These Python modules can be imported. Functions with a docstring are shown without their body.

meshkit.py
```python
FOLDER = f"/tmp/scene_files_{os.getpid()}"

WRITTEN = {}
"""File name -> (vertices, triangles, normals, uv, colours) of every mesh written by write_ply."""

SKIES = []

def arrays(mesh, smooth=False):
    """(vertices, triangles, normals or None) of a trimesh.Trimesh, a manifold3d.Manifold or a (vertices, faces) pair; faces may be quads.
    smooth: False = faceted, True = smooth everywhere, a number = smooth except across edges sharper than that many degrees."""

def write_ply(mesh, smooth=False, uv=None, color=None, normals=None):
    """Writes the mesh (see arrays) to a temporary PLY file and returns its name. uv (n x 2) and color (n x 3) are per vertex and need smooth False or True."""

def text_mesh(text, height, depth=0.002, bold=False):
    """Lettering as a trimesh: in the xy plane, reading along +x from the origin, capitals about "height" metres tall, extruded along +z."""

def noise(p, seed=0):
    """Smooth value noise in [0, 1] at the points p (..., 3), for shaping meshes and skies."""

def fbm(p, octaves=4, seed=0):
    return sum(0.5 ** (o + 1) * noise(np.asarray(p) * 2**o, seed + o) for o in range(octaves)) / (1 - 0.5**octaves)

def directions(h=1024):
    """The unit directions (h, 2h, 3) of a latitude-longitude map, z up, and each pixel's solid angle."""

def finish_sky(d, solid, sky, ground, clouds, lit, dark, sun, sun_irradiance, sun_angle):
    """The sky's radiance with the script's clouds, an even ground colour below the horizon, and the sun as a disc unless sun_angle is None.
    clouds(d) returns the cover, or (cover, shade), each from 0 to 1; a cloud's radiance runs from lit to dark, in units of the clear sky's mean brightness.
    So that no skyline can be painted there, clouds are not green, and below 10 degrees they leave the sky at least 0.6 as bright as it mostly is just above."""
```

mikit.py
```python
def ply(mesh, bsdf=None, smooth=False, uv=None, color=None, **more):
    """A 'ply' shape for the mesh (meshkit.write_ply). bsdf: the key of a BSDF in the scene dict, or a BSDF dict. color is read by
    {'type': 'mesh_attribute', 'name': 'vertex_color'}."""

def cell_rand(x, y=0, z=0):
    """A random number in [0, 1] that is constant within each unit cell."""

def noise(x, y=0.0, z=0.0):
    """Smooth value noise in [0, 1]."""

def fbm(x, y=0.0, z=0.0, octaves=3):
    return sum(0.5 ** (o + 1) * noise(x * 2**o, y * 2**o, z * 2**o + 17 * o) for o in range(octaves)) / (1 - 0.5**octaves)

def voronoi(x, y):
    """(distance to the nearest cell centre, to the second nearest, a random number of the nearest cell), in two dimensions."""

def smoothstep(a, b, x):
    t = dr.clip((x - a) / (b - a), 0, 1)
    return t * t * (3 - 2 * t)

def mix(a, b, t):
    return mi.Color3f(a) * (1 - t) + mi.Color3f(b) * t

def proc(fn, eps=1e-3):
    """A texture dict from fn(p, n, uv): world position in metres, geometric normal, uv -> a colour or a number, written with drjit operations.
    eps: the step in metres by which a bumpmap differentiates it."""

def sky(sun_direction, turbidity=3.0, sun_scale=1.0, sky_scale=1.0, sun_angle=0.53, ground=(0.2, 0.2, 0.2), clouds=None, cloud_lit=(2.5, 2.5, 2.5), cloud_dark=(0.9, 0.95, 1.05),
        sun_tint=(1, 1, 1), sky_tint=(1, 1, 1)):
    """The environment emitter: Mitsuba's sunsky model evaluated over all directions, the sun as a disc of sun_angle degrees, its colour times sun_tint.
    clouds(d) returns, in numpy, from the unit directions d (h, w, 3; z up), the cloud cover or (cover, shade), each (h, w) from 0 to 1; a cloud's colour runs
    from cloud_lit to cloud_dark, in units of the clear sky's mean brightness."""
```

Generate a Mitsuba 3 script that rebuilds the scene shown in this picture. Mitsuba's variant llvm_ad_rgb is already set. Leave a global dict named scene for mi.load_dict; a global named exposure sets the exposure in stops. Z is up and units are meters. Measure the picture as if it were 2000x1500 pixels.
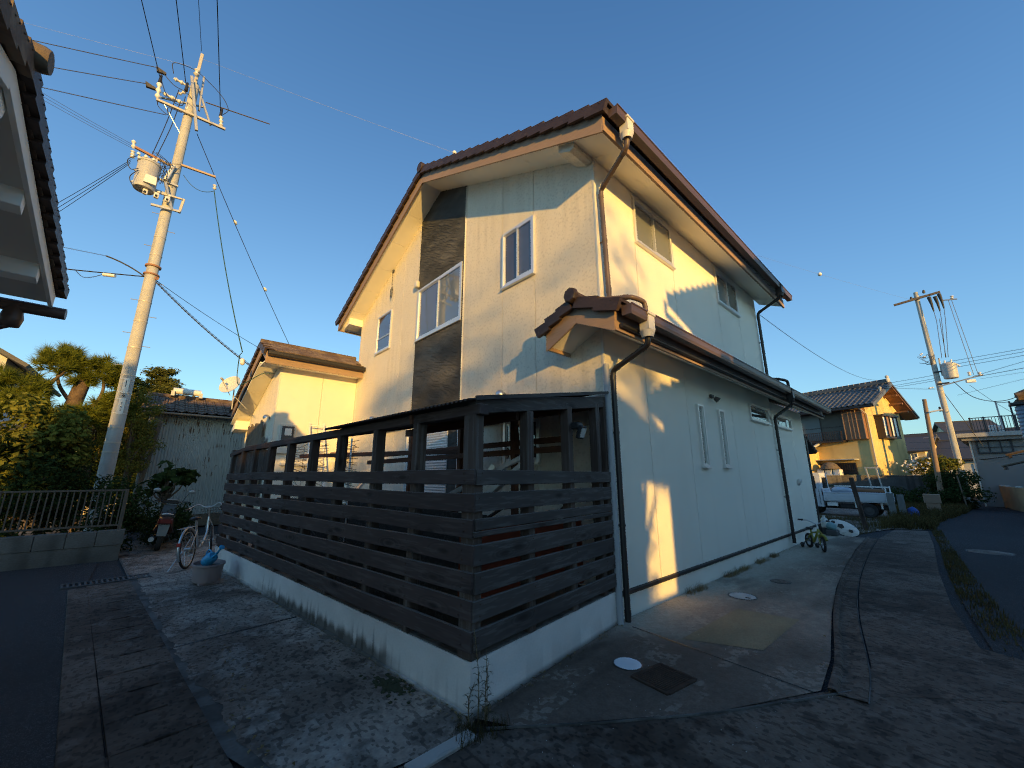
import math, random
import numpy as np, trimesh, mitsuba as mi, drjit as dr, mikit, meshkit
from mikit import noise, fbm, smoothstep, mix, voronoi, cell_rand
from shapely.geometry import Polygon, box as sbox, LineString
from shapely.ops import unary_union

scene = {'type': 'scene'}
labels = {}
T = mi.ScalarTransform4f
rng = np.random.default_rng(11)
random.seed(11)

# ---------------------------------------------------------------- camera, sky, exposure
EYE = np.array([2.83, -4.19, 1.6])
PITCH, YAW = 0.23095, -0.83378
FWD = np.array([math.sin(YAW)*math.cos(PITCH), math.cos(YAW)*math.cos(PITCH), math.sin(PITCH)])
scene['camera'] = {'type': 'perspective', 'fov': 105.14, 'fov_axis': 'x', 'near_clip': 0.05, 'far_clip': 3000.0,
                   'to_world': T().look_at(origin=EYE.tolist(), target=(EYE+FWD).tolist(), up=[0, 0, 1])}
SUN = np.array([0.913, -0.389, 0.128]); SUN /= np.linalg.norm(SUN)
scene['sky'] = mikit.sky(SUN.tolist(), turbidity=2.0, sun_scale=1.02, sky_scale=1.66, sun_angle=0.55, ground=(0.06, 0.06, 0.06),
                         sun_tint=(1.0, 1.04, 0.85), sky_tint=(0.62, 0.96, 1.36))
exposure = 2.6

# ---------------------------------------------------------------- mesh helpers
_cnt = {}
def uniq(key):
    n = _cnt.get(key, 0); _cnt[key] = n+1
    return key if n == 0 else f'{key}_{n:03d}'

def thing(name, label, cat, group=None, kind=None):
    key = uniq(name)
    labels[key] = {'label': label, 'category': cat}
    if group: labels[key]['group'] = group
    return key

def struct(name, mesh, mat, smooth=False, kind='structure', label=None):
    key = uniq(name)
    scene[key] = mikit.ply(mesh() if isinstance(mesh, M) else mesh, mat, smooth=smooth)
    labels[key] = {'kind': kind}
    if label: labels[key]['label'] = label
    return key

def one(name, mesh, mat, label, cat, group=None, smooth=False, kind=None):
    key = thing(name, label, cat, group)
    scene[key] = mikit.ply(mesh(), mat, smooth=smooth)
    if kind: labels[key]['kind'] = kind
    return key

def part(parent, name, mesh, mat, smooth=False, label=None, kind=None):
    key = uniq(parent+'__'+name)
    scene[key] = mikit.ply(mesh() if isinstance(mesh, M) else mesh, mat, smooth=smooth)
    if label or kind:
        labels[key] = {}
        if label: labels[key]['label'] = label
        if kind: labels[key]['kind'] = kind
    return key

def unit(a):
    a = np.asarray(a, float); return a/np.linalg.norm(a)

class Fr:
    """A wall frame: origin, along-wall axis u, outward normal n; third axis z."""
    def __init__(s, o, u, n, z=(0, 0, 1)):
        s.o, s.u, s.n, s.z = (np.asarray(v, float) for v in (o, u, n, z))
    def p(s, a, z, d):
        return s.o+s.u*a+s.z*z+s.n*d

_CH = None
def chamfer_box(h, b):
    h = np.asarray(h, float); b = min(b, h.min()*0.49)
    pts = []
    for sx in (-1, 1):
        for sy in (-1, 1):
            for sz in (-1, 1):
                s = np.array([sx, sy, sz])
                for k in range(3):
                    e = h-b; e[k] = h[k]
                    pts.append(s*e)
    pts = np.array(pts)
    global _CH
    if _CH is None:
        q = []
        for sx in (-1, 1):
            for sy in (-1, 1):
                for sz in (-1, 1):
                    s = np.array([sx, sy, sz])
                    for k in range(3):
                        e = np.array([.8, .8, .8]); e[k] = 1.0
                        q.append(s*e)
        q = np.array(q)
        hull = trimesh.convex.convex_hull(q)
        idx = np.array([np.argmin(((q-v)**2).sum(1)) for v in hull.vertices])
        f = idx[hull.faces]
        n = np.cross(q[f[:, 1]]-q[f[:, 0]], q[f[:, 2]]-q[f[:, 0]])
        bad = (n*q[f].mean(1)).sum(1) < 0
        f[bad] = f[bad][:, ::-1]
        _CH = f
    return pts, _CH

BOXV = np.array([[x, y, z] for x in (-1, 1) for y in (-1, 1) for z in (-1, 1)], float)
BOXF = np.array([[0, 1, 3], [0, 3, 2], [4, 6, 7], [4, 7, 5], [0, 4, 5], [0, 5, 1], [2, 3, 7], [2, 7, 6], [0, 2, 6], [0, 6, 4], [1, 5, 7], [1, 7, 3]])

class M:
    def __init__(s): s.v, s.f, s.n = [], [], 0
    def add(s, v, f):
        v = np.asarray(v, float); f = np.asarray(f, int)
        if f.shape[1] == 4: f = np.vstack([f[:, [0, 1, 2]], f[:, [0, 2, 3]]])
        s.v.append(v); s.f.append(f+s.n); s.n += len(v); return s
    def __call__(s):
        return trimesh.Trimesh(np.vstack(s.v), np.vstack(s.f), process=False)
    def obox(s, c, ax, h, b=0.0):
        """box with centre c, axes ax (3 rows), half sizes h, chamfer b"""
        ax = np.array(ax, float)
        if np.linalg.det(ax) < 0: ax = ax*np.array([[1], [1], [-1]])
        v, f = chamfer_box(h, b) if b > 0 else (BOXV*np.asarray(h, float), BOXF)
        return s.add(v@ax+np.asarray(c, float), f)
    def bx(s, x0, x1, y0, y1, z0, z1, b=0.0):
        lo, hi = np.minimum([x0, y0, z0], [x1, y1, z1]), np.maximum([x0, y0, z0], [x1, y1, z1])
        return s.obox((lo+hi)/2, np.eye(3), (hi-lo)/2, b)
    def fb(s, fr, a0, a1, z0, z1, d0, d1, b=0.0):
        c = fr.p((a0+a1)/2, (z0+z1)/2, (d0+d1)/2)
        return s.obox(c, [fr.u, fr.n, fr.z], [abs(a1-a0)/2, abs(d1-d0)/2, abs(z1-z0)/2], b)
    def beam(s, p0, p1, w, h, up=(0, 0, 1), b=0.0, ext=0.0):
        p0, p1 = np.asarray(p0, float), np.asarray(p1, float)
        d = unit(p1-p0); up = np.asarray(up, float)
        if abs(d@up) > .98: up = np.array([0, 1.0, 0])
        side = unit(np.cross(d, up)); u2 = np.cross(side, d)
        L = np.linalg.norm(p1-p0)/2+ext
        return s.obox((p0+p1)/2, [d, side, u2], [L, w/2, h/2], b)
    def tube(s, pts, r, n=8, cap=True):
        pts = np.asarray(pts, float); k = len(pts)
        r = np.full(k, r, float) if np.isscalar(r) else np.asarray(r, float)
        t = np.gradient(pts, axis=0); t /= np.linalg.norm(t, axis=1, keepdims=True)+1e-12
        ref = np.array([0, 0, 1.0]) if abs(t[0][2]) < .9 else np.array([1.0, 0, 0])
        nx = unit(np.cross(t[0], ref)); rings = []
        a = np.arange(n)*2*math.pi/n
        for i in range(k):
            nx = nx-t[i]*(nx@t[i]); nx = unit(nx); ny = np.cross(t[i], nx)
            rings.append(pts[i]+r[i]*(np.cos(a)[:, None]*nx+np.sin(a)[:, None]*ny))
        v = np.vstack(rings); f = []
        for i in range(k-1):
            for j in range(n):
                j2 = (j+1) % n
                f.append([i*n+j, i*n+j2, (i+1)*n+j2, (i+1)*n+j])
        s.add(v, f)
        if cap:
            for ring, flip in ((rings[0], True), (rings[-1], False)):
                c = ring.mean(0); vv = np.vstack([ring, [c]])
                ff = [[j, (j+1) % n, n] for j in range(n)]
                s.add(vv, [x[::-1] for x in ff] if flip else ff)
        return s
    def lathe(s, prof, o, axis=(0, 0, 1), n=16):
        """prof: list of (r, h) along the axis"""
        ax = unit(axis); ref = np.array([1.0, 0, 0]) if abs(ax[0]) < .9 else np.array([0, 1.0, 0])
        e1 = unit(np.cross(ax, ref)); e2 = np.cross(ax, e1); o = np.asarray(o, float)
        a = np.arange(n)*2*math.pi/n
        v = np.vstack([o+ax*h+max(r, 1e-5)*(np.cos(a)[:, None]*e1+np.sin(a)[:, None]*e2) for r, h in prof])
        f = [[i*n+j, i*n+(j+1) % n, (i+1)*n+(j+1) % n, (i+1)*n+j] for i in range(len(prof)-1) for j in range(n)]
        return s.add(v, f)
    def prism(s, poly, o, u, v, t):
        """polygon in the (u, v) plane at o, extruded by t along u x v"""
        if poly.is_empty: return s
        for g in (poly.geoms if hasattr(poly, 'geoms') else [poly]):
            if g.area < 1e-7: continue
            m = trimesh.creation.extrude_polygon(g, abs(t))
            q = np.array(m.vertices); u_, v_ = np.asarray(u, float), np.asarray(v, float); w = np.cross(u_, v_)
            if t < 0: q[:, 2] -= abs(t)
            s.add(np.asarray(o, float)+q[:, :1]*u_+q[:, 1:2]*v_+q[:, 2:]*w, m.faces)
        return s
    def sphere(s, c, r, sub=2, sc=(1, 1, 1)):
        m = trimesh.creation.icosphere(subdivisions=sub, radius=1.0)
        return s.add(m.vertices*np.asarray(sc)*r+np.asarray(c), m.faces)
    def mesh(s, m):
        return s.add(m.vertices, m.faces)

def sheet(pts, z, th=0.0):
    """flat ground sheet from polygon points (x, y)"""
    m = trimesh.creation.triangulate_polygon(Polygon(pts))
    v = np.column_stack([m[0], np.full(len(m[0]), z)]); f = np.array(m[1])
    n = np.cross(v[f[:, 1]]-v[f[:, 0]], v[f[:, 2]]-v[f[:, 0]])[:, 2]
    f[n < 0] = f[n < 0][:, ::-1]
    return M().add(v, f)

def rot_z(a):
    c, s_ = math.cos(a), math.sin(a); return np.array([[c, s_, 0], [-s_, c, 0], [0, 0, 1]])

def arc(p0, p1, sag, n=24):
    p0, p1 = np.asarray(p0, float), np.asarray(p1, float)
    t = np.linspace(0, 1, n)[:, None]
    q = p0+(p1-p0)*t; q[:, 2] -= 4*sag*(t*(1-t))[:, 0]
    return q

def smooth_path(pts, n=6):
    """Catmull-Rom through the points"""
    P = np.asarray(pts, float); P = np.vstack([2*P[0]-P[1], P, 2*P[-1]-P[-2]]); out = []
    for i in range(1, len(P)-2):
        for t in np.linspace(0, 1, n, endpoint=False):
            a, b, c, d = P[i-1], P[i], P[i+1], P[i+2]
            out.append(.5*((2*b)+(-a+c)*t+(2*a-5*b+4*c-d)*t*t+(-a+3*b-3*c+d)*t**3))
    out.append(P[-2]); return np.array(out)

# ---------------------------------------------------------------- materials
def matl(name, d, two=True):
    scene[name] = {'type': 'twosided', 'b': d} if two else d
    return name
def rgb(c): return {'type': 'rgb', 'value': list(c)}
def flat(name, c, rough=.6, metal=0.0, spec=.5):
    return matl(name, {'type': 'principled', 'base_color': rgb(c), 'roughness': rough, 'metallic': metal, 'specular': spec})
def proc(name, fn, rough=.8, bump=None, bscale=1.0, eps=1e-3, spec=.3, metal=0.0):
    d = {'type': 'principled', 'base_color': mikit.proc(fn), 'roughness': rough, 'specular': spec, 'metallic': metal}
    if bump is not None:
        d = {'type': 'bumpmap', 'arbitrary': mikit.proc(bump, eps=eps), 'scale': bscale, 'bsdf': d}
    return matl(name, d)

def f_stucco_rough(p, n, uv):
    streak = smoothstep(.50, .80, noise(p.x*9, p.y*9, p.z*.45))*.5+smoothstep(.55, .85, noise(p.x*23+3, p.y*23, p.z*1.1))*.35
    cloud = fbm(p.x*.8+4, p.y*.8, p.z*.7, 3)
    fine = noise(p.x*120, p.y*120, p.z*120)
    speck = smoothstep(.60, .85, noise(p.x*40, p.y*40, p.z*30))*.18
    k = (1-.16*streak*smoothstep(.25, .6, cloud))*(.90+.16*(cloud-.4))*(.94+.10*fine)*(1-speck*.7)
    return mi.Color3f(.79, .72, .585)*k
def b_stucco_rough(p, n, uv):
    return .006*noise(p.x*55, p.y*55, p.z*55)+.004*noise(p.x*140, p.y*140, p.z*140)
def f_stucco_fine(p, n, uv):
    streak = smoothstep(.52, .8, noise(p.x*5+9, p.y*5, p.z*.35))
    cloud = fbm(p.x*.6, p.y*.6, p.z*.6+5, 3)
    fine = noise(p.x*150, p.y*150, p.z*150)
    k = (1-.02*streak)*(.95+.10*(cloud-.4))*(.96+.06*fine)
    low = smoothstep(1.0, .25, p.z+.35*(cloud-.5))
    return mix(mi.Color3f(.79, .745, .64)*k, mi.Color3f(.60, .60, .55)*k, low*.4)
def b_stucco_fine(p, n, uv):
    return .003*noise(p.x*90, p.y*90, p.z*90)+.0022*noise(p.x*220, p.y*220, p.z*220)
def f_dark_strip(p, n, uv):
    c = fbm(p.x*1.3, p.y*1.3, p.z*2.2, 3); g = noise(p.x*30, p.y*3, p.z*60)
    return mix(mi.Color3f(.058, .058, .054), mi.Color3f(.118, .112, .098), smoothstep(.3, .75, c))*(.8+.35*g)
def b_dark_strip(p, n, uv):
    w = noise(p.x*4, p.y*4, p.z*4)
    return .018*smoothstep(.35, .7, noise((p.x+.12*w)*7, p.y*7, (p.z+.35*p.x+.1*w)*34))+.010*noise(p.x*28, p.y*28, p.z*40)
proc('m_stucco_rough', f_stucco_rough, .9, b_stucco_rough, 1.0, 2e-3)
proc('m_stucco_fine', f_stucco_fine, .9, b_stucco_fine, 1.0, 2e-3)
proc('m_dark_strip', f_dark_strip, .85, b_dark_strip, 1.0, 3e-3)

def f_soffit(p, n, uv):
    k = .95+.1*fbm(p.x*1.5, p.y*1.5, p.z*3, 3)
    return mi.Color3f(.80, .765, .67)*k
proc('m_soffit', f_soffit, .85)

def f_fascia(p, n, uv):
    g = noise((p.x+p.z*.3)*3, p.y*3, p.z*70)*.5+noise(p.x*9, p.y*9, p.z*160)*.5
    d = fbm(p.x*1.2, p.y*1.2, p.z*3, 3)
    return mix(mi.Color3f(.27, .18, .125), mi.Color3f(.35, .245, .17), g)*(.80+.35*d)
proc('m_fascia', f_fascia, .6, None)

def f_tile_brown(p, n, uv):
    c = fbm(p.x*5, p.y*5, p.z*5, 3); g = noise(p.x*60, p.y*60, p.z*60)
    lich = smoothstep(.62, .75, fbm(p.x*14+7, p.y*14, p.z*14, 3))
    base = mix(mi.Color3f(.030, .019, .0165), mi.Color3f(.064, .042, .034), c)*(.85+.3*g)
    return mix(base, mi.Color3f(.13, .105, .085), lich*.25)
proc('m_tile_brown', f_tile_brown, .5, lambda p, n, uv: .002*noise(p.x*90, p.y*90, p.z*90), 1.0, 2e-3)

def f_tile_old(p, n, uv):
    c = fbm(p.x*3, p.y*3, p.z*3, 3); g = noise(p.x*50, p.y*50, p.z*50)
    lich = smoothstep(.45, .7, fbm(p.x*8+3, p.y*8, p.z*8, 3))
    base = mix(mi.Color3f(.085, .055, .042), mi.Color3f(.155, .115, .090), c)*(.8+.35*g)
    return mix(base, mi.Color3f(.24, .185, .13), lich*.55)
proc('m_tile_old', f_tile_old, .8, lambda p, n, uv: .004*noise(p.x*60, p.y*60, p.z*60), 1.0, 2e-3)

flat('m_gutter', (.088, .055, .042), .42)
flat('m_gutter_dark', (.020, .017, .016), .4)
flat('m_pipe_brown', (.125, .085, .062), .45)
flat('m_pipe_black', (.022, .019, .018), .4)
flat('m_alu', (.72, .72, .70), .38, .6)
flat('m_alu_dark', (.33, .34, .34), .4, .5)
flat('m_white', (.74, .73, .69), .45)
flat('m_offwhite', (.62, .60, .54), .5)
flat('m_black', (.016, .016, .017), .5)
flat('m_rubber', (.02, .02, .021), .75)
flat('m_darkgrey', (.06, .06, .062), .5)
flat('m_sealant', (.50, .45, .36), .8)
flat('m_inside', (.05, .047, .042), .9)
flat('m_curtain', (.115, .105, .088), .9)
flat('m_frost_dark', (.085, .105, .098), .5)
flat('m_frost', (.15, .165, .165), .5)
flat('m_screen', (.060, .050, .042), .9)
flat('m_steel', (.55, .56, .57), .35, .9)
flat('m_galv', (.42, .43, .43), .5, .6)
flat('m_red', (.40, .025, .02), .35)
matl('m_glass', {'type': 'thindielectric', 'int_ior': 1.5}, False)
flat('m_plastic_white', (.72, .70, .64), .4)

def wood(name, ax, lo, hi, wear=.25, rough=.75, bump=.0022):
    """weathered stained timber, grain along axis ax (0 x, 1 y, 2 z)"""
    sc = [42.0, 42.0, 42.0]; sc[ax] = 1.6
    def grain(p):
        w = noise(p.x*1.7+3, p.y*1.7, p.z*1.7)*.035
        return (noise((p.x+w)*sc[0], (p.y+w)*sc[1], (p.z+w)*sc[2])*.6+noise(p.x*sc[0]*2.6, p.y*sc[1]*2.6, p.z*sc[2]*2.6)*.4)
    def f(p, n, uv):
        g = grain(p); c = fbm(p.x*2.2+1, p.y*2.2, p.z*2.2, 3)
        plank = cell_rand(dr.floor((p.z-.365)/.19), dr.floor(p.x*.35+p.y*.6), 3) if ax < 2 else cell_rand(dr.floor(p.x*3), dr.floor(p.y*3), 5)
        fade = smoothstep(.52, .68, g)*wear*smoothstep(.25, .6, c)
        along = p.x if ax == 0 else p.y if ax == 1 else p.z
        across = p.z if ax < 2 else p.x+p.y
        kd, _, kr = voronoi(along*1.6+7, across*5.26+.08)
        knot = smoothstep(.16, .04, kd)*smoothstep(.45, .5, kr)
        ring = smoothstep(.3, .7, noise(kd*26, kr*9))*smoothstep(.5, .1, kd)*smoothstep(.45, .5, kr)
        base = mix(lo, hi, .5*g*g+.45*c*smoothstep(.2, .9, c)+.38*plank)*(1-.35*ring)
        base = mix(base, mi.Color3f(.125, .115, .108), fade)
        base = mix(base, mi.Color3f(.02, .014, .012), knot*.8)
        return mix(base, mi.Color3f(.15, .135, .12), smoothstep(.5, .8, n.z)*.55)  # tops painted paler: dust plus the light that board edges catch
    return proc(name, f, rough, (lambda p, n, uv: bump*grain(p)) if bump else None, 1.0, 2e-3, spec=.35)
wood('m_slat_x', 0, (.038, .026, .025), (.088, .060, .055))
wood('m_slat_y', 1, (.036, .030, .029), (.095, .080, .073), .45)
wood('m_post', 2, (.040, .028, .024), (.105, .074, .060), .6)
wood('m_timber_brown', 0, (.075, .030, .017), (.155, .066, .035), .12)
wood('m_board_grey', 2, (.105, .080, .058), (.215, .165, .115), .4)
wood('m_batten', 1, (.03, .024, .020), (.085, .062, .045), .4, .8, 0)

def f_conc_dark(p, n, uv):
    c = fbm(p.x*.9+2, p.y*.9, 0, 4); s = fbm(p.x*3.1, p.y*2.3+7, 0, 3); g = noise(p.x*90, p.y*90, 0); g2 = noise(p.x*26+5, p.y*26, 1)
    q = fbm(p.x*3.1+p.y*1.3+2.5*noise(p.x*2, p.y*2, 5), p.y*4.2+11, 2, 5)
    w = smoothstep(.47, .60, q)*smoothstep(.30, .62, fbm(p.x*13, p.y*17, 3, 3))
    pit = smoothstep(.62, .74, noise(p.x*33, p.y*47, 7))
    base = mix(mi.Color3f(.135, .104, .084), mi.Color3f(.275, .225, .187), smoothstep(.28, .72, c))*(.72+.55*s)
    base = mix(base, mi.Color3f(.34, .305, .275), w*.42)
    base = mix(base, mi.Color3f(.05, .042, .036), smoothstep(.55, .70, fbm(p.x*5+3, p.y*5, 9, 4))*.6)
    return base*(.70+.30*g+.34*g2)*(1-.45*pit)
def b_conc(p, n, uv): return .0025*noise(p.x*75, p.y*75, p.z*75)+.004*fbm(p.x*9, p.y*9, 0, 2)
def f_forecourt(p, n, uv):
    c = fbm(p.x*.9+2, p.y*.8+8, 0, 4); s = fbm(p.x*3.3, p.y*2.0+7, 0, 3); g = noise(p.x*95, p.y*95, 0)
    clean = smoothstep(.95, .18, p.x+.9*(c-.45)+.35*(s-.5))*smoothstep(-.35, .25, p.y+.3*(s-.5))
    base = mix(mi.Color3f(.115, .088, .070), mi.Color3f(.215, .172, .138), smoothstep(.3, .7, c))*(.7+.55*s)
    base = mix(base, mi.Color3f(.34, .32, .265), clean*.8)
    stain = smoothstep(.50, .68, fbm(p.x*2.2+20, p.y*.7, 0, 4))
    pale = smoothstep(.56, .66, fbm(p.x*5+2, p.y*2.2, 4, 4))*smoothstep(.4, .6, noise(p.x*31, p.y*29, 2))
    base = mix(base, mi.Color3f(.33, .28, .23), pale*.35)
    return base*(1-.42*stain)*(.72+.3*g+.24*noise(p.x*27, p.y*27, 1))
def f_patch(p, n, uv):
    s = fbm(p.x*3.3, p.y*2.0+7, 0, 3); g = noise(p.x*95, p.y*95, 0)
    return mi.Color3f(.23, .185, .115)*(.65+.5*s)*(.85+.3*g)
def f_asphalt(p, n, uv):
    g = noise(p.x*150, p.y*150, 0); g2 = noise(p.x*60, p.y*60, 3); c = fbm(p.x*.7, p.y*.7, 0, 3)
    stone = smoothstep(.66, .8, noise(p.x*210, p.y*210, 5))
    return mi.Color3f(.030, .031, .033)*(.7+.4*c)*(.55+.8*g*g2+.35*g)*(1+1.6*stone)
def f_conc_low(p, n, uv):
    reach = smoothstep(-.35, -1.0, p.x)*smoothstep(-4.6, -3.2, p.x)
    hgt = .03+.26*fbm(p.x*2.6+2, 0, 1, 4)*(.3+.5*noise(p.x*9, 0, 2)+.5*noise(p.x*37, 0, 5))
    streak = smoothstep(.50, .66, noise(p.x*26, p.y*8, p.z*1.2))*smoothstep(hgt+.08, hgt-.12, p.z)*(.25+.75*reach)
    wet = smoothstep(.56, .68, fbm(p.x*2.1+6, p.y*2.1, p.z*1.2, 3))*smoothstep(-.2, -1.4, p.x+.4*p.y+1.0)
    c = fbm(p.x*3, p.y*3, p.z*3, 3); g = noise(p.x*110, p.y*110, p.z*110)
    base = mi.Color3f(.66, .625, .585)*(.80+.3*c)*(.92+.12*g)
    base = mix(base, mi.Color3f(.06, .052, .046), streak*.6)
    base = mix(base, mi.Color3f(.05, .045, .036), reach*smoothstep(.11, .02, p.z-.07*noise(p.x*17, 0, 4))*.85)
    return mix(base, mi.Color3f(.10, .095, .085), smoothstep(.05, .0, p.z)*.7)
proc('m_conc_dark', f_conc_dark, .85, b_conc, 1.0, 2e-3)
proc('m_pavement', lambda p, n, uv: f_conc_dark(p, n, uv)*mi.Color3f(.43, .40, .38), .85, b_conc, 1.0, 2e-3)
proc('m_forecourt', f_forecourt, .85, b_conc, 1.0, 2e-3)
proc('m_patch', f_patch, .88)
proc('m_asphalt', f_asphalt, .85, lambda p, n, uv: .004*noise(p.x*110, p.y*110, 0), 1.0, 2e-3)
proc('m_conc_low', f_conc_low, .85, b_conc, .5, 2e-3)
def f_block(p, n, uv):
    c = fbm(p.x*1.5, p.y*1.5, p.z*1.5, 4); g = noise(p.x*60, p.y*60, p.z*60); s = smoothstep(.5, .75, noise(p.x*7, p.y*7, p.z*.8))
    return mix(mi.Color3f(.055, .052, .048), mi.Color3f(.17, .165, .155), c)*(.8+.35*g)*(1-.4*s)
proc('m_block', f_block, .9)
def f_pole(p, n, uv):
    c = fbm(p.x*4, p.y*4, p.z*2.5, 3); g = noise(p.x*45, p.y*45, p.z*45)
    s = smoothstep(.6, .8, noise(p.x*11, p.y*11, p.z*.5))
    return mi.Color3f(.47, .465, .43)*(.82+.3*c)*(.92+.13*g)*(1-.2*s)
proc('m_pole', f_pole, .85)
# ---------------------------------------------------------------- the two-storey house
HX, APX, EZ, AZ, HY = -8.65, -4.30, 6.22, 8.24, 7.10       # gable wall x 0..HX at y=0, apex, eave height
SL = (AZ-EZ)/(-APX)
house = thing('two_storey_house', 'two-storey cream rendered house with dark vertical strip up its gable and brown tiled roof', 'house')
G = Fr((0, 0, 0), (1, 0, 0), (0, -1, 0))
W = Fr((0, 0, 0), (0, 1, 0), (1, 0, 0))

def window(parent, fr, a0, a1, z0, z1, kind='slide', back=('m_screen', 'm_frost'), fm='m_alu', proud=.035, fw=.04):
    k = part(parent, 'window', frame_m(fr, a0, a1, z0, z1, proud, fw), fm)
    w = k
    i0, i1, j0, j1 = a0+fw, a1-fw, z0+fw, z1-fw
    def sash(b0, b1, d, bk, sw=.028 if kind == 'slide' else .014):
        m = M()
        m.fb(fr, b0, b0+sw, j0, j1, d-.012, d+.012); m.fb(fr, b1-sw, b1, j0, j1, d-.012, d+.012)
        m.fb(fr, b0+sw, b1-sw, j0, j0+sw*1.4, d-.0115, d+.0115); m.fb(fr, b0+sw, b1-sw, j1-sw, j1, d-.0115, d+.0115)
        part(w, 'sash', m, fm)
        q = M(); q.add([fr.p(b0+sw, j0+sw, d), fr.p(b1-sw, j0+sw, d), fr.p(b1-sw, j1-sw, d), fr.p(b0+sw, j1-sw, d)], [[0, 1, 2, 3]])
        part(w, 'pane', q, 'm_glass')
        q = M(); q.fb(fr, b0+sw*.5, b1-sw*.5, j0, j1, d-.030, d-.018)
        part(w, 'blind' if bk != 'm_frost' else 'frosted_film', q, bk)
    if kind == 'slide':
        mid = (i0+i1)/2
        sash(i0, mid+.014, -.002, back[0]); sash(mid-.014, i1, .020, back[1])
    else:
        sash(i0, i1, .010, back[0])
        if kind == 'cross':
            m = M(); zc = j0+(j1-j0)*.36
            m.fb(fr, i0+.028, i1-.028, zc-.012, zc+.012, .004, .024); part(w, 'transom', m, fm)
    return w

def frame_m(fr, a0, a1, z0, z1, proud, fw):
    m = M()
    m.fb(fr, a0, a0+fw, z0, z1, -.02, proud, .004); m.fb(fr, a1-fw, a1, z0, z1, -.02, proud, .004)
    m.fb(fr, a0+fw, a1-fw, z1-fw, z1, -.02, proud-.002); m.fb(fr, a0+fw, a1-fw, z0, z0+fw, -.02, proud-.002)
    m.fb(fr, a0-.012, a1+.012, z0-.03, z0-.001, -.02, proud+.025, .005)
    return m

# structural core a little behind the siding
core = M()
core.prism(Polygon([(-.035, .05), (-.035, EZ-.02), (APX, AZ-.02), (HX+.035, EZ-.02), (HX+.035, .05)]), (0, HY-.03, 0), (1, 0, 0), (0, 0, 1), HY-.065)
core.prism(Polygon([(-.035, .05), (-.035, 3.42), (-3.2, 4.8), (-3.2, .05)]), (0, 10.08, 0), (1, 0, 0), (0, 0, 1), 3.0)
part(house, 'wall', core, 'm_sealant')

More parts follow.
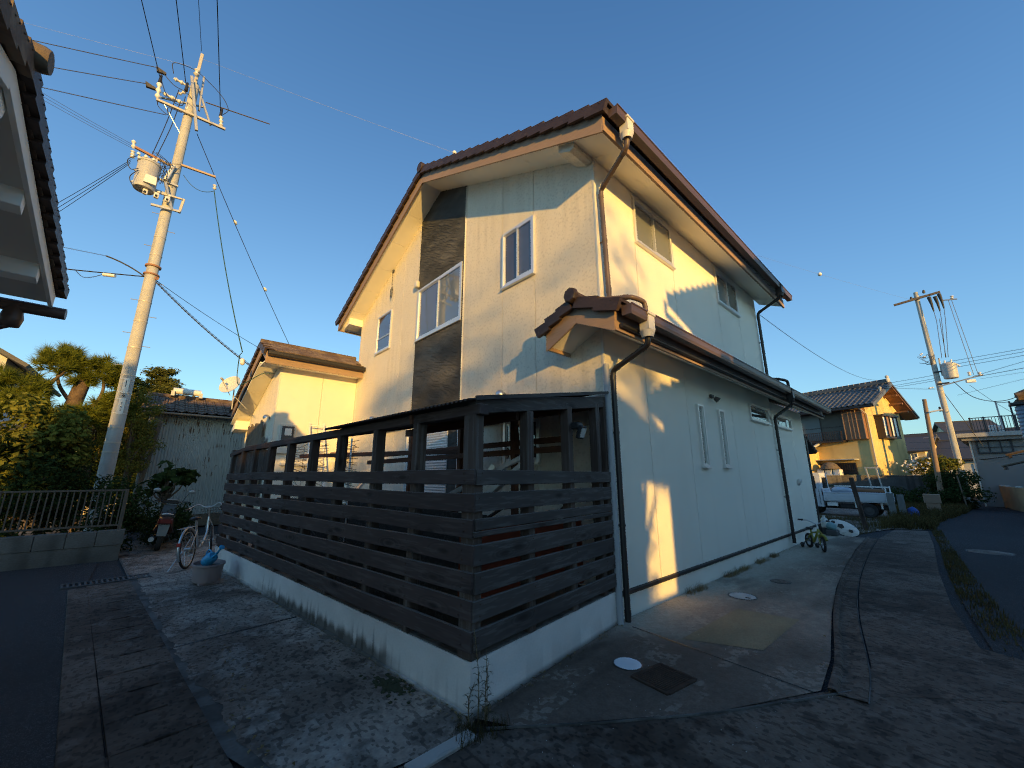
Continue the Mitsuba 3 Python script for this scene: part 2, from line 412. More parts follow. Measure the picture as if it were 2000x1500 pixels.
def rect(a0, a1, z0, z1): return sbox(a0, z0, a1, z1)
GW = [(-2.03, -1.22, 4.84, 5.91), (-5.12, -3.29, 4.66, 5.95), (-7.40, -6.53, 4.88, 5.95), (-1.97, -1.16, 1.79, 2.46)]
holes = unary_union([rect(a+.01, b-.01, c+.01, d-.01) for a, b, c, d in GW])
gable = Polygon([(0, .28), (0, EZ), (APX, AZ), (HX, EZ), (HX, .28)])
gap = .006
def siding(fr, outline, cuts, mat, th=.034, name='siding_panel'):
    for a, b in cuts:
        pl = outline.intersection(rect(min(a, b)+gap, max(a, b)-gap, -1, 20))
        if pl.is_empty: continue
        m = M().prism(pl, fr.o-fr.n*th, fr.u, fr.z, th) if (np.cross(fr.u, fr.z)@fr.n) > 0 else M().prism(pl, fr.o, fr.u, fr.z, th)
        part(house, name, m, mat)
wallG = gable.difference(holes)
siding(G, wallG, [(0, -1.235), (-1.235, -2.04), (-2.04, -3.23), (-5.15, -5.95), (-5.95, -6.50), (-6.50, -7.41), (-7.41, HX)], 'm_stucco_rough')
# dark accent strip, a touch proud, with thin light edge trims
strip = wallG.intersection(rect(-5.142, -3.238, .28, 20))
part(house, 'accent_strip', M().prism(strip, (0, .0, 0), (1, 0, 0), (0, 0, 1), .016), 'm_dark_strip', label='charcoal grey textured vertical strip')
m = M(); m.bx(-5.152, -5.142, -.022, .02, .28, 7.80); m.bx(-3.238, -3.228, -.022, .02, .28, 7.70)
part(house, 'edge_trim', m, 'm_offwhite')

WW = [(1.05, 2.34, 5.28, 6.10), (4.40, 5.65, 5.29, 6.07), (2.67, 2.92, 1.76, 2.82), (3.60, 3.86, 1.77, 2.83), (5.44, 6.76, 2.82, 3.18), (7.34, 8.74, 2.83, 3.13)]
wh = unary_union([rect(a+.01, b-.01, c+.01, d-.01) for a, b, c, d in WW])
wallW = unary_union([rect(0, HY, .30, EZ), rect(HY, 10.1, .30, 3.42)]).difference(wh)
siding(W, wallW, [(0, 1.04), (1.04, 2.345), (2.345, 4.39), (4.39, 5.66), (5.66, 7.1), (7.1, 8.75), (8.75, 10.1)], 'm_stucco_fine')
m = M(); m.bx(-.03, .006, -.006, .03, .30, 6.2, .004)
part(house, 'corner_trim', m, 'm_offwhite')
# plinth and drip flashing
pl = M(); pl.bx(-.3, -.012, .012, 10.08, -.2, .245); pl.bx(HX, -.012, .012, .3, -.2, .245)
part(house, 'plinth', pl, 'm_stucco_fine')
fl = M(); fl.bx(-.03, .022, -.02, 10.1, .245, .295, .004); fl.bx(HX, -.03, -.02, .02, .245, .29, .004)
part(house, 'drip_flashing', fl, 'm_gutter_dark')

window(house, G, *GW[0], back=('m_screen', 'm_darkgrey'))
window(house, G, *GW[1], back=('m_curtain', 'm_frost'), fw=.05)
window(house, G, *GW[2], kind='cross', back=('m_screen', 'm_screen'))
wb = window(house, G, *GW[3], back=('m_inside', 'm_inside'))
for x in (-1.87, -1.76, -1.64, -1.52, -1.40, -1.28):
    m = M(); m.fb(G, x-.014, x+.014, 1.80, 2.44, .055, .08, .004); part(wb, 'bar', m, 'm_alu')
m = M(); m.fb(G, -1.98, -1.15, 2.43, 2.46, .05, .085); m.fb(G, -1.98, -1.15, 1.77, 1.80, .05, .085); part(wb, 'bar_rail', m, 'm_alu')
window(house, W, *WW[0], back=('m_frost', 'm_frost'))
window(house, W, *WW[1], back=('m_frost', 'm_curtain'))
for q in WW[2:4]: window(house, W, *q, kind='fixed', back=('m_frost_dark', 'm_frost_dark'), fw=.028, proud=.05)
for q in WW[4:]: window(house, W, *q, kind='fixed', back=('m_inside', 'm_inside'), fw=.032, proud=.045)

# louvred roller shutter and the white pipes beside the strip
sh = part(house, 'roller_shutter', (lambda m: [m.fb(G, -6.86, -6.80, .35, 2.72, -.01, .07, .005), m.fb(G, -5.20, -5.16, .35, 2.72, -.01, .07, .005), m.fb(G, -6.86, -5.16, 2.66, 2.80, -.01, .12, .006)] and m)(M()), 'm_white')
for i in range(44):
    z = .40+i*.0515
    m = M(); m.prism(Polygon([(.0, 0), (.022, .006), (.030, .026), (.022, .046), (.0, .0515)]), (-5.20, -.012, z), (0, -1, 0), (0, 0, 1), -1.60)
    part(sh, 'slat', m, 'm_white')
for x in (-3.17, -3.06):
    m = M(); m.tube([(x, -.06, .3), (x, -.06, 2.62)], .032, 10); part(house, 'white_pipe', m, 'm_white', True)

# ---- roofs
def verge_tiles(parent, pr, pe, y, n, mat='m_tile_brown', hgt=.15, th=.05, top=.16, inward=1):
    """tiles down a verge in the plane y, from ridge pr=(x, z) to eave pe"""
    pr, pe = np.array(pr, float), np.array(pe, float)
    d = unit(pe-pr); nrm = np.array([-d[1], d[0]]);  nrm = nrm if nrm[1] > 0 else -nrm
    L = np.linalg.norm(pe-pr)/n
    for i in range(n):
        a = pr+d*L*i; e = a+d*L*1.06
        j = rng.normal(0, .004, 2)
        q = Polygon([a+nrm*(.012+j[0]), e+nrm*(.052+j[0]), e-nrm*(hgt-.052+j[1]), a-nrm*(hgt-.012+j[1])])
        m = M().prism(q, (0, y, 0), (1, 0, 0), (0, 0, 1), -th*1 if inward > 0 else th)
        t = Polygon([a+nrm*.012, e+nrm*.052, e+nrm*.020, a-nrm*.02])
        m.prism(t, (0, y+inward*th, 0), (1, 0, 0), (0, 0, 1), -inward*top)
        for f in (.3, .72):   # nail heads
            c = a+d*L*f+nrm*(.01); m.sphere((c[0], y-inward*.003, c[1]), .006, 1)
        part(parent, 'verge_tile', m, mat, 25)

def course_slope(pr, pe, y0, y1, n, th=.06):
    """stepped tile courses extruded along y"""
    pr, pe = np.array(pr, float), np.array(pe, float)
    d = unit(pe-pr); nrm = np.array([-d[1], d[0]]); nrm = nrm if nrm[1] > 0 else -nrm
    L = np.linalg.norm(pe-pr)/n; top = []
    for i in range(n):
        a = pr+d*L*i; e = pr+d*L*(i+1)
        top += [a+nrm*.008, e+nrm*.045]
    poly = Polygon(top+[pe-nrm*th, pr-nrm*th])
    return M().prism(poly.buffer(0), (0, y1, 0), (1, 0, 0), (0, 0, 1), y1-y0)

OV = .52
roof = part(house, 'roof', course_slope((APX, AZ+.30), (.60, 6.25), -OV, 7.68, 19), 'm_tile_brown')
part(house, 'roof', course_slope((APX, AZ+.30), (-9.25, 6.22), -OV, 7.68, 19), 'm_tile_brown')
verge_tiles(roof, (APX+.05, AZ+.30), (.62, 6.255), -OV-.075, 18)
verge_tiles(roof+'_001', (APX-.05, AZ+.30), (-9.27, 6.225), -OV-.075, 18)
m = M(); m.lathe([(0, 0), (.115, .0), (.125, .02), (.125, 8.3), (0, 8.32)], (APX, -OV-.10, AZ+.33), (0, 1, 0), 12)
part(house, 'ridge_cap', m, 'm_tile_brown', 30)
# soffit boards, bargeboards, fascia
def slab(p, q, y0, y1, th):
    p, q = np.array(p, float), np.array(q, float); d = unit(q-p); nr = np.array([-d[1], d[0]]); nr = nr if nr[1] > 0 else -nr
    return M().prism(Polygon([p, q, q+nr*th, p+nr*th]), (0, y1, 0), (1, 0, 0), (0, 0, 1), y1-y0)
def soffit(parent, pr, pe, y0, y1, n, th=.03):
    pr, pe = np.array(pr, float), np.array(pe, float)
    for i in range(n):
        a = pr+(pe-pr)*(i/n); b = pr+(pe-pr)*((i+1)/n); d = unit(pe-pr)*.003
        part(parent, 'soffit_panel', slab(a+d, b-d, y0, y1, th), 'm_soffit')
ER, EL = (.50, EZ-.50*SL), (-9.15, EZ-.50*SL)
soffit(house, (APX, AZ), ER, -OV+.02, -.001, 3); soffit(house, (APX, AZ), EL, -OV+.02, -.001, 6)
part(house, 'soffit', slab((-.02, EZ), ER, .0, 7.64, .03), 'm_soffit')
part(house, 'soffit', slab((HX+.02, EZ), EL, .0, 7.64, .03), 'm_soffit')
def barge(p, q, y, h, th, low=.04, kind='bargeboard', cut=2):
    p, q = np.array(p, float), np.array(q, float)
    for i in range(cut):
        a = p+(q-p)*i/cut; b = p+(q-p)*(i+1)/cut; e = unit(q-p)*.0015
        a, b = a+e, b-e
        m = M(); m.prism(Polygon([a+(0, -low), b+(0, -low), b+(0, h), a+(0, h)]), (0, y, 0), (1, 0, 0), (0, 0, 1), -th)
        m.prism(Polygon([a+(0, -low-.012), b+(0, -low-.012), b+(0, h*.35), a+(0, h*.35)]), (0, y-.006, 0), (1, 0, 0), (0, 0, 1), -.006)
        part(house, kind, m, 'm_fascia')
barge((APX, AZ), (.52, EZ-.52*SL), -OV, .24, .03); barge((APX, AZ), (-9.17, EZ-.52*SL), -OV, .24, .03)
m = M(); m.bx(.502, .532, -OV, 7.66, 5.945, 6.17); m.bx(.532, .540, -OV, 7.66, 5.940, 6.02); part(house, 'fascia', m, 'm_fascia')
m = M(); m.bx(-9.182, -9.152, -OV, 7.66, 5.945, 6.17); part(house, 'fascia', m, 'm_fascia')
m = M(); m.prism(Polygon([(-.30, 6.37), (-.02, 6.24), (-.02, 6.14), (-.10, 6.13), (-.30, 6.24)]), (0, -.001, 0), (1, 0, 0), (0, 0, 1), .42)
part(house, 'eave_box', m, 'm_stucco_rough')
m = M(); m.prism(Polygon([(HX-.32, 6.13), (HX+.05, 6.28), (HX+.05, 6.04), (HX-.32, 5.98)]), (0, -.001, 0), (1, 0, 0), (0, 0, 1), .40)
part(house, 'eave_box', m, 'm_soffit')

def gutter(parent, x, y0, y1, zt, w=.125, h=.12, mat='m_gutter', step=.45, xf=None):
    t = .006
    m = M(); q = Polygon([(0, 0), (0, -h*.85), (.012, -h), (w-.012, -h), (w, -h*.7), (w+.006, 0), (w-.006, 0), (w-t-.006, -h*.7), (w-.016, -h+t), (.016, -h+t), (t, -h*.85), (t, 0)])
    m.prism(q, (x, y1, zt), (1, 0, 0), (0, 0, 1), y1-y0)
    m.bx(x+w-.004, x+w+.014, y0, y1, zt-.012, zt+.004)
    for y in (y0, y1-.006): m.bx(x+.001, x+w-.001, y, y+.006, zt-h+.002, zt-.003)
    k = part(parent, 'gutter', m, mat)
    br = M(); y = y0+.2
    while y < y1-.1:
        br.bx((xf if xf is not None else x-.09), x+.02, y-.008, y+.008, zt-.03, zt-.018); br.bx(x-.012, x+.0, y-.008, y+.008, zt-h*.9, zt-.02); y += step
    part(k, 'bracket', br, 'm_gutter_dark')
    return k
def collector(parent, x, y, zt, mat='m_offwhite', h=.26):
    m = M(); m.bx(x-.06, x+.07, y-.07, y+.07, zt-h*.7, zt, .006); m.bx(x-.072, x+.082, y-.082, y+.082, zt, zt+.035, .005)
    m.lathe([(.065, 0), (.075, .03), (.09, h*.3)], (x, y, zt-h), (0, 0, 1), 12)
    return part(parent, 'rainwater_head', m, mat, 30)
def downpipe(parent, pts, mat, r=.034, collars=True):
    P = []
    for i, p in enumerate(pts):
        p = np.array(p, float)
        if 0 < i < len(pts)-1:
            a, b = np.array(pts[i-1], float), np.array(pts[i+1], float)
            P += [p+unit(a-p)*.07, p+unit(a-p)*.025+unit(b-p)*.012, p+unit(b-p)*.025+unit(a-p)*.012, p+unit(b-p)*.07]
        else: P.append(p)
    m = M().tube(P, r, 12)
    for i in range(1, len(pts)):
        a, b = np.array(pts[i-1], float), np.array(pts[i], float); d = unit(b-a); L = np.linalg.norm(b-a)
        for s_ in ([.09, L-.09] if L > .4 else []):
            m.tube([a+d*(s_-.03), a+d*(s_+.03)], r*1.14, 12)
        if collars and L > 1.5:
            for s_ in np.arange(.8, L-.4, 1.1):
                c = a+d*s_; m.tube([c-d*.012, c+d*.012], r*1.2, 12); m.bx(min(c[0], -.01), c[0], c[1]-.008, c[1]+.008, c[2]-.01, c[2]+.01)
    return part(parent, 'downpipe', m, mat, 40)

gutter(house, .615, -.50, 7.62, 6.20, xf=.53); collector(house, .69, -.22, 6.14)
downpipe(house, [(.69, -.22, 5.92), (.68, -.20, 5.80), (.075, .04, 5.62), (.075, .10, 3.98), (.075, .12, 3.86)], 'm_pipe_brown')
collector(house, .69, 6.60, 6.14, 'm_gutter_dark')
downpipe(house, [(.69, 6.60, 5.92), (.68, 6.62, 5.86), (.075, 6.98, 5.74), (.075, 6.98, 3.86)], 'm_pipe_black')

# pent roof between the storeys
PX, PZ = -.06, 3.80
pent = part(house, 'pent_roof', course_slope((PX, PZ), (.57, 3.52), -.47, 10.35, 2, .05), 'm_tile_brown')
part(pent, 'return_slope', course_slope((PX, PZ), (-.66, 3.52), -.47, .0, 2, .05), 'm_tile_brown')
verge_tiles(pent, (PX+.06, PZ-.02), (.59, 3.525), -.55, 2, hgt=.14); verge_tiles(pent, (PX-.06, PZ-.02), (-.70, 3.525), -.55, 3, hgt=.14)
m = M(); m.lathe([(0, 0), (.085, 0), (.10, .015), (.10, .07), (.075, .08), (.07, .55)], (PX, -.60, PZ+.03), (0, 1, 0), 8); part(pent, 'ridge_tile', m, 'm_tile_brown')
# tile butts seen along the eave
for i in range(34):
    y = -.44+i*.3165
    m = M(); m.prism(Polygon([(.40, 3.655), (.585, 3.575), (.600, 3.555), (.585, 3.530), (.40, 3.61)]), (0, y+.303, 0), (1, 0, 0), (0, 0, 1), .30)
    part(pent, 'eave_tile', m, 'm_tile_brown')
LZ = 3.26
part(house, 'soffit', slab((-.02, LZ+.27), (.46, LZ+.03), -.44, 10.32, .025), 'm_soffit')
part(house, 'soffit', slab((-.021, LZ+.27), (-.54, LZ+.03), -.44, -.001, .025), 'm_soffit')
barge((PX, LZ+.27), (.49, LZ+.015), -.47, .20, .03, cut=1); barge((PX, LZ+.27), (-.58, LZ+.015), -.47, .20, .03, cut=1)
m = M(); m.bx(.462, .492, -.47, 10.34, LZ-.02, LZ+.22); m.bx(.492, .500, -.47, 10.34, LZ-.025, LZ+.06); part(house, 'fascia', m, 'm_fascia')
m = M(); m.bx(-.572, -.545, -.47, -.001, LZ-.02, LZ+.2); part(house, 'fascia', m, 'm_fascia')
gutter(house, .585, -.46, 10.3, 3.50, xf=.49); collector(house, .655, -.04, 3.46); collector(house, .655, 6.15, 3.46, 'm_gutter_dark')
m = M(); m.tube([(.53, -.40, 3.30), (.53, 10.2, 3.30)], .03, 8); part(house, 'cable_conduit', m, 'm_black', True)
downpipe(house, [(.655, -.04, 3.24), (.65, -.02, 3.12), (.075, .07, 2.93), (.075, .08, .0)], 'm_pipe_black')
downpipe(house, [(.655, 6.15, 3.24), (.65, 6.18, 3.14), (.075, 7.08, 3.02), (.075, 7.12, .10)], 'm_pipe_black')
downpipe(house, [(.10, -.28, 3.80), (.62, -.28, 3.66), (.655, -.04, 3.66), (.655, -.04, 3.48)], 'm_pipe_brown', .03, False)
downpipe(house, [(.10, 5.9, 3.82), (.62, 5.9, 3.68), (.655, 6.15, 3.68), (.655, 6.15, 3.48)], 'm_pipe_black', .03, False)
# wing roof running on behind
part(house, 'wing_roof', course_slope((-3.3, 5.22), (-.05, 3.80), 7.11, 10.35, 11, .2), 'm_tile_brown')
# lean-to at the far end with dark post
m = M(); m.prism(Polygon([(10.1, 2.72), (11.25, 2.28), (11.25, 2.36), (10.1, 2.80)]), (.02, 0, 0), (0, 1, 0), (0, 0, 1), -2.4); part(house, 'lean_to_roof', m, 'm_gutter_dark')
m = M(); m.bx(-.10, .03, 10.105, 10.24, .02, 2.72, .006); part(house, 'end_post', m, 'm_gutter_dark')
for y in np.linspace(10.3, 11.2, 6):
    z = 2.80-.44*(y-10.1)/1.15
    m = M(); m.bx(-.03, .05, y-.07, y+.07, z-.07, z+.035, .01); part(house, 'lean_to_tile', m, 'm_tile_brown')

# small fittings on the walls
def dome_lamp(fr, a, z, key='wall_lamp'):
    m = M(); o = fr.p(a, z, 0); m.lathe([(.0, 0), (.055, 0), (.055, .012), (.02, .02)], o, fr.n, 14)
    m.tube([fr.p(a, z, .01), fr.p(a, z, .06)], .012, 8)
    c = fr.p(a, z+.005, .085)
    prof = [(.0, .085)]+[(.082*math.sin(t), .085*math.cos(t)) for t in np.linspace(.2, math.pi/2, 7)]+[(.074, .0), (.0, .01)]
    m.lathe(prof, c, (0, 0, 1)+fr.n*.55, 16)
    return part(house, key, m, 'm_steel', 40)
dome_lamp(G, -1.98, 2.90); dome_lamp(G, -7.10, 3.03)
m = M(); m.fb(W, 3.33, 3.45, 3.02, 3.08, 0, .05, .006); m.lathe([(0, 0), (.035, 0), (.055, .09), (.05, .09), (.0, .03)], W.p(3.39, 3.02, .07), (.6, .35, -.7), 12); part(house, 'floodlight', m, 'm_darkgrey', 40)
m = M(); m.lathe([(.0, .0), (.075, 0), (.075, .03), (.05, .06), (0, .06)], W.p(8.55, 1.43, .0), W.n, 14); m.fb(W, 8.47, 8.63, 1.43, 1.52, .02, .09, .01); part(house, 'vent_hood', m, 'm_alu', 40)
m = M(); m.fb(G, -5.20, -5.06, 6.02, 6.18, .02, .11, .02); part(house, 'junction_box', m, 'm_offwhite')
m = M(); m.tube([G.p(-6.62, 7.10, .02), G.p(-6.62, 7.02, .03), G.p(-6.63, 6.75, .03), G.p(-6.62, 6.6, .03)], .008, 6)
a = np.linspace(0, 5*math.pi, 60); m.tube([G.p(-6.62+.055*math.sin(t)+.004*t, 6.48+.13*math.cos(t*1.02)-.006*t, .03+.003*t) for t in a], .007, 5)
m.fb(G, -6.66, -6.58, 7.06, 7.14, .0, .04, .008); part(house, 'coiled_cable', m, 'm_darkgrey', True)

# annex with its own gable, standing forward on the left
AX0, AY, AW = -8.65, -2.0, -12.6
A_right = Fr((AX0, 0, 0), (0, 1, 0), (1, 0, 0)); A_g = Fr((0, AY, 0), (1, 0, 0), (0, -1, 0))
ARX, ARZ = -8.95, 5.02            # ridge of the annex roof
SA = .345
def az(x): return 4.50-SA*abs(x-(-8.95)) if x < -8.95 else 4.50
ann = M()
go = Polygon([(AX0-.035, .05), (AX0-.035, 4.45), (-8.95, 4.48), (AW+.035, az(AW)-.02), (AW+.035, .05)])
ann.prism(go, (0, 3.0, 0), (1, 0, 0), (0, 0, 1), 4.965); part(house, 'annex_wall', ann, 'm_sealant')
siding(A_g, Polygon([(AX0, .28), (AX0, 4.47), (-8.95, 4.49), (AW, az(AW)), (AW, .28)]), [(AX0, -10.2), (-10.2, AW)], 'm_stucco_rough')
siding(A_right, rect(AY, -.001, .28, 4.47), [(AY, -.93), (-.93, 0)], 'm_stucco_fine')
m = M(); m.bx(AX0-.03, AX0+.006, AY-.006, AY+.03, .28, 4.46, .004); part(house, 'corner_trim', m, 'm_offwhite')
aroof = part(house, 'annex_roof', course_slope((ARX, ARZ+.02), (-12.75, ARZ-.02-SA*3.8), -2.45, 3.2, 12, .08), 'm_tile_old')
part(house, 'annex_roof', course_slope((ARX, ARZ), (-8.20, 4.66), -2.45, -.001, 3, .12), 'm_tile_old')
# the short slope above the gutter: single tiles, three courses
dA = unit(np.array([-8.17-ARX, 0, 4.66-ARZ-.04])); nA = np.array([-dA[2], 0, dA[0]])
LA = math.hypot(-8.17-ARX, 4.66-ARZ)/4
tl = M(); tl.obox((0, 0, 0), np.eye(3), (LA*.56, .133, .014), .005); tl = tl()
for r in range(4):
    for c in range(9):
        y = -2.35+c*.272+(.12 if r % 2 else 0)
        if y > -.12: continue
        p = np.array([ARX, y, ARZ+.05])+dA*LA*(r+.5)+nA*(.022+rng.normal(0, .003))
        Rm = np.column_stack([dA, (0, 1, 0), nA]); a_ = .055+rng.normal(0, .012)
        ca, sa = math.cos(a_), math.sin(a_); Rm = Rm@np.array([[ca, 0, sa], [0, 1, 0], [-sa, 0, ca]])
        mm = tl.copy(); mm.vertices = mm.vertices@Rm.T+p
        part(house+'__annex_roof_001', 'tile', mm, 'm_tile_old')
m = M(); m.lathe([(0, 0), (.09, 0), (.095, 2.5), (0, 2.5)], (ARX, -2.5, ARZ+.05), (0, 1, 0), 10); part(house, 'ridge_cap', m, 'm_tile_old', 30)
verge_tiles(aroof, (ARX, ARZ+.03), (-12.8, ARZ-SA*3.85), -2.52, 13, 'm_tile_brown', .13); verge_tiles(aroof, (ARX, ARZ+.03), (-8.12, 4.66), -2.52, 3, 'm_tile_brown', .16)
def barge2(p, q, y, h, low):
    p, q = np.array(p, float), np.array(q, float)
    part(house, 'bargeboard', M().prism(Polygon([p+(0, -low), q+(0, -low), q+(0, h), p+(0, h)]), (0, y, 0), (1, 0, 0), (0, 0, 1), -.03), 'm_fascia')
barge2((-8.78, 4.85), (-12.7, 4.85-SA*3.92), -2.46, .14, .10); barge2((-8.78, 4.85), (-8.17, 4.52), -2.46, .12, .10)
soffit(house, (-8.95, 4.505), (-12.68, 4.505-SA*3.73), -2.44, AY-.001, 5)
m = M(); m.bx(-8.95, -8.19, -2.44, AY-.001, 4.40, 4.43); m.bx(AX0+.001, -8.19, AY, -.02, 4.40, 4.43); part(house, 'soffit', m, 'm_soffit')
m = M(); m.bx(-8.19, -8.16, -2.46, -.02, 4.34, 4.58); part(house, 'fascia', m, 'm_fascia')
gutter(house, -8.10, -2.44, -.02, 4.62, .11, .10, 'm_gutter_dark', xf=-8.16)
m = M(); m.prism(Polygon([(-12.85, 3.10), (-12.2, 3.32), (-12.2, 3.05), (-12.85, 2.98)]), (0, AY-.001, 0), (1, 0, 0), (0, 0, 1), .36); part(house, 'eave_box', m, 'm_soffit')
dome_lamp(A_g, -9.15, 3.10)
# electricity meter in its recess box, pipes and shelf-like conduit covers
m = M(); m.fb(A_right, -1.86, -1.46, 2.36, 2.92, 0, .05, .01); mt = part(house, 'meter_box', m, 'm_offwhite')
m = M(); m.fb(A_right, -1.80, -1.52, 2.42, 2.86, .05, .10, .02); part(mt, 'meter', m, 'm_darkgrey')
m = M(); m.fb(A_right, -1.74, -1.58, 2.62, 2.80, .10, .115, .006); part(mt, 'dial', m, 'm_white')
m = M(); m.fb(A_right, -1.92, -1.62, 2.16, 2.30, 0, .10, .01); part(house, 'switch_box', m, 'm_offwhite')
m = M(); m.fb(A_right, -1.75, -1.02, 1.86, 1.93, 0, .12, .01); part(house, 'shutter_rail', m, 'm_offwhite')
m = M(); m.fb(A_right, -.55, .0-.06, 2.14, 2.24, 0, .34, .01); part(house, 'door_canopy', m, 'm_fascia')
wd = window(house, A_right, -.62, -.02, .9, 2.02, 'fixed', ('m_inside', 'm_inside'), 'm_white', .05, .06)
m = M()
for z in (1.20, 1.48, 1.76): m.fb(A_right, -.56, -.08, z-.012, z+.012, .012, .034)
for a in (-.44, -.32, -.20): m.fb(A_right, a-.012, a+.012, .96, 1.96, .0125, .0335)
part(wd, 'muntin', m, 'm_white')
# weathered board screen on the annex gable
scr = thing('board_screen', 'weathered grey board screen fixed to the annex gable under its wall lamp', 'screen')
x = -11.6; i = 0
while x < -9.12:
    w_ = .14+rng.random()*.03; top = 3.06+.04*rng.normal()
    if x > -9.55: top -= .42
    m = M(); m.bx(x, x+w_-.012, AY-.10+rng.normal(0, .004), AY-.075, .9, top, .004); part(scr, 'board', m, 'm_board_grey'); x += w_
for z in (1.3, 2.3):
    m = M(); m.bx(-11.6, -9.12, AY-.074, AY-.03, z-.04, z+.04); part(scr, 'rail', m, 'm_board_grey')
# ---------------------------------------------------------------- ground
R_LEFT = [(-8.55, -4.42), (-6.30, -4.70), (-.80, -4.24), (.15, -4.35), (.9, -12), (-8.55, -12)]
struct('ground', sheet([(-600, -600), (600, -600), (600, 600), (-600, 600)], -.030), 'm_asphalt')
struct('left_road', sheet([(-8.56, -4.62), (-6.24, -4.62), (-.80, -4.16), (.30, -4.50), (2.0, -14), (-8.56, -14)], -.012), 'm_asphalt')
struct('verge_soil', sheet([(-11.5, -4.60), (-6.6, -4.1706), (-.33, -3.5882), (.36, -3.35), (.36, -3.0), (-11.5, -3.9)], -.004), 'm_block')
_t = np.linspace(0, 1, 150); _j = .10*meshkit.fbm(np.column_stack([_t*40, _t*0, _t*0]), 4)+.10*np.clip(meshkit.noise(np.column_stack([_t*9, _t*0+3, _t*0]))-.45, 0, 1)
struct('concrete_apron', sheet([(-11.5, -4.55)]+[(-6.9+6.57*t, -4.1985+.6103*t+j) for t, j in zip(_t, _j)]+[(.36, -3.33), (.48, -2.45), (.36, -2.28), (-6.8, -3.03), (-9.2, -2.6), (-11.5, -2.05)], 0.0), 'm_conc_dark')
struct('concrete_apron', sheet([(-2.50, -3.776), (-2.46, -3.776), (-2.60, -2.64), (-2.64, -2.64)], .003), 'm_black')
struct('pavement', sheet([(.345, -2.36), (.46, -2.42), (2.0, .1), (2.2, 2.2), (3.6, 1.6), (4.2, -2.0), (6, -9), (-.6, -9), (-.8, -4.0), (.0, -3.62), (.36, -3.36), (.50, -2.44)], -.005), 'm_pavement')
struct('forecourt', sheet([(.0, .0), (.03, -.03), (.35, -2.30), (.63, -2.14), (1.43, -1.0), (1.86, -.12), (1.80, .6), (1.56, 2.1), (1.37, 3.6), (1.22, 5.28), (1.05, 7.8), (.95, 10.2), (.0, 10.3)], .004), 'm_forecourt')
struct('forecourt', sheet([(.19, -.035), (1.83, -.205), (1.83, -.185), (.19, -.015)], .007), 'm_black')
struct('concrete_patch', sheet([(.70, .05), (.74, 1.46), (1.36, 1.57), (1.34, .35)], .008), 'm_patch')
# kerb gutter strip curving along the forecourt, with a raised lip
inner = smooth_path([(1.90, -.10, 0), (1.83, .6, 0), (1.58, 2.1, 0), (1.39, 3.6, 0), (1.24, 5.28, 0), (1.08, 7.8, 0), (.97, 10.3, 0)], 5)
wd_ = np.linspace(.23, .20, len(inner))
tg = np.gradient(inner, axis=0); tg /= np.linalg.norm(tg, axis=1, keepdims=True); nr = np.column_stack([tg[:, 1], -tg[:, 0], tg[:, 0]*0])
def ribbon(a, b, z): 
    v = np.vstack([a, b]); v[:, 2] = z; n = len(a)
    return M().add(v, [[i, i+n, i+n+1, i+1] for i in range(n-1)])
kb = M()
pr = [(0, .0), (0, .028), (.018, .034), (.05, .030), (.062, .006), (.99, .010), (1.0, -.02)]
n_ = len(inner); V = []
for (s, z) in pr:
    off = s if s < .07 else None
    o = inner+nr*((s if s < .07 else 0) if s < .07 else (wd_*s)[:, None]); o = o.copy(); o[:, 2] = z; V.append(o)
V = np.vstack(V)
kb.add(V, [[r*n_+i, (r+1)*n_+i, (r+1)*n_+i+1, r*n_+i+1] for r in range(len(pr)-1) for i in range(n_-1)])
struct('kerb', kb, 'm_pavement', 30)
struct('kerb', ribbon(inner+nr*(wd_[:, None]+.0), inner+nr*(wd_[:, None]+.009), .002), 'm_block')
ow = inner+nr*(wd_[:, None]+.02)
struct('side_pavement', sheet([tuple(q[:2]) for q in ow]+[(1.3, 13.2), (2.0, 13.4), (2.20, 10), (2.36, 6.1), (2.52, 3.6), (2.72, 1.86), (3.0, .9), (2.2, .16)], -.002), 'm_pavement')
struct('right_road', sheet([(3.15, 1.2), (2.80, 1.86), (2.64, 3.62), (2.48, 6.14), (2.12, 13.9), (2.0, 17), (2.6, 22), (3.3, 30), (6.5, 60), (10, 60), (7.5, 30), (6.2, 12), (7, -2), (9, -40), (4.5, -40), (3.4, -2)], -.010), 'm_asphalt')
struct('yard', sheet([(-14, 10.9), (.6, 10.9), (1.2, 13.3), (1.9, 13.8), (2.0, 17), (2.6, 22), (3.0, 30), (-20, 30)], -.006), 'm_conc_dark')
# front edge kerb joint of the forecourt
m = M(); P = np.array([(.50, -2.30), (.95, -1.72), (1.43, -1.02), (1.80, -.36), (2.02, .05)])
for i in range(len(P)-1): m.beam((*P[i], .002), (*P[i+1], .002), .011, .012)
struct('kerb', m, 'm_block')
m = M(); m.beam((.485, -2.40, .0), (.505, -2.86, .0), .10, .03, b=.006); struct('kerb', m, 'm_conc_low')

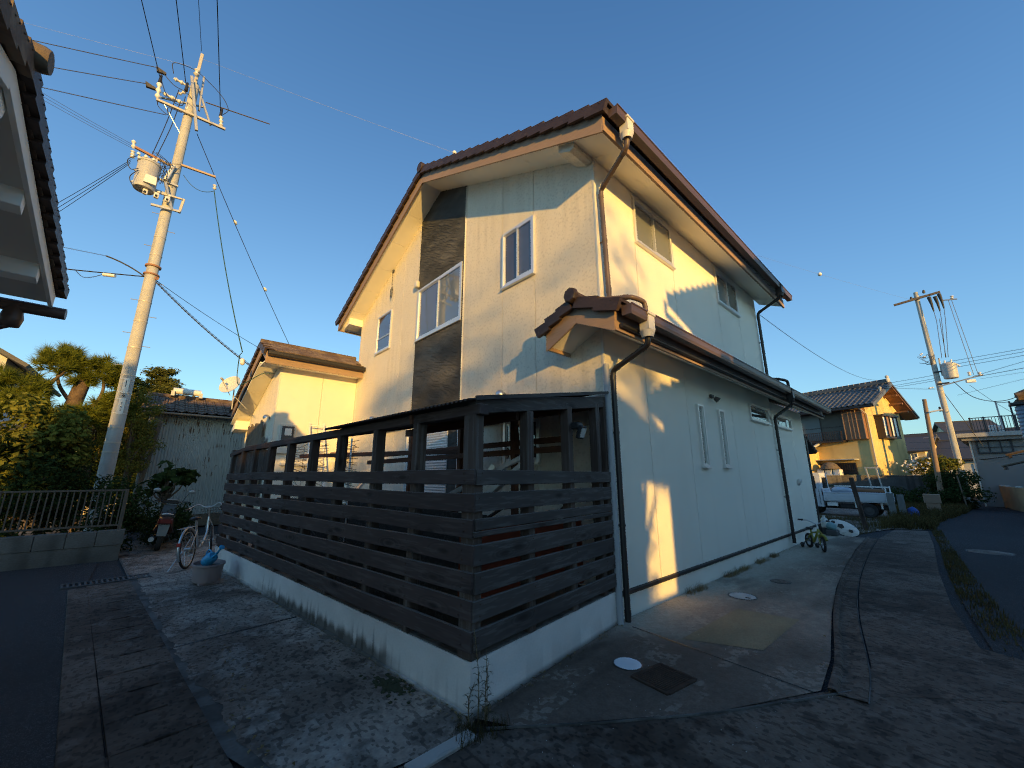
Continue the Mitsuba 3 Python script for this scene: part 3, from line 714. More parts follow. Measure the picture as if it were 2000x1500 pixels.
# drain covers with hand slots
d0, d1 = np.array([-.79, -3.87]), np.array([-3.48, -4.12]); dd = unit(d1-d0); dn = np.array([-dd[1], dd[0]]);  dn = dn if dn[1] > 0 else -dn
step = np.linalg.norm(d1-d0)/6
dr_base = M(); a = d0-dd*step*2.5; b = d0+dd*step*12.4
dr_base.beam((*a, -.045), (*b, -.045), .476, .05)
struct('drain_channel', dr_base, 'm_black')
Nslab = 13
for i in range(-2, 12):
    c = d0+dd*step*(i+.5); hl, hw = step/2-.004, .235
    sl = sbox(-hl, -hw, hl, hw).difference(sbox(hl-.012, -.085, hl+1, .085)).difference(sbox(-hl-1, -.085, -hl+.012, .085))
    m = M().prism(sl, (c[0], c[1], -.055+rng.normal(0, .0012)), (dd[0], dd[1], 0), (-dd[1], dd[0], 0), .058)
    part('drain_channel', 'cover_slab', m, 'm_pavement')
m = M(); a = d0-dd*step*2.5-dn*.35; b = d0+dd*step*11.8-dn*.32
m.beam((*a, -.02), (*b, -.02), .195, .05, b=.006); struct('kerb', m, 'm_pavement')
# grating at the far end of the drain
gr = thing('drain_grating', 'long steel grating across the far end of the drain beside the left road', 'grating')
c = d0+dd*step*12.15
m = M(); m.obox((*c, .0), [(*dn, 0), (*dd, 0), (0, 0, 1)], (.50, .018, .012)); m.obox((*(c+dd*.30), .0), [(*dn, 0), (*dd, 0), (0, 0, 1)], (.50, .018, .012)); part(gr, 'rim', m, 'm_darkgrey')
for i in range(17):
    q = c+dd*.15+dn*(-.48+i*.06); m = M(); m.obox((*q, .0), [(*dd, 0), (*dn, 0), (0, 0, 1)], (.132, .014, .009), .003); part(gr, 'bar', m, 'm_darkgrey')

def disc_cover(name, x, y, r, mat, label, cat, rim='m_darkgrey', z=.004, sx=1):
    k = thing(name, label, cat)
    m = M().lathe([(r*1.0, -.01), (r*1.09, .006), (r*1.02, .008), (r*1.0, .004)], (x, y, z), (0, 0, 1), 36); part(k, 'rim', m, rim, 30)
    m = M().lathe([(0, .010), (r*.93, .009), (r*.985, .005), (r*.99, -.01)], (x, y, z), (0, 0, 1), 36); part(k, 'lid', m, mat, 30)
    return k
flat('m_lid_blue', (.62, .66, .70), .45)
def f_lid(p, n, uv):
    return mi.Color3f(.44, .44, .42)*(.7+.4*fbm(p.x*9, p.y*9, 0, 3))
proc('m_lid_grey', f_lid, .7)
disc_cover('manhole_cover', .63, -.83, .118, 'm_lid_blue', 'round bright white plastic cover in the concrete beside the rusty grate', 'manhole cover')
mh = disc_cover('manhole_cover', .60, 2.08, .165, 'm_lid_grey', 'round scuffed grey cover on the concrete beside the tan patch', 'manhole cover')
m = M(); m.bx(.66, .72, 2.00, 2.03, .012, .018); part(mh, 'key_slot', m, 'm_black')
disc_cover('manhole_cover', 3.05, 9.6, .33, 'm_conc_dark', 'wide iron manhole cover in the dark asphalt of the right road', 'manhole cover', z=-.012)
disc_cover('manhole_cover', .73, 3.35, .13, 'm_conc_dark', 'small teal-grey cover by the wall half lost in the concrete', 'manhole cover')
# rusty grate
def f_rust(p, n, uv): return mix(mi.Color3f(.032, .020, .014), mi.Color3f(.075, .046, .032), fbm(p.x*14, p.y*14, p.z*14, 3))
proc('m_rust', f_rust, .85)
rg = thing('rusty_grate', 'square rusty brown drain grate set in the forecourt', 'grate')
q0 = np.array([.80, -1.0]); e1 = np.array([.85, -.62])-q0; e2 = np.array([1.08, -1.06])-q0
cc = q0+(e1+e2)/2; u1, u2 = unit(e1), unit(e2); u2 = unit(u2-u1*(u1@u2))
m = M()
for s_ in (-1, 1):
    m.obox((*(cc+u1*.19*s_), .008), [(*u2, 0), (*u1, 0), (0, 0, 1)], (.17, .012, .010), .003); m.obox((*(cc+u2*.165*s_), .008), [(*u1, 0), (*u2, 0), (0, 0, 1)], (.178, .012, .0095), .003)
part(rg, 'rim', m, 'm_rust')
for i in range(15):
    m = M(); m.obox((*(cc+u2*(-.145+i*.0207)), .006), [(*u1, 0), (*u2, 0), (0, 0, 1)], (.178, .006, .008)); part(rg, 'bar', m, 'm_rust')
m = M(); m.obox((*cc, .0045), [(*u1, 0), (*u2, 0), (0, 0, 1)], (.178, .155, .0005)); part(rg, 'pit', m, 'm_black')

# ---------------------------------------------------------------- low wall and slatted timber fence round the deck
F0, F1, F2 = np.array([.33, -2.31]), np.array([.02, -.02]), np.array([-6.75, -3.03])
uL, uR = unit(F2-F0), unit(F1-F0); LL, LR = np.linalg.norm(F2-F0), np.linalg.norm(F1-F0)
nL = np.array([uL[1], -uL[0]]); nL = nL if nL[1] < 0 else -nL
nRr = np.array([uR[1], -uR[0]]); nRr = nRr if nRr[0] > 0 else -nRr
fL = Fr((*F0, 0), (*uL, 0), (*nL, 0)); fR = Fr((*F0, 0), (*uR, 0), (*nRr, 0))
lw = thing('low_wall', 'low whitish concrete wall stained black along its foot under the slatted fence', 'wall')
lwp = Polygon([tuple(F0), tuple(F1), tuple(F1-nRr*.12), tuple(F0+uL*.13+uR*.13), tuple(F2-nL*.12), tuple(F2)])
# two straight runs butted at the corner, mortar cap slightly rough
m = M(); m.prism(lwp, (0, 0, -.1), (1, 0, 0), (0, 1, 0), .425)
part(lw, 'run', m, 'm_conc_low')
cap = M(); cap.prism(lwp.buffer(-.012, join_style=2), (0, 0, .324), (1, 0, 0), (0, 1, 0), .012)
part(lw, 'mortar_bed', cap, 'm_block')
ft = M()
for i in range(70):
    a = LL*i/70; ft.obox(fL.p(a+LL/140, .004+rng.random()*.012, .005), [fL.u, fL.n, fL.z], (LL/135, .008+.012*rng.random(), .012))
part(lw, 'mortar_fillet', ft, 'm_conc_low')

fence = thing('slatted_fence', 'dark weathered timber fence of wide horizontal slats with open upper frame', 'fence')
zs = [(1.53, 1.65), (1.335, 1.475), (1.15, 1.285), (.955, 1.10), (.76, .905), (.58, .72), (.39, .53)]
for i, (z0, z1) in enumerate(zs):
    # left face: boards jointed end to end along the run, slight sag and twist
    joints = [[-.02, 7.02], [-.03, 7.04], [-.01, 2.05, 7.0], [-.03, 7.03], [-.015, 7.04], [-.02, 7.02], [-.02, 7.05]][i]
    for a0, a1 in zip(joints[:-1], joints[1:]):
        t = rng.normal(0, .004)
        m = M(); n = 10; aa = np.linspace(a0+.002, a1-.002, n)
        for k in range(n-1):
            pass
        sag = lambda a: -.006*math.sin(a*1.1+i)+.004*math.sin(a*2.7+2*i)
        ring = []
        for a in aa:
            s = sag(a)+t; d = .026+.003*math.sin(a*1.7+i*2)
            ring.append([fL.p(a, z0+s, .004), fL.p(a, z0+s+.004, d), fL.p(a, z1+s-.004, d), fL.p(a, z1+s, .004)])
        V = np.array(ring).reshape(-1, 3)
        F = [[k*4+j, k*4+(j+1) % 4, (k+1)*4+(j+1) % 4, (k+1)*4+j] for k in range(n-1) for j in range(4)]+[[3, 2, 1, 0], [(n-1)*4, (n-1)*4+1, (n-1)*4+2, (n-1)*4+3]]
        mm = M().add(V, F)(); mm.fix_normals()
        part(fence, 'slat', mm, 'm_slat_x')
    for a0, a1, zz0, zz1 in ([(-.002, LR-.05, z0, z1)] if i != 2 else [(-.002, LR-.05, z0+.052, z1), (-.018, LR-.05, z0, z0+.049)]):
        m = M(); m.fb(fR, a0-(.014 if i % 2 else .0), a1, zz0+rng.normal(0, .002), zz1+rng.normal(0, .002), .004, .030, .004)
        part(fence, 'slat', m, 'm_slat_y')
# posts
for a in (0.10, .82, 1.55, 2.40, 3.20, 4.02, 4.85, 5.60, 6.30, 6.95):
    m = M(); m.fb(fL, a-.045, a+.045, .33, 2.10, -.098, .002, .005); part(fence, 'post', m, 'm_post')
for a, zt in ((.72, 2.28), (1.42, 2.42), (2.05, 2.54), (2.26, 2.58)):
    m = M(); m.fb(fR, a-.045, a+.045, .33, zt-.08, -.098, .002, .005); part(fence, 'post', m, 'm_post')
m = M(); m.fb(fR, -.002, .098, .335, 2.10, -.098, -.002, .005); part(fence, 'post', m, 'm_post')
sc_m = M()
for z0, z1 in zs:
    for a in (0.10, .82, 1.55, 2.40, 3.20, 4.02, 4.85, 5.60, 6.30, 6.95):
        for z in (z0+.035, z1-.035): sc_m.lathe([(.0055, -.002), (.0055, .0025), (0, .003)], fL.p(a+rng.normal(0, .012), z+rng.normal(0, .006), .0285), fL.n, 6)
    for a in (.04, .72, 1.42, 2.05):
        for z in (z0+.035, z1-.035): sc_m.lathe([(.0055, -.002), (.0055, .0025), (0, .003)], fR.p(a+rng.normal(0, .012), z+rng.normal(0, .006), .030), fR.n, 6)
part(fence, 'screw', sc_m, 'm_rust', kind='stuff')
# rails
m = M(); m.beam(fL.p(-.05, 2.125, -.045), fL.p(6.17, 2.085, -.045), .10, .085, b=.005); part(fence, 'top_rail', m, 'm_slat_x')
m = M(); m.beam(fL.p(6.17, 2.085, -.045), fL.p(7.12, 2.00, -.045), .095, .07, b=.005); part(fence, 'top_rail', m, 'm_slat_x')
m = M(); m.beam(fR.p(.0, 2.155, -.045), fR.p(LR-.03, 2.51, -.045), .09, .13, b=.005); part(fence, 'top_rail', m, 'm_slat_y')
# boarded bays at the far left
for a0, a1 in ((4.90, 5.55), (5.66, 6.24), (6.36, 6.9)):
    w_ = (a1-a0)/4
    for k in range(4):
        m = M(); m.fb(fL, a0+k*w_+.004, a0+(k+1)*w_-.004, 1.60, 2.03, -.075, -.055); part(fence, 'infill_board', m, 'm_post')

# deck roof: ledger, rafters, purlins, corrugated sheet
canopy = thing('deck_canopy', 'lean-to canopy of brown rafters and corrugated sheet above the slatted fence', 'canopy')
def rz(y): return 2.185+(2.64-2.185)*(y+2.35)/2.3      # underside height of the sheet above
m = M(); m.beam((-3.1, -.05, 2.50), (-.03, -.05, 2.50), .06, .12, b=.004); part(canopy, 'ledger', m, 'm_timber_brown')
for x in (-.55, -1.2, -1.85, -2.2):
    m = M(); m.beam((x, -2.42, rz(-2.42)-.05), (x, -.08, rz(-.08)-.05), .045, .09, b=.003); part(canopy, 'rafter', m, 'm_timber_brown')
for y in (-1.55, -.75):
    m = M(); m.beam((-2.3, y, rz(y)-.155), (.0, y, rz(y)-.155), .045, .09, b=.003); part(canopy, 'purlin', m, 'm_timber_brown')
for (x0, y0, z0, x1, y1, z1) in ((-5.6, -.55, 2.03, -.35, -.42, 2.05), (-4.9, -1.0, 1.86, -.2, -.55, 1.92), (-6.2, -1.9, 2.0, -2.4, -.6, 1.98)):
    m = M(); m.beam((x0, y0, z0), (x1, y1, z1), .045, .075, b=.003); part(canopy, 'brace', m, 'm_timber_brown')
for x in (-2.3, -1.05, -3.9):
    m = M(); m.beam((x, -.62, .3), (x, -.62, 2.35), .075, .075, b=.004); part(canopy, 'inner_post', m, 'm_timber_brown')
# corrugated sheet following the fence line
nx_, ny_ = 240, 2; V = []
for iy in range(ny_):
    for ix in range(nx_):
        s = ix/(nx_-1); f = iy/(ny_-1)
        fx = F0+uL*(2.62*s-.02)+nL*.10*(1-f)
        bxp = np.array([.0-2.45*s, -.04]) 
        p = fx*(1-f)+bxp*f; z = 2.185+.455*f-.03*s+.011*math.sin(2*math.pi*ix/5.0)
        V.append([p[0], p[1], z])
V = np.array(V); F = [[i, i+1, nx_+i+1, nx_+i] for i in range(nx_-1)]
V2 = V.copy(); V2[:, 2] += .004
sheet_m = M().add(V, [x[::-1] for x in F]).add(V2, F)
def f_sheet(p, n, uv): return mix(mi.Color3f(.030, .025, .022), mi.Color3f(.075, .060, .050), fbm(p.x*4, p.y*2, p.z, 3))
proc('m_sheet', f_sheet, .6)
part(canopy, 'roof_sheet', sheet_m, 'm_sheet')
m = M(); m.beam(fR.p(-.05, 2.205, .05), fR.p(LR-.02, 2.625, .05), .02, .035); part(canopy, 'edge_batten', m, 'm_slat_y')
# floor of the deck
m = M(); m.prism(lwp.buffer(0) and Polygon([(.15, -2.1), (-.12, -.06), (-8.5, -.06), (-8.5, -2.3), (-6.6, -2.85)]), (0, 0, .20), (1, 0, 0), (0, 1, 0), .03)
struct('deck_floor', m, 'm_board_grey')
lamp = thing('flood_lamp', 'black solar flood lamp fixed to a post of the open upper fence frame', 'lamp')
q = fR.p(1.42, 2.12, .03)
m = M(); m.obox(q+fR.n*.05, [fR.u, fR.n, fR.z], (.05, .05, .035), .01); m.obox(q+fR.n*.10+np.array([0, 0, -.07]), [fR.u, unit(fR.n+np.array([0, 0, -.35])), unit(np.cross(fR.u, fR.n+np.array([0, 0, -.35])))], (.055, .022, .07), .008); part(lamp, 'body', m, 'm_black')
m = M(); m.obox(q+fR.n*.123+np.array([0, 0, -.08]), [fR.u, unit(fR.n+np.array([0, 0, -.35])), unit(np.cross(fR.u, fR.n+np.array([0, 0, -.35])))], (.04, .004, .05)); part(lamp, 'lens', m, 'm_lid_grey')
# grey plastic pipe standing at the fence end
gp = M(); gp.tube([(.055, -.045, .0), (.055, -.045, 3.0)], .038, 14)
for z in (.55, 1.45, 2.3): gp.tube([(.055, -.045, z-.02), (.055, -.045, z+.02)], .043, 14)
flat('m_pvc', (.33, .345, .36), .45)
one('vent_pipe', gp, 'm_pvc', 'grey plastic pipe standing between fence end and black downpipe', 'pipe', smooth=40)

# scrap timber and aluminium heaped inside
for i in range(26):
    x = -3.6+3.5*rng.random(); y = -1.9+1.5*rng.random(); an = rng.uniform(-.6, .6)
    L = rng.uniform(1.2, 2.2); el = rng.uniform(.15, .55); z = rng.uniform(.45, .95)
    d = np.array([math.cos(an)*math.cos(el), math.sin(an)*math.cos(el)*.5, math.sin(el)]); c = np.array([x, y, z])
    a, b = c-d*L/2, c+d*L/2
    lift = max(0, .26-a[2]); a[2] += lift; b[2] += lift
    over = max(0, b[2]-1.55); b[2] -= over
    for e_ in (a, b): e_[0] = np.clip(e_[0], -5.2, -.32); e_[1] = np.clip(e_[1], -2.0, -.2)
    m = M(); m.beam(a, b, rng.uniform(.05, .10), rng.uniform(.018, .03), b=.002)
    one('scrap_batten', m, 'm_batten', 'dark scrap batten in the timber heap behind the slatted fence', 'batten', 'battens heaped behind the slatted fence')
for i, (x0, y0, x1, y1, h, w_) in enumerate(((-.35, -1.95, -1.35, -2.05, .98, .34), (-1.2, -1.85, -2.3, -2.1, 1.12, .42), (-2.2, -1.95, -3.3, -2.25, 1.02, .38), (-3.2, -2.1, -4.2, -2.3, .92, .4), (-4.1, -2.2, -5.2, -2.45, 1.05, .42), (-5.1, -2.3, -6.1, -2.6, .95, .4))):
    m = M(); d_ = unit(np.array([x1-x0, y1-y0, 0])); k_ = np.array([-d_[1], d_[0], 0]); k_ = k_ if k_[1] > 0 else -k_
    up_ = unit(np.array([0, 0, h])+k_*w_); L_ = math.hypot(x1-x0, y1-y0)
    m.obox(np.array([(x0+x1)/2, (y0+y1)/2, .24+h/2])+k_*w_/2, [d_, up_, np.cross(d_, up_)], (L_/2, math.hypot(h, w_)/2, .008), .002)
    one('gap_dark_sheet', m, 'm_batten', ['first', 'second', 'third', 'fourth', 'fifth', 'sixth'][i]+' added dark sheet from the corner standing in for shade behind the long fence side', 'board')  # sheets added to make the slat gaps read as deep shade
flat('m_alu_bright', (.62, .64, .66), .35, .7)
def profile(name, a, b, w, h, label):
    d = unit(np.array(b)-np.array(a)); m = M()
    m.beam(a, b, w, .004); up = np.array([0, 0, 1.0]); s = unit(np.cross(d, up)); u2 = np.cross(s, d)
    for o in (-1, 1): m.beam(np.array(a)+s*w/2*o+u2*h/2, np.array(b)+s*w/2*o+u2*h/2, .004, h)
    m.beam(np.array(a)+u2*h*.9, np.array(b)+u2*h*.9, w*.5, .004)
    one(name, m, 'm_alu_bright' , label, 'metal bar')
profile('metal_bar', (-.95, -.95, 1.35), (-2.35, -1.15, .55), .09, .05, 'long dark metal bar leaning up towards the barred window')
profile('metal_bar', (-.45, -1.0, 1.72), (-1.25, -1.2, 1.15), .11, .05, 'grey metal channel with pale cut end showing above the corner slats')
profile('metal_bar', (-.62, -.75, 1.85), (-2.2, -1.5, 1.05), .08, .05, 'longest slanting metal bar crossing in front of the barred window')
profile('metal_bar', (-1.0, -1.0, 1.72), (-1.5, -1.6, .6), .08, .05, 'short steep metal bar propping the slanting one')
profile('metal_bar', (-3.1, -1.9, 1.38), (-4.0, -1.3, 1.62), .05, .03, 'white metal strip lying between slats near the roller shutter')
flat('m_redboard', (.30, .055, .020), .7)
one('red_board', M().bx(-.30, -.27, -2.0, -.25, .40, 1.12, .004), 'm_redboard', 'reddish board standing close behind the right fence slats', 'board')
# ---------------------------------------------------------------- foliage
def leafmat(name, lo, hi, sc=9.0, trans=.45, rough=.55):
    def f(p, n, uv): return mix(lo, hi, smoothstep(.2, .8, .55*cell_rand(p.x*sc*2, p.y*sc*2, p.z*sc*2)+.45*fbm(p.x*2, p.y*2, p.z*2, 2)))
    scene[name] = {'type': 'principledthin', 'base_color': mikit.proc(f), 'roughness': rough, 'diff_trans': trans, 'spec_trans': 0.0, 'eta': 1.35}
    return name
leafmat('m_leaf_broad', (.075, .10, .022), (.225, .22, .047))
leafmat('m_leaf_dark', (.022, .038, .016), (.055, .085, .028))
leafmat('m_leaf_fine', (.10, .11, .022), (.27, .235, .05))
leafmat('m_leaf_conifer', (.065, .085, .025), (.17, .18, .055))
leafmat('m_needle', (.085, .115, .018), (.19, .21, .032))
leafmat('m_grass', (.06, .050, .020), (.13, .105, .045))
leafmat('m_grass_dark', (.022, .034, .014), (.055, .072, .028))
leafmat('m_straw', (.14, .10, .05), (.26, .20, .10))
def f_bark(p, n, uv): return mix(mi.Color3f(.06, .04, .028), mi.Color3f(.20, .145, .10), fbm(p.x*14, p.y*14, p.z*9, 3))
proc('m_bark', f_bark, .9, lambda p, n, uv: .02*fbm(p.x*22, p.y*22, p.z*14, 2), 1.0, 4e-3)

def rand_dirs(r, n):
    v = r.normal(size=(n, 3)); return v/np.linalg.norm(v, axis=1, keepdims=True)
def leaves(centres, normals, size, r, asp=.5, fold=.25, jit=.8):
    """folded diamond leaves at the points, facing roughly the normals"""
    n = len(centres); nn = normals+jit*r.normal(size=(n, 3))*.6; nn /= np.linalg.norm(nn, axis=1, keepdims=True)
    t = np.cross(nn, rand_dirs(r, n)); t /= np.linalg.norm(t, axis=1, keepdims=True)+1e-9; b = np.cross(nn, t)
    L = (size*r.uniform(.6, 1.25, n))[:, None]
    tip, base = centres+t*L*.5-nn*L*.12, centres-t*L*.5
    l, rr = centres+b*L*asp*.5+nn*L*fold*.4-t*L*.08, centres-b*L*asp*.5+nn*L*fold*.4-t*L*.08
    V = np.stack([base, l, tip, rr], 1).reshape(-1, 3); i = np.arange(n)[:, None]*4
    return V, np.vstack([i+[0, 2, 1], i+[0, 3, 2]])
def blob_points(r, blobs, n, shell=.45):
    """points in ellipsoid blobs [(c, radii)], towards the surface; returns points, outward normals"""
    vol = np.array([np.prod(b[1])**.75 for b in blobs]); k = r.choice(len(blobs), n, p=vol/vol.sum())
    C = np.array([b[0] for b in blobs])[k]; R = np.array([b[1] for b in blobs])[k]
    d = rand_dirs(r, n); rad = (shell+(1-shell)*r.random(n)**.7)[:, None]*r.uniform(.9, 1.08, (n, 1))
    return C+d*R*rad, d
def clump_blobs(r, c, R, n, size):
    """many small clumps spread through a big ellipsoid, uneven outline"""
    d = rand_dirs(r, n); rad = r.random(n)**.42
    q = np.asarray(c)+d*np.asarray(R)*rad[:, None]
    return [(p, np.array([1, 1, .8])*size*r.uniform(.6, 1.25)) for p in q]
def bush(name, label, cat, c, R, nclump, csize, nleaf, lsize, mat, seed, base=None, trunk=True, asp=.5, group=None, extra=()):
    r = np.random.default_rng(seed); k = thing(name, label, cat, group)
    bl = clump_blobs(r, c, R, nclump, csize)+list(extra)
    P, N = blob_points(r, bl, nleaf)
    V, F = leaves(P, N+np.array([0, 0, .5]), lsize, r, asp)
    ok = np.repeat(P[:, 2] > .03, 4)
    part(k, 'crown', M().add(V, F), mat, kind='stuff')
    if trunk:
        b = np.array(base if base is not None else (c[0], c[1], 0.0)); m = M()
        m.tube([b, b*.5+np.array(c)*.5+r.normal(0, .05, 3), c], [.07, .055, .03], 7)
        for q, _ in bl[:min(10, len(bl))]:
            m.tube([b*.4+np.array(c)*.6, (np.array(c)*.6+b*.4+q)/2+r.normal(0, .06, 3), q], [.03, .02, .008], 5)
        part(k, 'stem', m, 'm_bark')
    return k

# left-hand garden
bush('broadleaf_bush', 'tall bush of large yellow-green leaves at the left picture edge below the white house', 'bush', (-10.2, -6.40, 1.95), (.95, .75, 1.15), 60, .34, 5200, .15, 'm_leaf_broad', 21, asp=.62)
bush('broadleaf_bush', 'sunlit bush of yellow-green leaves in front of the pine trunk', 'bush', (-10.4, -5.75, 2.2), (.6, .5, .95), 34, .30, 3000, .13, 'm_leaf_broad', 22, asp=.6)
bush('shade_shrub', 'dark green shrub in shade right behind the iron railing', 'bush', (-9.9, -5.95, 1.25), (.75, .95, .95), 40, .36, 4200, .10, 'm_leaf_dark', 23)
bush('shade_shrub', 'dark bushy shrub at the foot of the left concrete pole', 'bush', (-10.6, -5.35, 1.35), (.8, .6, 1.1), 40, .34, 4200, .09, 'm_leaf_dark', 24)
bush('fine_shrub', 'airy yellow-green shrub with small leaves right of the left pole', 'bush', (-13.1, -4.65, 2.9), (.55, .52, 1.35), 46, .26, 4600, .085, 'm_leaf_fine', 25, asp=.4)
bush('fine_shrub', 'feathery light green shrub just left of the concrete pole', 'bush', (-13.4, -5.45, 2.7), (.5, .35, 1.0), 26, .24, 2600, .085, 'm_leaf_fine', 26, asp=.4)
bush('shade_shrub', 'dark shrub between the railing and the scooter', 'bush', (-9.6, -4.45, .8), (.5, .38, .75), 26, .28, 2400, .09, 'm_leaf_dark', 27)
bush('shade_shrub', 'low dark weeds tangled behind scooter and bicycle', 'bush', (-10.9, -3.6, .45), (1.4, .55, .5), 40, .24, 3200, .08, 'm_leaf_dark', 28)
bush('fig_sapling', 'sapling with large lobed dark leaves in front of the corrugated shed', 'plant', (-11.4, -3.75, 1.55), (.65, .42, .42), 12, .22, 120, .26, 'm_leaf_dark', 29, asp=.85)

def conifer(name, label, c, h, R, seed, mat='m_leaf_conifer', tiers=24):
    r = np.random.default_rng(seed); k = thing(name, label, 'tree'); V, F, n = [], [], 0
    for i in range(tiers):
        z = c[2]+h*(.12+.86*i/tiers); rr = R
        for a in r.uniform(0, 2*math.pi, 9):
            d = np.array([math.cos(a), math.sin(a), r.uniform(-.05, .55)]); m_ = 100; rr = R*(1-.80*i/tiers)*r.uniform(.55, 1.1)
            t = r.random(m_)**.7
            P = np.array([c[0], c[1], z])+d*(rr*t)[:, None]+r.normal(0, .10, (m_, 3))*(.5+.5*t[:, None])*np.array([1, 1, .6])
            v, f = leaves(P, np.tile([d[0]*.3, d[1]*.3, .9], (m_, 1)), .17, r, .32); V.append(v); F.append(f+n); n += len(v)
    part(k, 'crown', M().add(np.vstack(V), np.vstack(F)), mat, kind='stuff')
    part(k, 'trunk', M().tube([c, (c[0], c[1], c[2]+h*.97)], [.13, .02], 8), 'm_bark'); return k
conifer('cypress_tree', 'pale green conifer with spreading sprays behind the shed roof', (-19.2, -4.35, 0), 6.2, 2.1, 31)
conifer('cypress_tree', 'darker conifer half hidden by the left concrete pole', (-18.6, -5.25, 0), 5.6, 1.5, 32, 'm_leaf_dark')
bush('far_tree', 'rounded olive tree top seen over the shed beside the satellite dish', 'tree', (-24, -3.15, 4.9), (1.5, .9, 1.15), 30, .42, 2200, .16, 'm_leaf_fine', 33)

# cloud-pruned pine
def pine(base, seed):
    r = np.random.default_rng(seed); k = thing('pine_tree', 'cloud-pruned pine with bare bent limbs and tufts of long needles', 'pine tree')
    B = np.array(base); tr = smooth_path([B, B+(.02, .02, 1.4), B+(0, .10, 2.4), B+(.05, .12, 3.1), B+(.05, .22, 4.0)], 6)
    part(k, 'trunk', M().tube(tr, np.linspace(.24, .15, len(tr)), 10), 'm_bark', True)
    tips = []
    def limb(p, r0):
        q = smooth_path(p, 5); part(k, 'limb', M().tube(q, np.linspace(r0, r0*.45, len(q)), 7), 'm_bark', True)
        return q
    def pad(c, R, n): tips.append((np.array(c), np.array(R)*1.22, int(n*1.5)))
    y0, z0 = base[1], base[2]
    o = lambda y, z, x=0: (B[0]+x, B[1]+y, z)
    limb([o(.1, 3.0), o(-.25, 3.3, .2), o(-.35, 3.9, .3), o(-.15, 4.35, .3)], .07); pad(o(-.20, 4.55, .3), (.34, .42, .26), 34)
    limb([o(.1, 3.5), o(-.2, 3.95), o(-.3, 4.3), o(-.25, 4.6)], .05); pad(o(-.3, 4.78), (.3, .30, .22), 22)
    limb([o(.15, 3.1), o(.5, 3.5, .1), o(.62, 3.9, .15), o(.58, 4.3, .15)], .06); pad(o(.52, 4.5, .15), (.32, .34, .28), 30); pad(o(.85, 4.22, .1), (.22, .20, .16), 12)
    limb([o(.1, 2.6), o(-.5, 2.9, .3), o(-1.0, 3.4, .4)], .07); pad(o(-.95, 3.75, .45), (.5, .52, .34), 46); pad(o(-1.35, 3.9, .3), (.35, .32, .26), 24); pad(o(-.62, 3.4, .7), (.42, .42, .28), 34)
    limb([o(.1, 2.6), o(.6, 2.85, .2), o(.95, 3.3, .3)], .06); pad(o(.9, 3.5, .3), (.36, .36, .28), 28); pad(o(.5, 3.15, .5), (.36, .4, .22), 24); pad(o(.05, 3.05, .6), (.42, .42, .22), 26)
    pad(o(.2, 4.15, .15), (.2, .2, .15), 10)
    V, F, n = [], [], 0
    for c, R, cnt in tips:
        for _ in range(cnt):
            d = rand_dirs(r, 1)[0]; p = c+d*R*r.random()**.4; up = unit(d*.6+np.array([0, 0, .75])+r.normal(0, .25, 3)); m_ = 90
            nd = up*.75+rand_dirs(r, m_)*.75; nd[:, 2] -= .08; nd /= np.linalg.norm(nd, axis=1, keepdims=True)
            L = r.uniform(.16, .30, m_)[:, None]; s = np.cross(nd, rand_dirs(r, m_)); s /= np.linalg.norm(s, axis=1, keepdims=True)
            a = p+up*.05*r.uniform(-1, 1, (m_, 1)); v = np.stack([a-s*.0075, a+s*.0075, a+nd*L], 1).reshape(-1, 3)
            V.append(v); F.append(np.arange(m_*3).reshape(-1, 3)+n); n += m_*3
    part(k, 'needles', M().add(np.vstack(V), np.vstack(F)), 'm_needle', kind='stuff')
pine((-13.1, -6.10, .32), 35)

# ---------------------------------------------------------------- block wall with iron railing at the end of the left road
bw = thing('block_wall', 'low dark block wall with weathered coping at the end of the left road', 'wall')
m = M(); m.bx(-8.85, -8.66, -9.5, -4.36, -.1, .26); part(bw, 'base', m, 'm_block')
for i in range(13):
    y1 = -4.34-i*.40; m = M(); m.bx(-8.87, -8.645, y1-.393, y1, .262, .54+rng.normal(0, .004), .008); part(bw, 'block', m, 'm_block')
rl = thing('iron_railing', 'rusty iron railing of upright bars on the low block wall', 'railing')
flat('m_railing', (.085, .065, .050), .7)
for z in (.62, 1.30):
    m = M(); m.bx(-8.775, -8.735, -9.4, -4.42, z, z+.035, .004); part(rl, 'rail', m, 'm_railing')
for i in range(58):
    y = -4.50-i*.085; m = M(); m.bx(-8.765, -8.745, y-.010, y+.010, .655, 1.30); part(rl, 'bar', m, 'm_railing')
for y in (-4.44, -6.1, -7.8): m = M(); m.bx(-8.785, -8.725, y-.03, y+.03, .54, 1.34, .004); part(rl, 'post', m, 'm_railing')
struct('garden_soil', sheet([(-8.86, -12), (-8.86, -4.37), (-9.0, -4.2), (-14.1, -4.4), (-14.1, -1.0), (-30, -1), (-30, -12)], .02), 'm_block')

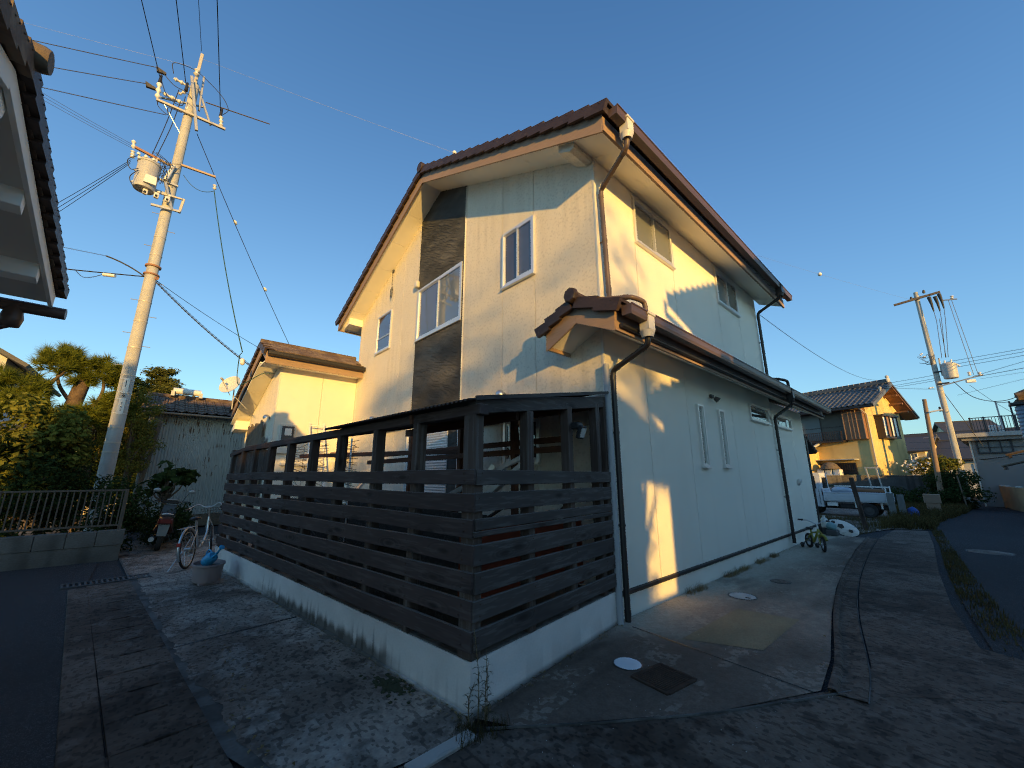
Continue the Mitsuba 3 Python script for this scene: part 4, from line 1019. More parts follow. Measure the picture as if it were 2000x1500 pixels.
# ---------------------------------------------------------------- corrugated shed
shed = thing('corrugated_shed', 'old shed with peeling whitish corrugated wall and wavy brown tile roof', 'shed')
def f_corr(p, n, uv):
    rust = smoothstep(.66, .78, noise(p.x*42, p.y*42, p.z*4.2))*smoothstep(.46, .70, fbm(p.x*1.3+3, p.y*1.3, p.z*1.6, 3)+.25*smoothstep(2.8, 3.6, p.z))
    c = fbm(p.x*2, p.y*2, p.z*2, 3)
    base = mi.Color3f(.40, .41, .385)*(.75+.35*c)
    return mix(base, mi.Color3f(.095, .045, .022), rust*.9)
proc('m_corrugated', f_corr, .6)
ys = np.arange(-4.42, -1.2, .0095)
for i, (z0, z1) in enumerate([(.38, 1.20), (1.18, 2.02), (2.00, 2.84), (2.82, 3.62)]):
    x = -14.2+.011*np.sin(2*math.pi*ys/.076)+.006*(3-i)*.8
    a = np.column_stack([x+.004, ys, np.full_like(ys, z0)]); b = np.column_stack([x-.004, ys, np.full_like(ys, z1)]); n = len(ys)
    part(shed, 'wall_sheet', M().add(np.vstack([a, b]), [[k, k+1, n+k+1, n+k] for k in range(n-1)]), 'm_corrugated', True)
    m = M()
    for y in np.arange(-4.35, -1.3, .38): m.sphere((-14.18, y, z1-.06), .013, 1)
    part(shed, 'nail_row', m, 'm_rust')
m = M(); m.bx(-18, -14.24, -4.40, -1.2, 0, 3.62); part(shed, 'body', m, 'm_inside')
m = M(); m.bx(-14.24, -14.19, -4.42, -1.2, 0, .37); part(shed, 'base_board', m, 'm_board_grey')
# tiled roof: single S-tiles
ds = unit(np.array([-1, 0, .36])); ns = np.array([.36, 0, 1.0]); ns /= np.linalg.norm(ns)
u_ = np.linspace(-.5, .5, 9); prof = np.where(u_ < -.1, .032*np.cos((u_+.3)*2*math.pi/.44), -.022*np.cos((u_-.2)*2*math.pi/.85))
def s_tile(Lt=.30, w=.265):
    top = [np.array([0, a*w, h]) for a, h in zip(u_, prof)]; m = M(); n = len(top)
    A = np.array(top); Bq = A+np.array([-Lt*1.12, 0, -.020]); th = np.array([0, 0, -.016])
    V = np.vstack([A, Bq, A+th, Bq+th])
    F = [[k, k+1, n+k+1, n+k] for k in range(n-1)]+[[2*n+k+1, 2*n+k, 3*n+k, 3*n+k+1] for k in range(n-1)]+[[k+1, k, 2*n+k, 2*n+k+1] for k in range(n-1)]
    F += [[0, n, 3*n, 2*n], [n-1, 2*n+n-1, 3*n+n-1, 2*n-1]]
    return M().add(V, F)()
st = s_tile(); Rm = np.column_stack([-ds, (0, 1, 0), ns])
sroof = part(shed, 'roof', M().prism(Polygon([(-13.85, 3.60), (-16.0, 4.37), (-16.0, 4.30), (-13.85, 3.53)]), (0, -1.0, 0), (1, 0, 0), (0, 0, 1), 3.62), 'm_inside')
for r in range(7):
    for c in range(13):
        mm = st.copy(); mm.vertices = mm.vertices@Rm.T+np.array([-13.80, -4.52+c*.265, 3.66])+ds*.30*r+ns*(.012+rng.normal(0, .004))
        part(sroof, 'tile', mm, 'm_tile_old')
m = M(); m.lathe([(0, 0), (.10, 0), (.10, 3.5), (0, 3.5)], (-15.95, -4.6, 4.42), (0, 1, 0), 10); part(shed, 'ridge', m, 'm_tile_old', 30)
m = M(); m.tube([(-13.74, -4.62, 3.56), (-13.74, -1.0, 3.56)], .035, 10); part(shed, 'gutter', m, 'm_fascia', True)
wt = thing('roof_tank', 'white water heater tank lying on the shed roof ridge', 'tank')
m = M(); m.tube([(-15.7, -3.95, 4.62), (-15.7, -3.15, 4.62)], .11, 14); part(wt, 'drum', m, 'm_white', 30)
m = M(); m.bx(-15.85, -15.55, -4.0, -3.9, 4.42, 4.60); m.bx(-15.85, -15.55, -3.2, -3.1, 4.42, 4.60); part(wt, 'bracket', m, 'm_galv')
m = M(); m.beam((-13.95, -4.42, 0), (-13.95, -4.12, 3.3), .10, .10, b=.006); one('leaning_post', m, 'm_board_grey', 'leaning brown wooden post at the left corner of the corrugated shed', 'post')
m = M(); m.bx(-14.12, -14.08, -4.62, -4.30, 1.7, 2.75, .006); one('board', m, 'm_fascia', 'plain brown board hung upright left of the corrugated wall', 'board')
bush('creeper', 'dry creeper climbing the left corner of the corrugated shed', 'climber', (-14.0, -4.55, 2.5), (.25, .35, 1.1), 36, .16, 1500, .07, 'm_leaf_fine', 37, base=(-14.0, -4.6, 0))

# ---------------------------------------------------------------- houses at far left
flat('m_wall_white', (.55, .55, .53), .8); flat('m_wall_beige', (.62, .52, .36), .8); flat('m_roof_dark', (.06, .058, .06), .6)
def far_house(name, label, o, ang, w, d, h, rise, wall, roof, ov=.5, windows=(), cat='house', gable_first=True, mat_win='m_frost'):
    """gabled box: local x along the front (width w), y back (depth d); ridge along x"""
    k = thing(name, label, cat); c, s = math.cos(ang), math.sin(ang); u, v = np.array([c, s, 0]), np.array([-s, c, 0]); o = np.asarray(o, float)
    pr = Polygon([(0, 0), (d, 0), (d, h), (d/2, h+rise), (0, h)])
    part(k, 'wall', M().prism(pr, o, v, (0, 0, 1), w), wall)
    for sgn in (0, 1):
        a, b = ((d/2, h+rise), (-ov, h-ov*rise/(d/2))) if sgn == 0 else ((d/2, h+rise), (d+ov, h-ov*rise/(d/2)))
        n = unit(np.array([-(b[1]-a[1]), b[0]-a[0]])); n = n if n[1] > 0 else -n
        q = Polygon([a+n*.02, b+n*.02, b+n*.16, a+n*.16]); part(k, 'roof', M().prism(q, o-u*ov, v, (0, 0, 1), w+2*ov), roof)
    part(k, 'ridge', M().beam(o+v*d/2+u*(-ov)+np.array([0, 0, h+rise+.16]), o+v*d/2+u*(w+ov)+np.array([0, 0, h+rise+.16]), .22, .16, b=.03), roof)
    for (side, a0, a1, z0, z1) in windows:
        fr = Fr(o, u, -v) if side == 'f' else Fr(o+u*w, v, u) if side == 'r' else Fr(o, v, -u)
        wk = part(k, 'window', frame_m(fr, a0, a1, z0, z1, .05, .06), 'm_alu')
        q = M(); q.fb(fr, a0+.06, a1-.06, z0+.06, z1-.06, .0, .02); part(wk, 'pane', q, mat_win)
        q = M(); q.fb(fr, (a0+a1)/2-.025, (a0+a1)/2+.025, z0+.06, z1-.06, .018, .04); part(wk, 'mullion', q, 'm_alu')
    return k
far_house('white_house', 'white two-storey house cut by the left picture edge above the bush', (-21.4, -8.95, 0), math.pi, 7.0, 7, 6.1, 2.2, 'm_wall_white', 'm_roof_dark', .6)
far_house('beige_house', 'small beige house with low roof glimpsed behind the pine trunk', (-22.4, -7.9, 0), math.pi/2-.1, 4.2, 6, 3.4, 1.1, 'm_wall_beige', 'm_roof_dark', .6)
m = M(); m.prism(Polygon([(-21.0, 4.55), (-19.9, 4.2), (-19.9, 4.27), (-21.0, 4.65)]), (0, -7.75, 0), (1, 0, 0), (0, 0, 1), 2.0); part('white_house', 'porch_roof', m, 'm_roof_dark')

# ---------------------------------------------------------------- neighbouring house whose eave cuts into the picture at top left
nb = thing('neighbour_house', 'white eave with brown tiles of a neighbouring house at the top left picture edge', 'house')
NX, NZ, EXn, EZn, NY = -.72, 4.12, -3.30, 3.46, -5.205
flat('m_render_grey', (.60, .58, .53), .85); flat('m_eave_white', (.80, .78, .73), .6)
sn = (NZ-EZn)/(NX-EXn)
part(nb, 'wall', M().prism(Polygon([(-2.75, 0), (-2.75, 3.45), (NX, 3.90), (.7, 3.45), (.7, 0)]), (0, NY-.75, 0), (1, 0, 0), (0, 0, 1), 1.5), 'm_render_grey')
def nslab(a, b, y0, y1, th, up=0):
    a, b = np.array(a, float)+(0, up), np.array(b, float)+(0, up)
    return M().prism(Polygon([a, b, b+(0, th), a+(0, th)]), (0, y1, 0), (1, 0, 0), (0, 0, 1), y1-y0)
part(nb, 'soffit', nslab((NX, NZ-.12), (EXn+.08, EZn-.10), NY-2.5, NY-.02, .05), 'm_render_grey'); part(nb, 'soffit', nslab((NX, NZ-.12), (1.5, EZn-.04), NY-2.5, NY-.02, .05), 'm_render_grey')
part(nb, 'bargeboard', nslab((NX, NZ-.16), (EXn+.06, EZn-.14), NY-.02, NY+.01, .13), 'm_eave_white'); part(nb, 'bargeboard', nslab((NX, NZ-.18), (1.42, EZn-.06), NY-.02, NY+.01, .15), 'm_eave_white')
rfn = part(nb, 'roof', nslab((NX, NZ), (EXn, EZn), NY-2.5, NY+.03, .08), 'm_tile_old'); part(nb, 'roof', nslab((NX, NZ), (1.6, EZn+.06), NY-2.5, NY+.03, .08), 'm_tile_old')
verge_tiles(rfn, (NX, NZ+.10), (EXn-.05, EZn+.09), NY+.075, 14, 'm_tile_brown', .13, .06, .3, -1)
verge_tiles(rfn, (NX, NZ+.10), (1.6, EZn+.15), NY+.075, 14, 'm_tile_old', .13, .06, .3, -1)
m = M(); m.lathe([(0, 0), (.075, 0), (.085, .03), (.085, .14), (.065, .17), (.065, 2.5)], (NX, NY+.13, NZ+.13), (0, -1, 0), 12); part(nb, 'ridge_tile', m, 'm_board_grey', 30)
for x, zz in ((-1.70, .0), (-2.62, .0)):
    z = NZ-.12-(NX-x)*sn
    m = M(); m.prism(Polygon([(x-.04, z-.16), (x+.05, z-.13), (x+.05, z+.01), (x-.05, z-.02)]), (0, NY-.025, 0), (1, 0, 0), (0, 0, 1), .66); part(nb, 'purlin_end', m, 'm_eave_white')
m = M(); m.prism(Polygon([(NX-.20, NZ-.16), (NX-.06, NZ-.16), (NX-.07, NZ-.26), (NX-.13, NZ-.36), (NX-.19, NZ-.26)]), (0, NY-.03, 0), (1, 0, 0), (0, 0, 1), .05); part(nb, 'gable_pendant', m, 'm_eave_white')
m = M(); m.tube([(EXn-.04, NY+.10, EZn-.16), (EXn-.04, NY-2.5, EZn-.16)], .06, 10); part(nb, 'gutter', m, 'm_gutter', True)
m = M(); m.lathe([(0, 0), (.07, .02), (.085, .10), (.06, .22), (.04, .26)], (EXn-.04, NY-.25, EZn-.40), (0, 0, 1), 12); m.tube([(EXn-.04, NY-.25, EZn-.36), (EXn-.02, NY-.35, EZn-.44), (EXn+.03, NY-1.8, EZn-.42)], .035, 8); part(nb, 'downpipe', m, 'm_gutter', True)

# ---------------------------------------------------------------- utility poles and cables
flat('m_ceramic', (.74, .72, .66), .25); flat('m_transformer', (.42, .42, .41), .45); flat('m_cable', (.02, .022, .026), .5); flat('m_cable_green', (.035, .085, .065), .5)
flat('m_arm', (.52, .48, .40), .5, .2); flat('m_arm_rusty', (.34, .17, .09), .75); flat('m_arm_tan', (.46, .33, .21), .7); flat('m_sleeve', (.07, .06, .045), .6)
def insulator(parent, a, b, r=.055, n=3, mat='m_ceramic'):
    a, b = np.array(a, float), np.array(b, float); L = np.linalg.norm(b-a); pr = [(0, 0)]
    for i in range(n):
        h = L*(i+.15)/n; pr += [(r*.5, h), (r, h+L*.28/n), (r*.75, h+L*.55/n), (r*.45, h+L*.7/n)]
    pr += [(0, L)]
    return part(parent, 'insulator', M().lathe(pr, a, b-a, 12), mat, 50)
def utility_pole(label, x, y, h, r0, r1, steps, bands):
    k = thing('utility_pole', label, 'utility pole')
    part(k, 'shaft', M().lathe([(r0, -.3), (r0+(r1-r0)*.33, h*.33), (r0+(r1-r0)*.66, h*.66), (r1, h), (0, h)], (x, y, 0), (0, 0, 1), 24), 'm_pole', 50)
    rr = lambda z: r0+(r1-r0)*z/h
    for z in bands:
        part(k, 'band', M().lathe([(rr(z)+.003, z), (rr(z)+.008, z+.005), (rr(z)+.008, z+.035), (rr(z)+.003, z+.04)], (x, y, 0), (0, 0, 1), 24), 'm_arm', 50)
    for z, sg in steps:
        d = np.array([.15*sg, sg, 0]); d = unit(d); p = np.array([x, y, z])+d*rr(z)*.9
        m = M().tube([p, p+d*.17], .009, 6); m.sphere(p+d*.175, .014, 1); part(k, 'step_bolt', m, 'm_galv')
    return k
PXc, PYc = -12.15, -5.0
pole = utility_pole('tall concrete utility pole with transformer and crossarms rising left of the house', PXc, PYc, 14.4, .165, .115,
    [(4.6, -1), (5.2, 1), (5.55, -1), (6.1, 1), (6.55, -1), (7.15, 1), (8.3, -1), (8.9, 1), (9.4, -1)], [2.2, 2.45, 2.85, 3.3, 4.3, 5.1, 5.9, 6.5, 7.35, 8.0, 8.6, 11.9, 12.6])
xf = PXc+.16
def arm(y0, z0, y1, z1, mat='m_arm', w=.075, x=xf, name='crossarm'):
    return part(pole, name, M().beam((x, y0, z0), (x, y1, z1), w, w, b=.006), mat)
part(pole, 'top_bracket', M().beam((PXc, PYc-.02, 14.2), (PXc, PYc, 15.75), .09, .09, b=.01), 'm_arm')
part(pole, 'side_bracket', M().beam((PXc-.1, PYc+.22, 13.6), (PXc-.1, PYc+.16, 15.0), .06, .06, b=.008), 'm_galv')
arm(-5.78, 13.08, -4.02, 13.18); arm(-5.78, 13.44, -4.7, 13.86, 'm_galv', .05, xf-.3)
part(pole, 'strut', M().beam((xf+.05, -5.12, 14.5), (xf+.05, -4.72, 12.6), .08, .08, b=.006), 'm_galv'); part(pole, 'strut', M().beam((xf-.3, -5.05, 14.8), (xf-.3, -4.42, 13.3), .06, .06, b=.006), 'm_galv')
part(pole, 'stay_wire', M().tube([(xf, -5.62, 13.1), (xf-.1, -5.06, 12.3)], .012, 6), 'm_alu')
part(pole, 'guard_rod', M().tube([(-12.16, -4.66, 13.98), (-12.11, -2.81, 14.36)], .018, 8), 'm_railing')
insulator(pole, (xf, -5.76, 13.12), (xf, -5.80, 13.75), .075, 3); insulator(pole, (xf, -4.14, 13.20), (xf, -4.20, 13.62), .07, 3)
insulator(pole, (xf-.2, -5.12, 14.28), (xf-.2, -5.55, 14.30), .07, 3); insulator(pole, (xf-.2, -5.2, 13.55), (xf-.2, -5.72, 13.58), .07, 3); insulator(pole, (xf-.2, -5.35, 13.80), (xf-.1, -5.18, 13.95), .06, 2)
insulator(pole, (xf+.1, -5.02, 14.55), (xf+.1, -5.02, 14.85), .085, 2); insulator(pole, (xf-.1, -5.06, 13.1), (xf-.1, -5.06, 13.45), .06, 2)
for (y, z) in ((-5.72, 14.30), (-5.86, 13.58)):
    m = M(); m.prism(Polygon([(0, 0), (-.26, .07), (-.22, -.10), (0, -.06)]), (xf-.2, y, z), (0, 1, 0), (0, 0, 1), .08); part(pole, 'sleeve', m, 'm_sleeve')
for (y, z) in ((-5.80, 13.8), (-4.21, 13.68), (-5.18, 14.0)):
    m = M().tube([(xf, y, z-.1), (xf, y, z+.22)], [.05, .03], 8); part(pole, 'clamp', m, 'm_black', True)
def jumper(pts, r=.011): return part(pole, 'jumper', M().tube(smooth_path(pts, 8), r, 6), 'm_cable', True)
jumper([(xf, -5.80, 13.9), (xf+.1, -5.55, 13.3), (xf+.1, -5.2, 13.2), (xf+.1, -5.15, 13.6)]); jumper([(xf, -5.55, 14.3), (xf+.1, -5.6, 14.6), (xf+.1, -5.2, 14.75), (xf+.1, -4.9, 14.7), (xf, -4.3, 14.4), (xf, -4.05, 14.0), (xf, -4.15, 13.7)])
jumper([(xf, -5.76, 13.2), (xf+.05, -5.7, 12.85), (xf+.05, -5.45, 12.7), (xf+.05, -5.48, 12.95), (xf+.05, -5.15, 13.0)]); jumper([(xf, -5.85, 14.2), (xf, -5.5, 13.9), (xf, -5.2, 13.85), (xf, -4.95, 13.7)])
jumper([(xf-.1, -5.35, 13.9), (xf-.1, -5.45, 12.5), (xf-.05, -5.60, 11.0)]); jumper([(xf-.1, -5.25, 13.5), (xf-.1, -5.33, 12.4), (xf-.05, -5.50, 11.0)])
arm(-5.98, 11.18, -5.45, 11.09, 'm_arm_rusty', .07, xf, 'rusty_arm'); arm(-5.45, 11.09, -5.02, 11.02, 'm_arm_tan', .068, xf); arm(-4.90, 11.20, -4.02, 11.26, 'm_arm_tan', .065, xf)
tr = part(pole, 'transformer', M().lathe([(0, 9.88), (.235, 9.88), (.255, 9.92), (.255, 10.72), (.275, 10.73), (.275, 10.80), (.20, 10.86), (0, 10.88)], (xf+.05, -5.57, 0), (0, 0, 1), 24), 'm_transformer', 30)
for y in (-5.78, -5.62, -5.45): insulator(tr, (xf+.2, y, 10.72), (xf+.34, y-.05, 10.86), .05, 2)
for z in (10.05, 10.45): part(tr, 'hanger', M().beam((xf, -5.86, z), (xf, -4.85, z-.02), .05, .06, b=.005), 'm_galv')
m = M(); m.prism(Polygon([(-.14, 0), (.14, 0), (.12, .26), (-.12, .26)]), (xf+.32, -5.45, 9.98), (0, 1, 0), (0, 0, 1), .05); part(tr, 'cover_plate', m, 'm_white')
part(tr, 'top_frame', M().beam((xf+.05, -5.45, 11.05), (xf+.05, -5.45, 10.70), .05, .05), 'm_arm')
part(pole, 'lower_rail', M().beam((xf+.05, -5.50, 9.92), (xf+.05, -4.70, 10.02), .05, .05, b=.005), 'm_arm'); part(pole, 'lower_rail', M().beam((xf+.05, -5.35, 9.50), (xf+.05, -4.68, 9.58), .05, .07, b=.005), 'm_galv'); part(pole, 'hook_rail', M().beam((xf, -4.70, 9.55), (xf, -4.66, 10.08), .05, .07, b=.01), 'm_arm')
part(pole, 'strut', M().beam((xf+.1, -5.15, 10.35), (xf+.05, -4.88, 9.55), .09, .06, b=.006), 'm_galv')
for i, y in enumerate((-5.52, -5.27, -5.02)):
    kf = part(pole, 'fuse_cutout', M().obox((xf+.12, y, 9.80), rot_z(.2), (.05, .055, .085), .015), 'm_ceramic'); part(kf, 'fuse_door', M().obox((xf+.175, y, 9.77), rot_z(.2), (.012, .025, .035), .004), 'm_black')
    m = M(); m.sphere((xf+.13, y+.04, 9.94), .04, 2); part(kf, 'fuse_cap', m, 'm_ceramic', True)
part(pole, 'arrester', M().tube([(xf+.05, -5.16, 10.45), (xf+.05, -5.05, 11.05)], [.06, .05], 12), 'm_ceramic', 40)
r_ = np.random.default_rng(5)
for i in range(16):
    a = np.array([xf+.1, -5.5+.45*r_.random(), 10.75+.35*r_.random()]); b = np.array([xf+.1, -5.4+.4*r_.random(), 10.2+.7*r_.random()])
    jumper([a, a+r_.normal(0, .12, 3), b+r_.normal(0, .1, 3), b], .007)
jumper([(xf+.2, -5.85, 10.8), (xf+.3, -6.0, 10.5), (xf+.3, -5.9, 10.25), (xf+.3, -5.75, 10.35)]); jumper([(xf+.3, -5.75, 10.3), (xf+.35, -5.87, 9.95), (xf+.3, -5.72, 9.7), (xf+.2, -5.55, 9.75)])
insulator(pole, (xf, -5.98, 11.10), (xf, -6.02, 11.40), .06, 2); insulator(pole, (xf, -5.96, 10.78), (xf, -5.98, 11.05), .06, 3)
insulator(pole, (-12.17, -4.0, 11.10), (-12.17, -3.98, 10.90), .06, 2)
for z, w_ in ((7.62, .06), (7.36, .05)):
    part(pole, 'clamp_ring', M().lathe([(.145, z), (.185, z+.01), (.185, z+w_), (.145, z+w_+.01)], (PXc, PYc, 0), (0, 0, 1), 20), 'm_arm_rusty', 40)
part(pole, 'bolt_eye', M().lathe([(.02, 0), (.05, .0), (.05, .03), (.02, .03)], (PXc+.12, PYc+.13, 7.28), (1, .2, 0), 12), 'm_arm_rusty', 40)
# number plates: white strips with small dark characters
nrm = unit(EYE*np.array([1, 1, 0])-np.array([PXc, PYc, 0])); pu = np.cross((0, 0, 1), nrm)
def plate(z0, z1, marks):
    o = np.array([PXc, PYc, 0])+nrm*.156; fr = Fr(o, pu, nrm); m = M(); m.fb(fr, -.062, .062, z0, z1, 0, .006, .002); k = part(pole, 'number_plate', m, 'm_plastic_white')
    mk = M()
    for (a, b, c, d) in marks: mk.fb(fr, a, b, z0+(z1-z0)*c, z0+(z1-z0)*d, .0065, .0075)
    part(k, 'lettering', mk, 'm_darkgrey')
    for z in (z0+.03, z1-.03): part(k, 'strap', M().lathe([(.158, z-.006), (.163, z-.004), (.163, z+.004), (.158, z+.006)], (PXc, PYc, 0), (0, 0, 1), 20), 'm_alu', 40)
plate(3.80, 4.22, [(-.012, .006, .42, .86), (-.035, -.028, .06, .12), (.028, .035, .06, .12)]); plate(3.22, 3.66, [(-.02, .02, .70, .725), (-.004, .004, .60, .76), (-.016, .016, .48, .50), (-.016, -.010, .40, .5), (.010, .016, .40, .5), (-.014, .014, .24, .26), (-.014, .014, .31, .33), (-.003, .003, .22, .36)])
part(pole, 'stud', M().lathe([(.012, 0), (.028, .0), (.028, .012), (.012, .012)], np.array([PXc, PYc, 3.73])+nrm*.152, nrm, 14), 'm_black', 40)

CG = 'overhead cables at the left pole'
def cable(a, b, sag, label, r=.010, mat='m_cable', ext=0.0, n=40, group=CG, name='overhead_cable'):
    a, b = np.array(a, float), np.array(b, float); b = b+(b-a)*ext
    return one(name, M().tube(arc(a, b, sag, n), r, 6, False), mat, label, 'cable', group, True)
cable((-12.08, -5.82, 13.95), (-9.56, -6.25, 13.95), 0, 'leftmost of the four cables running steeply up from the left pole', .012, ext=5)
cable((-12.13, -5.20, 14.15), (-9.83, -5.6, 14.6), 0, 'second from left of the four cables running up from the left pole', .012, ext=5)
cable((-12.15, -5.04, 15.85), (-10.74, -5.29, 16.27), 0, 'thin ground wire running up from the very tip of the left pole', .008, ext=8)
cable((-12.17, -4.22, 13.80), (-8.19, -4.74, 13.85), 0, 'rightmost of the four cables running up from the left pole', .012, ext=3)
cable((-12.07, -5.95, 14.28), (-12.67, -8.65, 13.6), .04, 'upper dark cable leaving the left pole for the left edge', .011, ext=1.5)
cable((-12.06, -6.08, 13.52), (-12.65, -8.21, 13.0), .04, 'middle dark cable leaving the left pole for the left edge', .011, ext=1.5)
cable((-12.09, -5.50, 12.78), (-12.77, -8.12, 12.4), .04, 'lowest dark cable leaving the left pole top for the left edge', .011, ext=1.5)
cable((-12.14, -5.19, 15.05), (-13.52, -9.39, 14.6), .03, 'faint thin wire running to the left edge above the others', .003, 'm_galv', ext=.5)
for i, dz in enumerate((0, -.10, -.2)): cable((-12.06, -6.02, 11.27+dz*.6), (-12.37, -8.1, 12.0+dz), .03, ['uppermost', 'middle', 'lowest'][i]+' of three thin wires from the rusty arm to the neighbouring eave', .005, ext=.4)
for i, dz in enumerate((0, -.22, -.44)): cable((-12.06, -5.98, 10.77+dz*.3), (-14.46, -7.59, 9.8+dz), .05, ['uppermost', 'middle', 'lowest'][i]+' of three cables slanting down left from the transformer', .008, ext=.5)
cable((-12.14, -5.15, 7.30), (-12.25, -6.0, 7.66), -.05, 'thick black cable arching into the pole at clamp height', .020, ext=0)
cable((-12.25, -6.0, 7.66), (-12.31, -6.76, 7.62), .0, 'thin messenger wire above the eave with two dark clips', .007, ext=1.5)
cable((-12.14, -5.13, 7.29), (-13.03, -6.78, 7.3), .02, 'dark cable with white closure from the pole to the left eave', .016, ext=1.0)
m = M(); m.tube([(-12.5, -5.75, 7.23), (-12.62, -6.0, 7.23)], .05, 10); one('cable_closure', m, 'm_plastic_white', 'white splice closure on the cable left of the pole', 'closure', smooth=40)
m = M().tube(smooth_path([(-12.95, -6.6, 7.30), (-12.85, -6.4, 7.10), (-12.72, -6.2, 7.12), (-12.6, -5.98, 7.25)], 8), .009, 6); one('overhead_cable', m, 'm_cable', 'slack loop of cable hanging left of the splice closure', 'cable', CG, True)
# twisted drop with spiral hanger rings
tw = thing('overhead_cable', 'twisted black service cable with hanger rings running from pole to annex roof', 'cable', CG)
a, b = np.array([-12.15, -4.93, 7.28]), np.array([-11.4, -2.30, 4.95]); q = arc(a, b, .10, 60)
part(tw, 'messenger', M().tube(q+(0, 0, .03), .006, 5, False), 'm_cable'); part(tw, 'bundle', M().tube(q-(0, 0, .015), .016, 6, False), 'm_cable', True)
m = M()
for i in range(3, 58, 2): m.lathe([(.035, -.005), (.041, 0), (.035, .005)], q[i], b-a, 8)
part(tw, 'hanger_ring', m, 'm_cable')
cable((-12.15, -4.87, 7.26), (-14.0, -1.82, 6.39), .10, 'thin cable from the pole passing behind the annex roof', .008, ext=.3)
cable((-12.16, -4.7, 12.66), (-15.82, -.54, 7.5), .18, 'black cable with two white balls descending behind the annex', .012, ext=.3)
for i, t in enumerate((.36, .70)):
    q = np.array([-12.16, -4.7, 12.66])*(1-t)+np.array([-15.82, -.54, 7.5])*t-(0, 0, 4*.18*1.69*.25*t*(1-t))
    m = M(); m.sphere(q, .055, 2); m.lathe([(.02, -.09), (.045, -.06), (.03, 0), (.045, .06), (.02, .09)], q, (-.5, .6, -.6), 10); one('guy_insulator', m, 'm_ceramic', ['upper', 'lower'][i]+' white ball insulator on the black descending cable', 'insulator', smooth=True)
cable((-12.17, -3.99, 10.88), (-9.29, -2.82, 4.80), .22, 'green twisted service drop from rusty arm to annex roof', .014, 'm_cable_green')
cable((-12.17, -4.8, 11.0), (-12.17, -3.98, 10.86), .25, 'green jumper hanging below the right rusty arm', .009, 'm_cable_green')
an = thing('service_insulator', 'white insulator holding the green service drop above the annex verge', 'insulator')
m = M(); m.lathe([(0, 0), (.04, .0), (.06, .04), (.045, .09), (.06, .13), (.03, .17), (0, .17)], (-9.25, -2.80, 4.60), (.2, .1, -1), 12); part(an, 'body', m, 'm_ceramic', 40)
m = M().tube(smooth_path([(-9.29, -2.82, 4.78), (-9.5, -2.84, 4.74), (-9.68, -2.82, 4.5), (-9.66, -2.8, 4.15), (-9.5, -2.75, 3.95), (-9.2, -2.6, 4.02), (-8.95, -2.35, 4.22), (-8.9, -2.1, 4.25)], 8), .011, 6); part(an, 'lead_in', m, 'm_cable_green', True)
ln = np.array([(-12.15, -5.03, 15.55), (3.13, 28.81, 11.86)])
cable(ln[0], ln[1], .55, 'thin pale wire spanning behind the main roof between both poles', .0035, 'm_galv', n=80)
for i, (t, s) in enumerate(((.237, 'left of the main roof ridge'), (.777, 'right of the house above the gutter end'))):
    q = ln[0]*(1-t)+ln[1]*t-(0, 0, 4*.55*t*(1-t)); m = M(); m.sphere(q, .085 if i == 0 else .10, 2); one('marker_ball', m, 'm_ceramic', 'small white ball on the thin pale wire '+s, 'insulator', smooth=True)

# satellite dish on the annex roof
dk = thing('satellite_dish', 'cream satellite dish on a mast at the left edge of the annex roof', 'satellite dish')
dn_ = unit(np.array([.62, -.66, .42])); dc = np.array([-9.95, -2.86, 3.98])
prof = [(r, .30*r*r/.27) for r in np.linspace(0, .27, 8)]; prof = prof+[(.275, .305*.27), (.27, .29*.27-.012)]+[(r, .30*r*r/.27-.012) for r in np.linspace(.26, 0, 6)]
part(dk, 'reflector', M().lathe(prof, dc, dn_, 28), 'm_offwhite', 40)
m = M(); e = dc+dn_*.42-np.array([0, 0, .05]); m.tube([dc-np.array([0, 0, .26]), e], .01, 6); m.tube([e, e-dn_*.09], .03, 10); part(dk, 'feed_arm', m, 'm_lid_grey', 40)
m = M(); m.tube([dc-dn_*.03, dc-dn_*.12-np.array([0, 0, .05]), np.array([-10.15, -2.75, 3.38])], .016, 8); m.tube([(-10.15, -2.75, 3.75), (-10.3, -2.4, 3.45)], .012, 6); part(dk, 'mast', m, 'm_alu', True)

# ---------------------------------------------------------------- things standing about on the left
def wheel(parent, c, ax, R, r_t, mat_t='m_rubber', mat_r='m_steel', spokes=20, hub=.03, name='wheel'):
    ax = unit(ax); a = np.linspace(0, 2*math.pi, 37); e1 = unit(np.cross(ax, (0, 0, 1))); e2 = np.cross(ax, e1); c = np.asarray(c, float)
    ring = lambda R_: np.array([c+R_*(math.cos(t)*e1+math.sin(t)*e2) for t in a])
    k = part(parent, name, M().tube(ring(R-r_t), r_t, 8, False), mat_t, True)
    part(k, 'rim', M().tube(ring(R-r_t*2.3), r_t*.55, 6, False), mat_r, True)
    m = M(); m.lathe([(0, -.045), (hub, -.045), (hub*.7, -.02), (hub*.7, .02), (hub, .045), (0, .045)], c, ax, 10)
    for i in range(spokes):
        t = 2*math.pi*i/spokes; s = (-1)**i*.03
        m.tube([c+ax*s, c+(R-r_t*2.5)*(math.cos(t)*e1+math.sin(t)*e2)], .0016, 3, False)
    part(k, 'spokes', m, mat_r)
    return k
class Loc:
    def __init__(s, o, ang, sc=1.0, lean=0.0):
        c, q = math.cos(ang), math.sin(ang); s.o = np.asarray(o, float); s.f = np.array([c, q, 0.0]); s.l = np.array([-q, c, 0.0]); s.sc = sc
        s.up = unit(np.array([0, 0, 1.0])+s.l*lean); s.l = unit(s.l-np.array([0, 0, lean]))
    def __call__(s, x, y, z): return s.o+s.sc*(s.f*x+s.l*y+s.up*z)
    def ax(s): return [s.f, s.l, s.up]
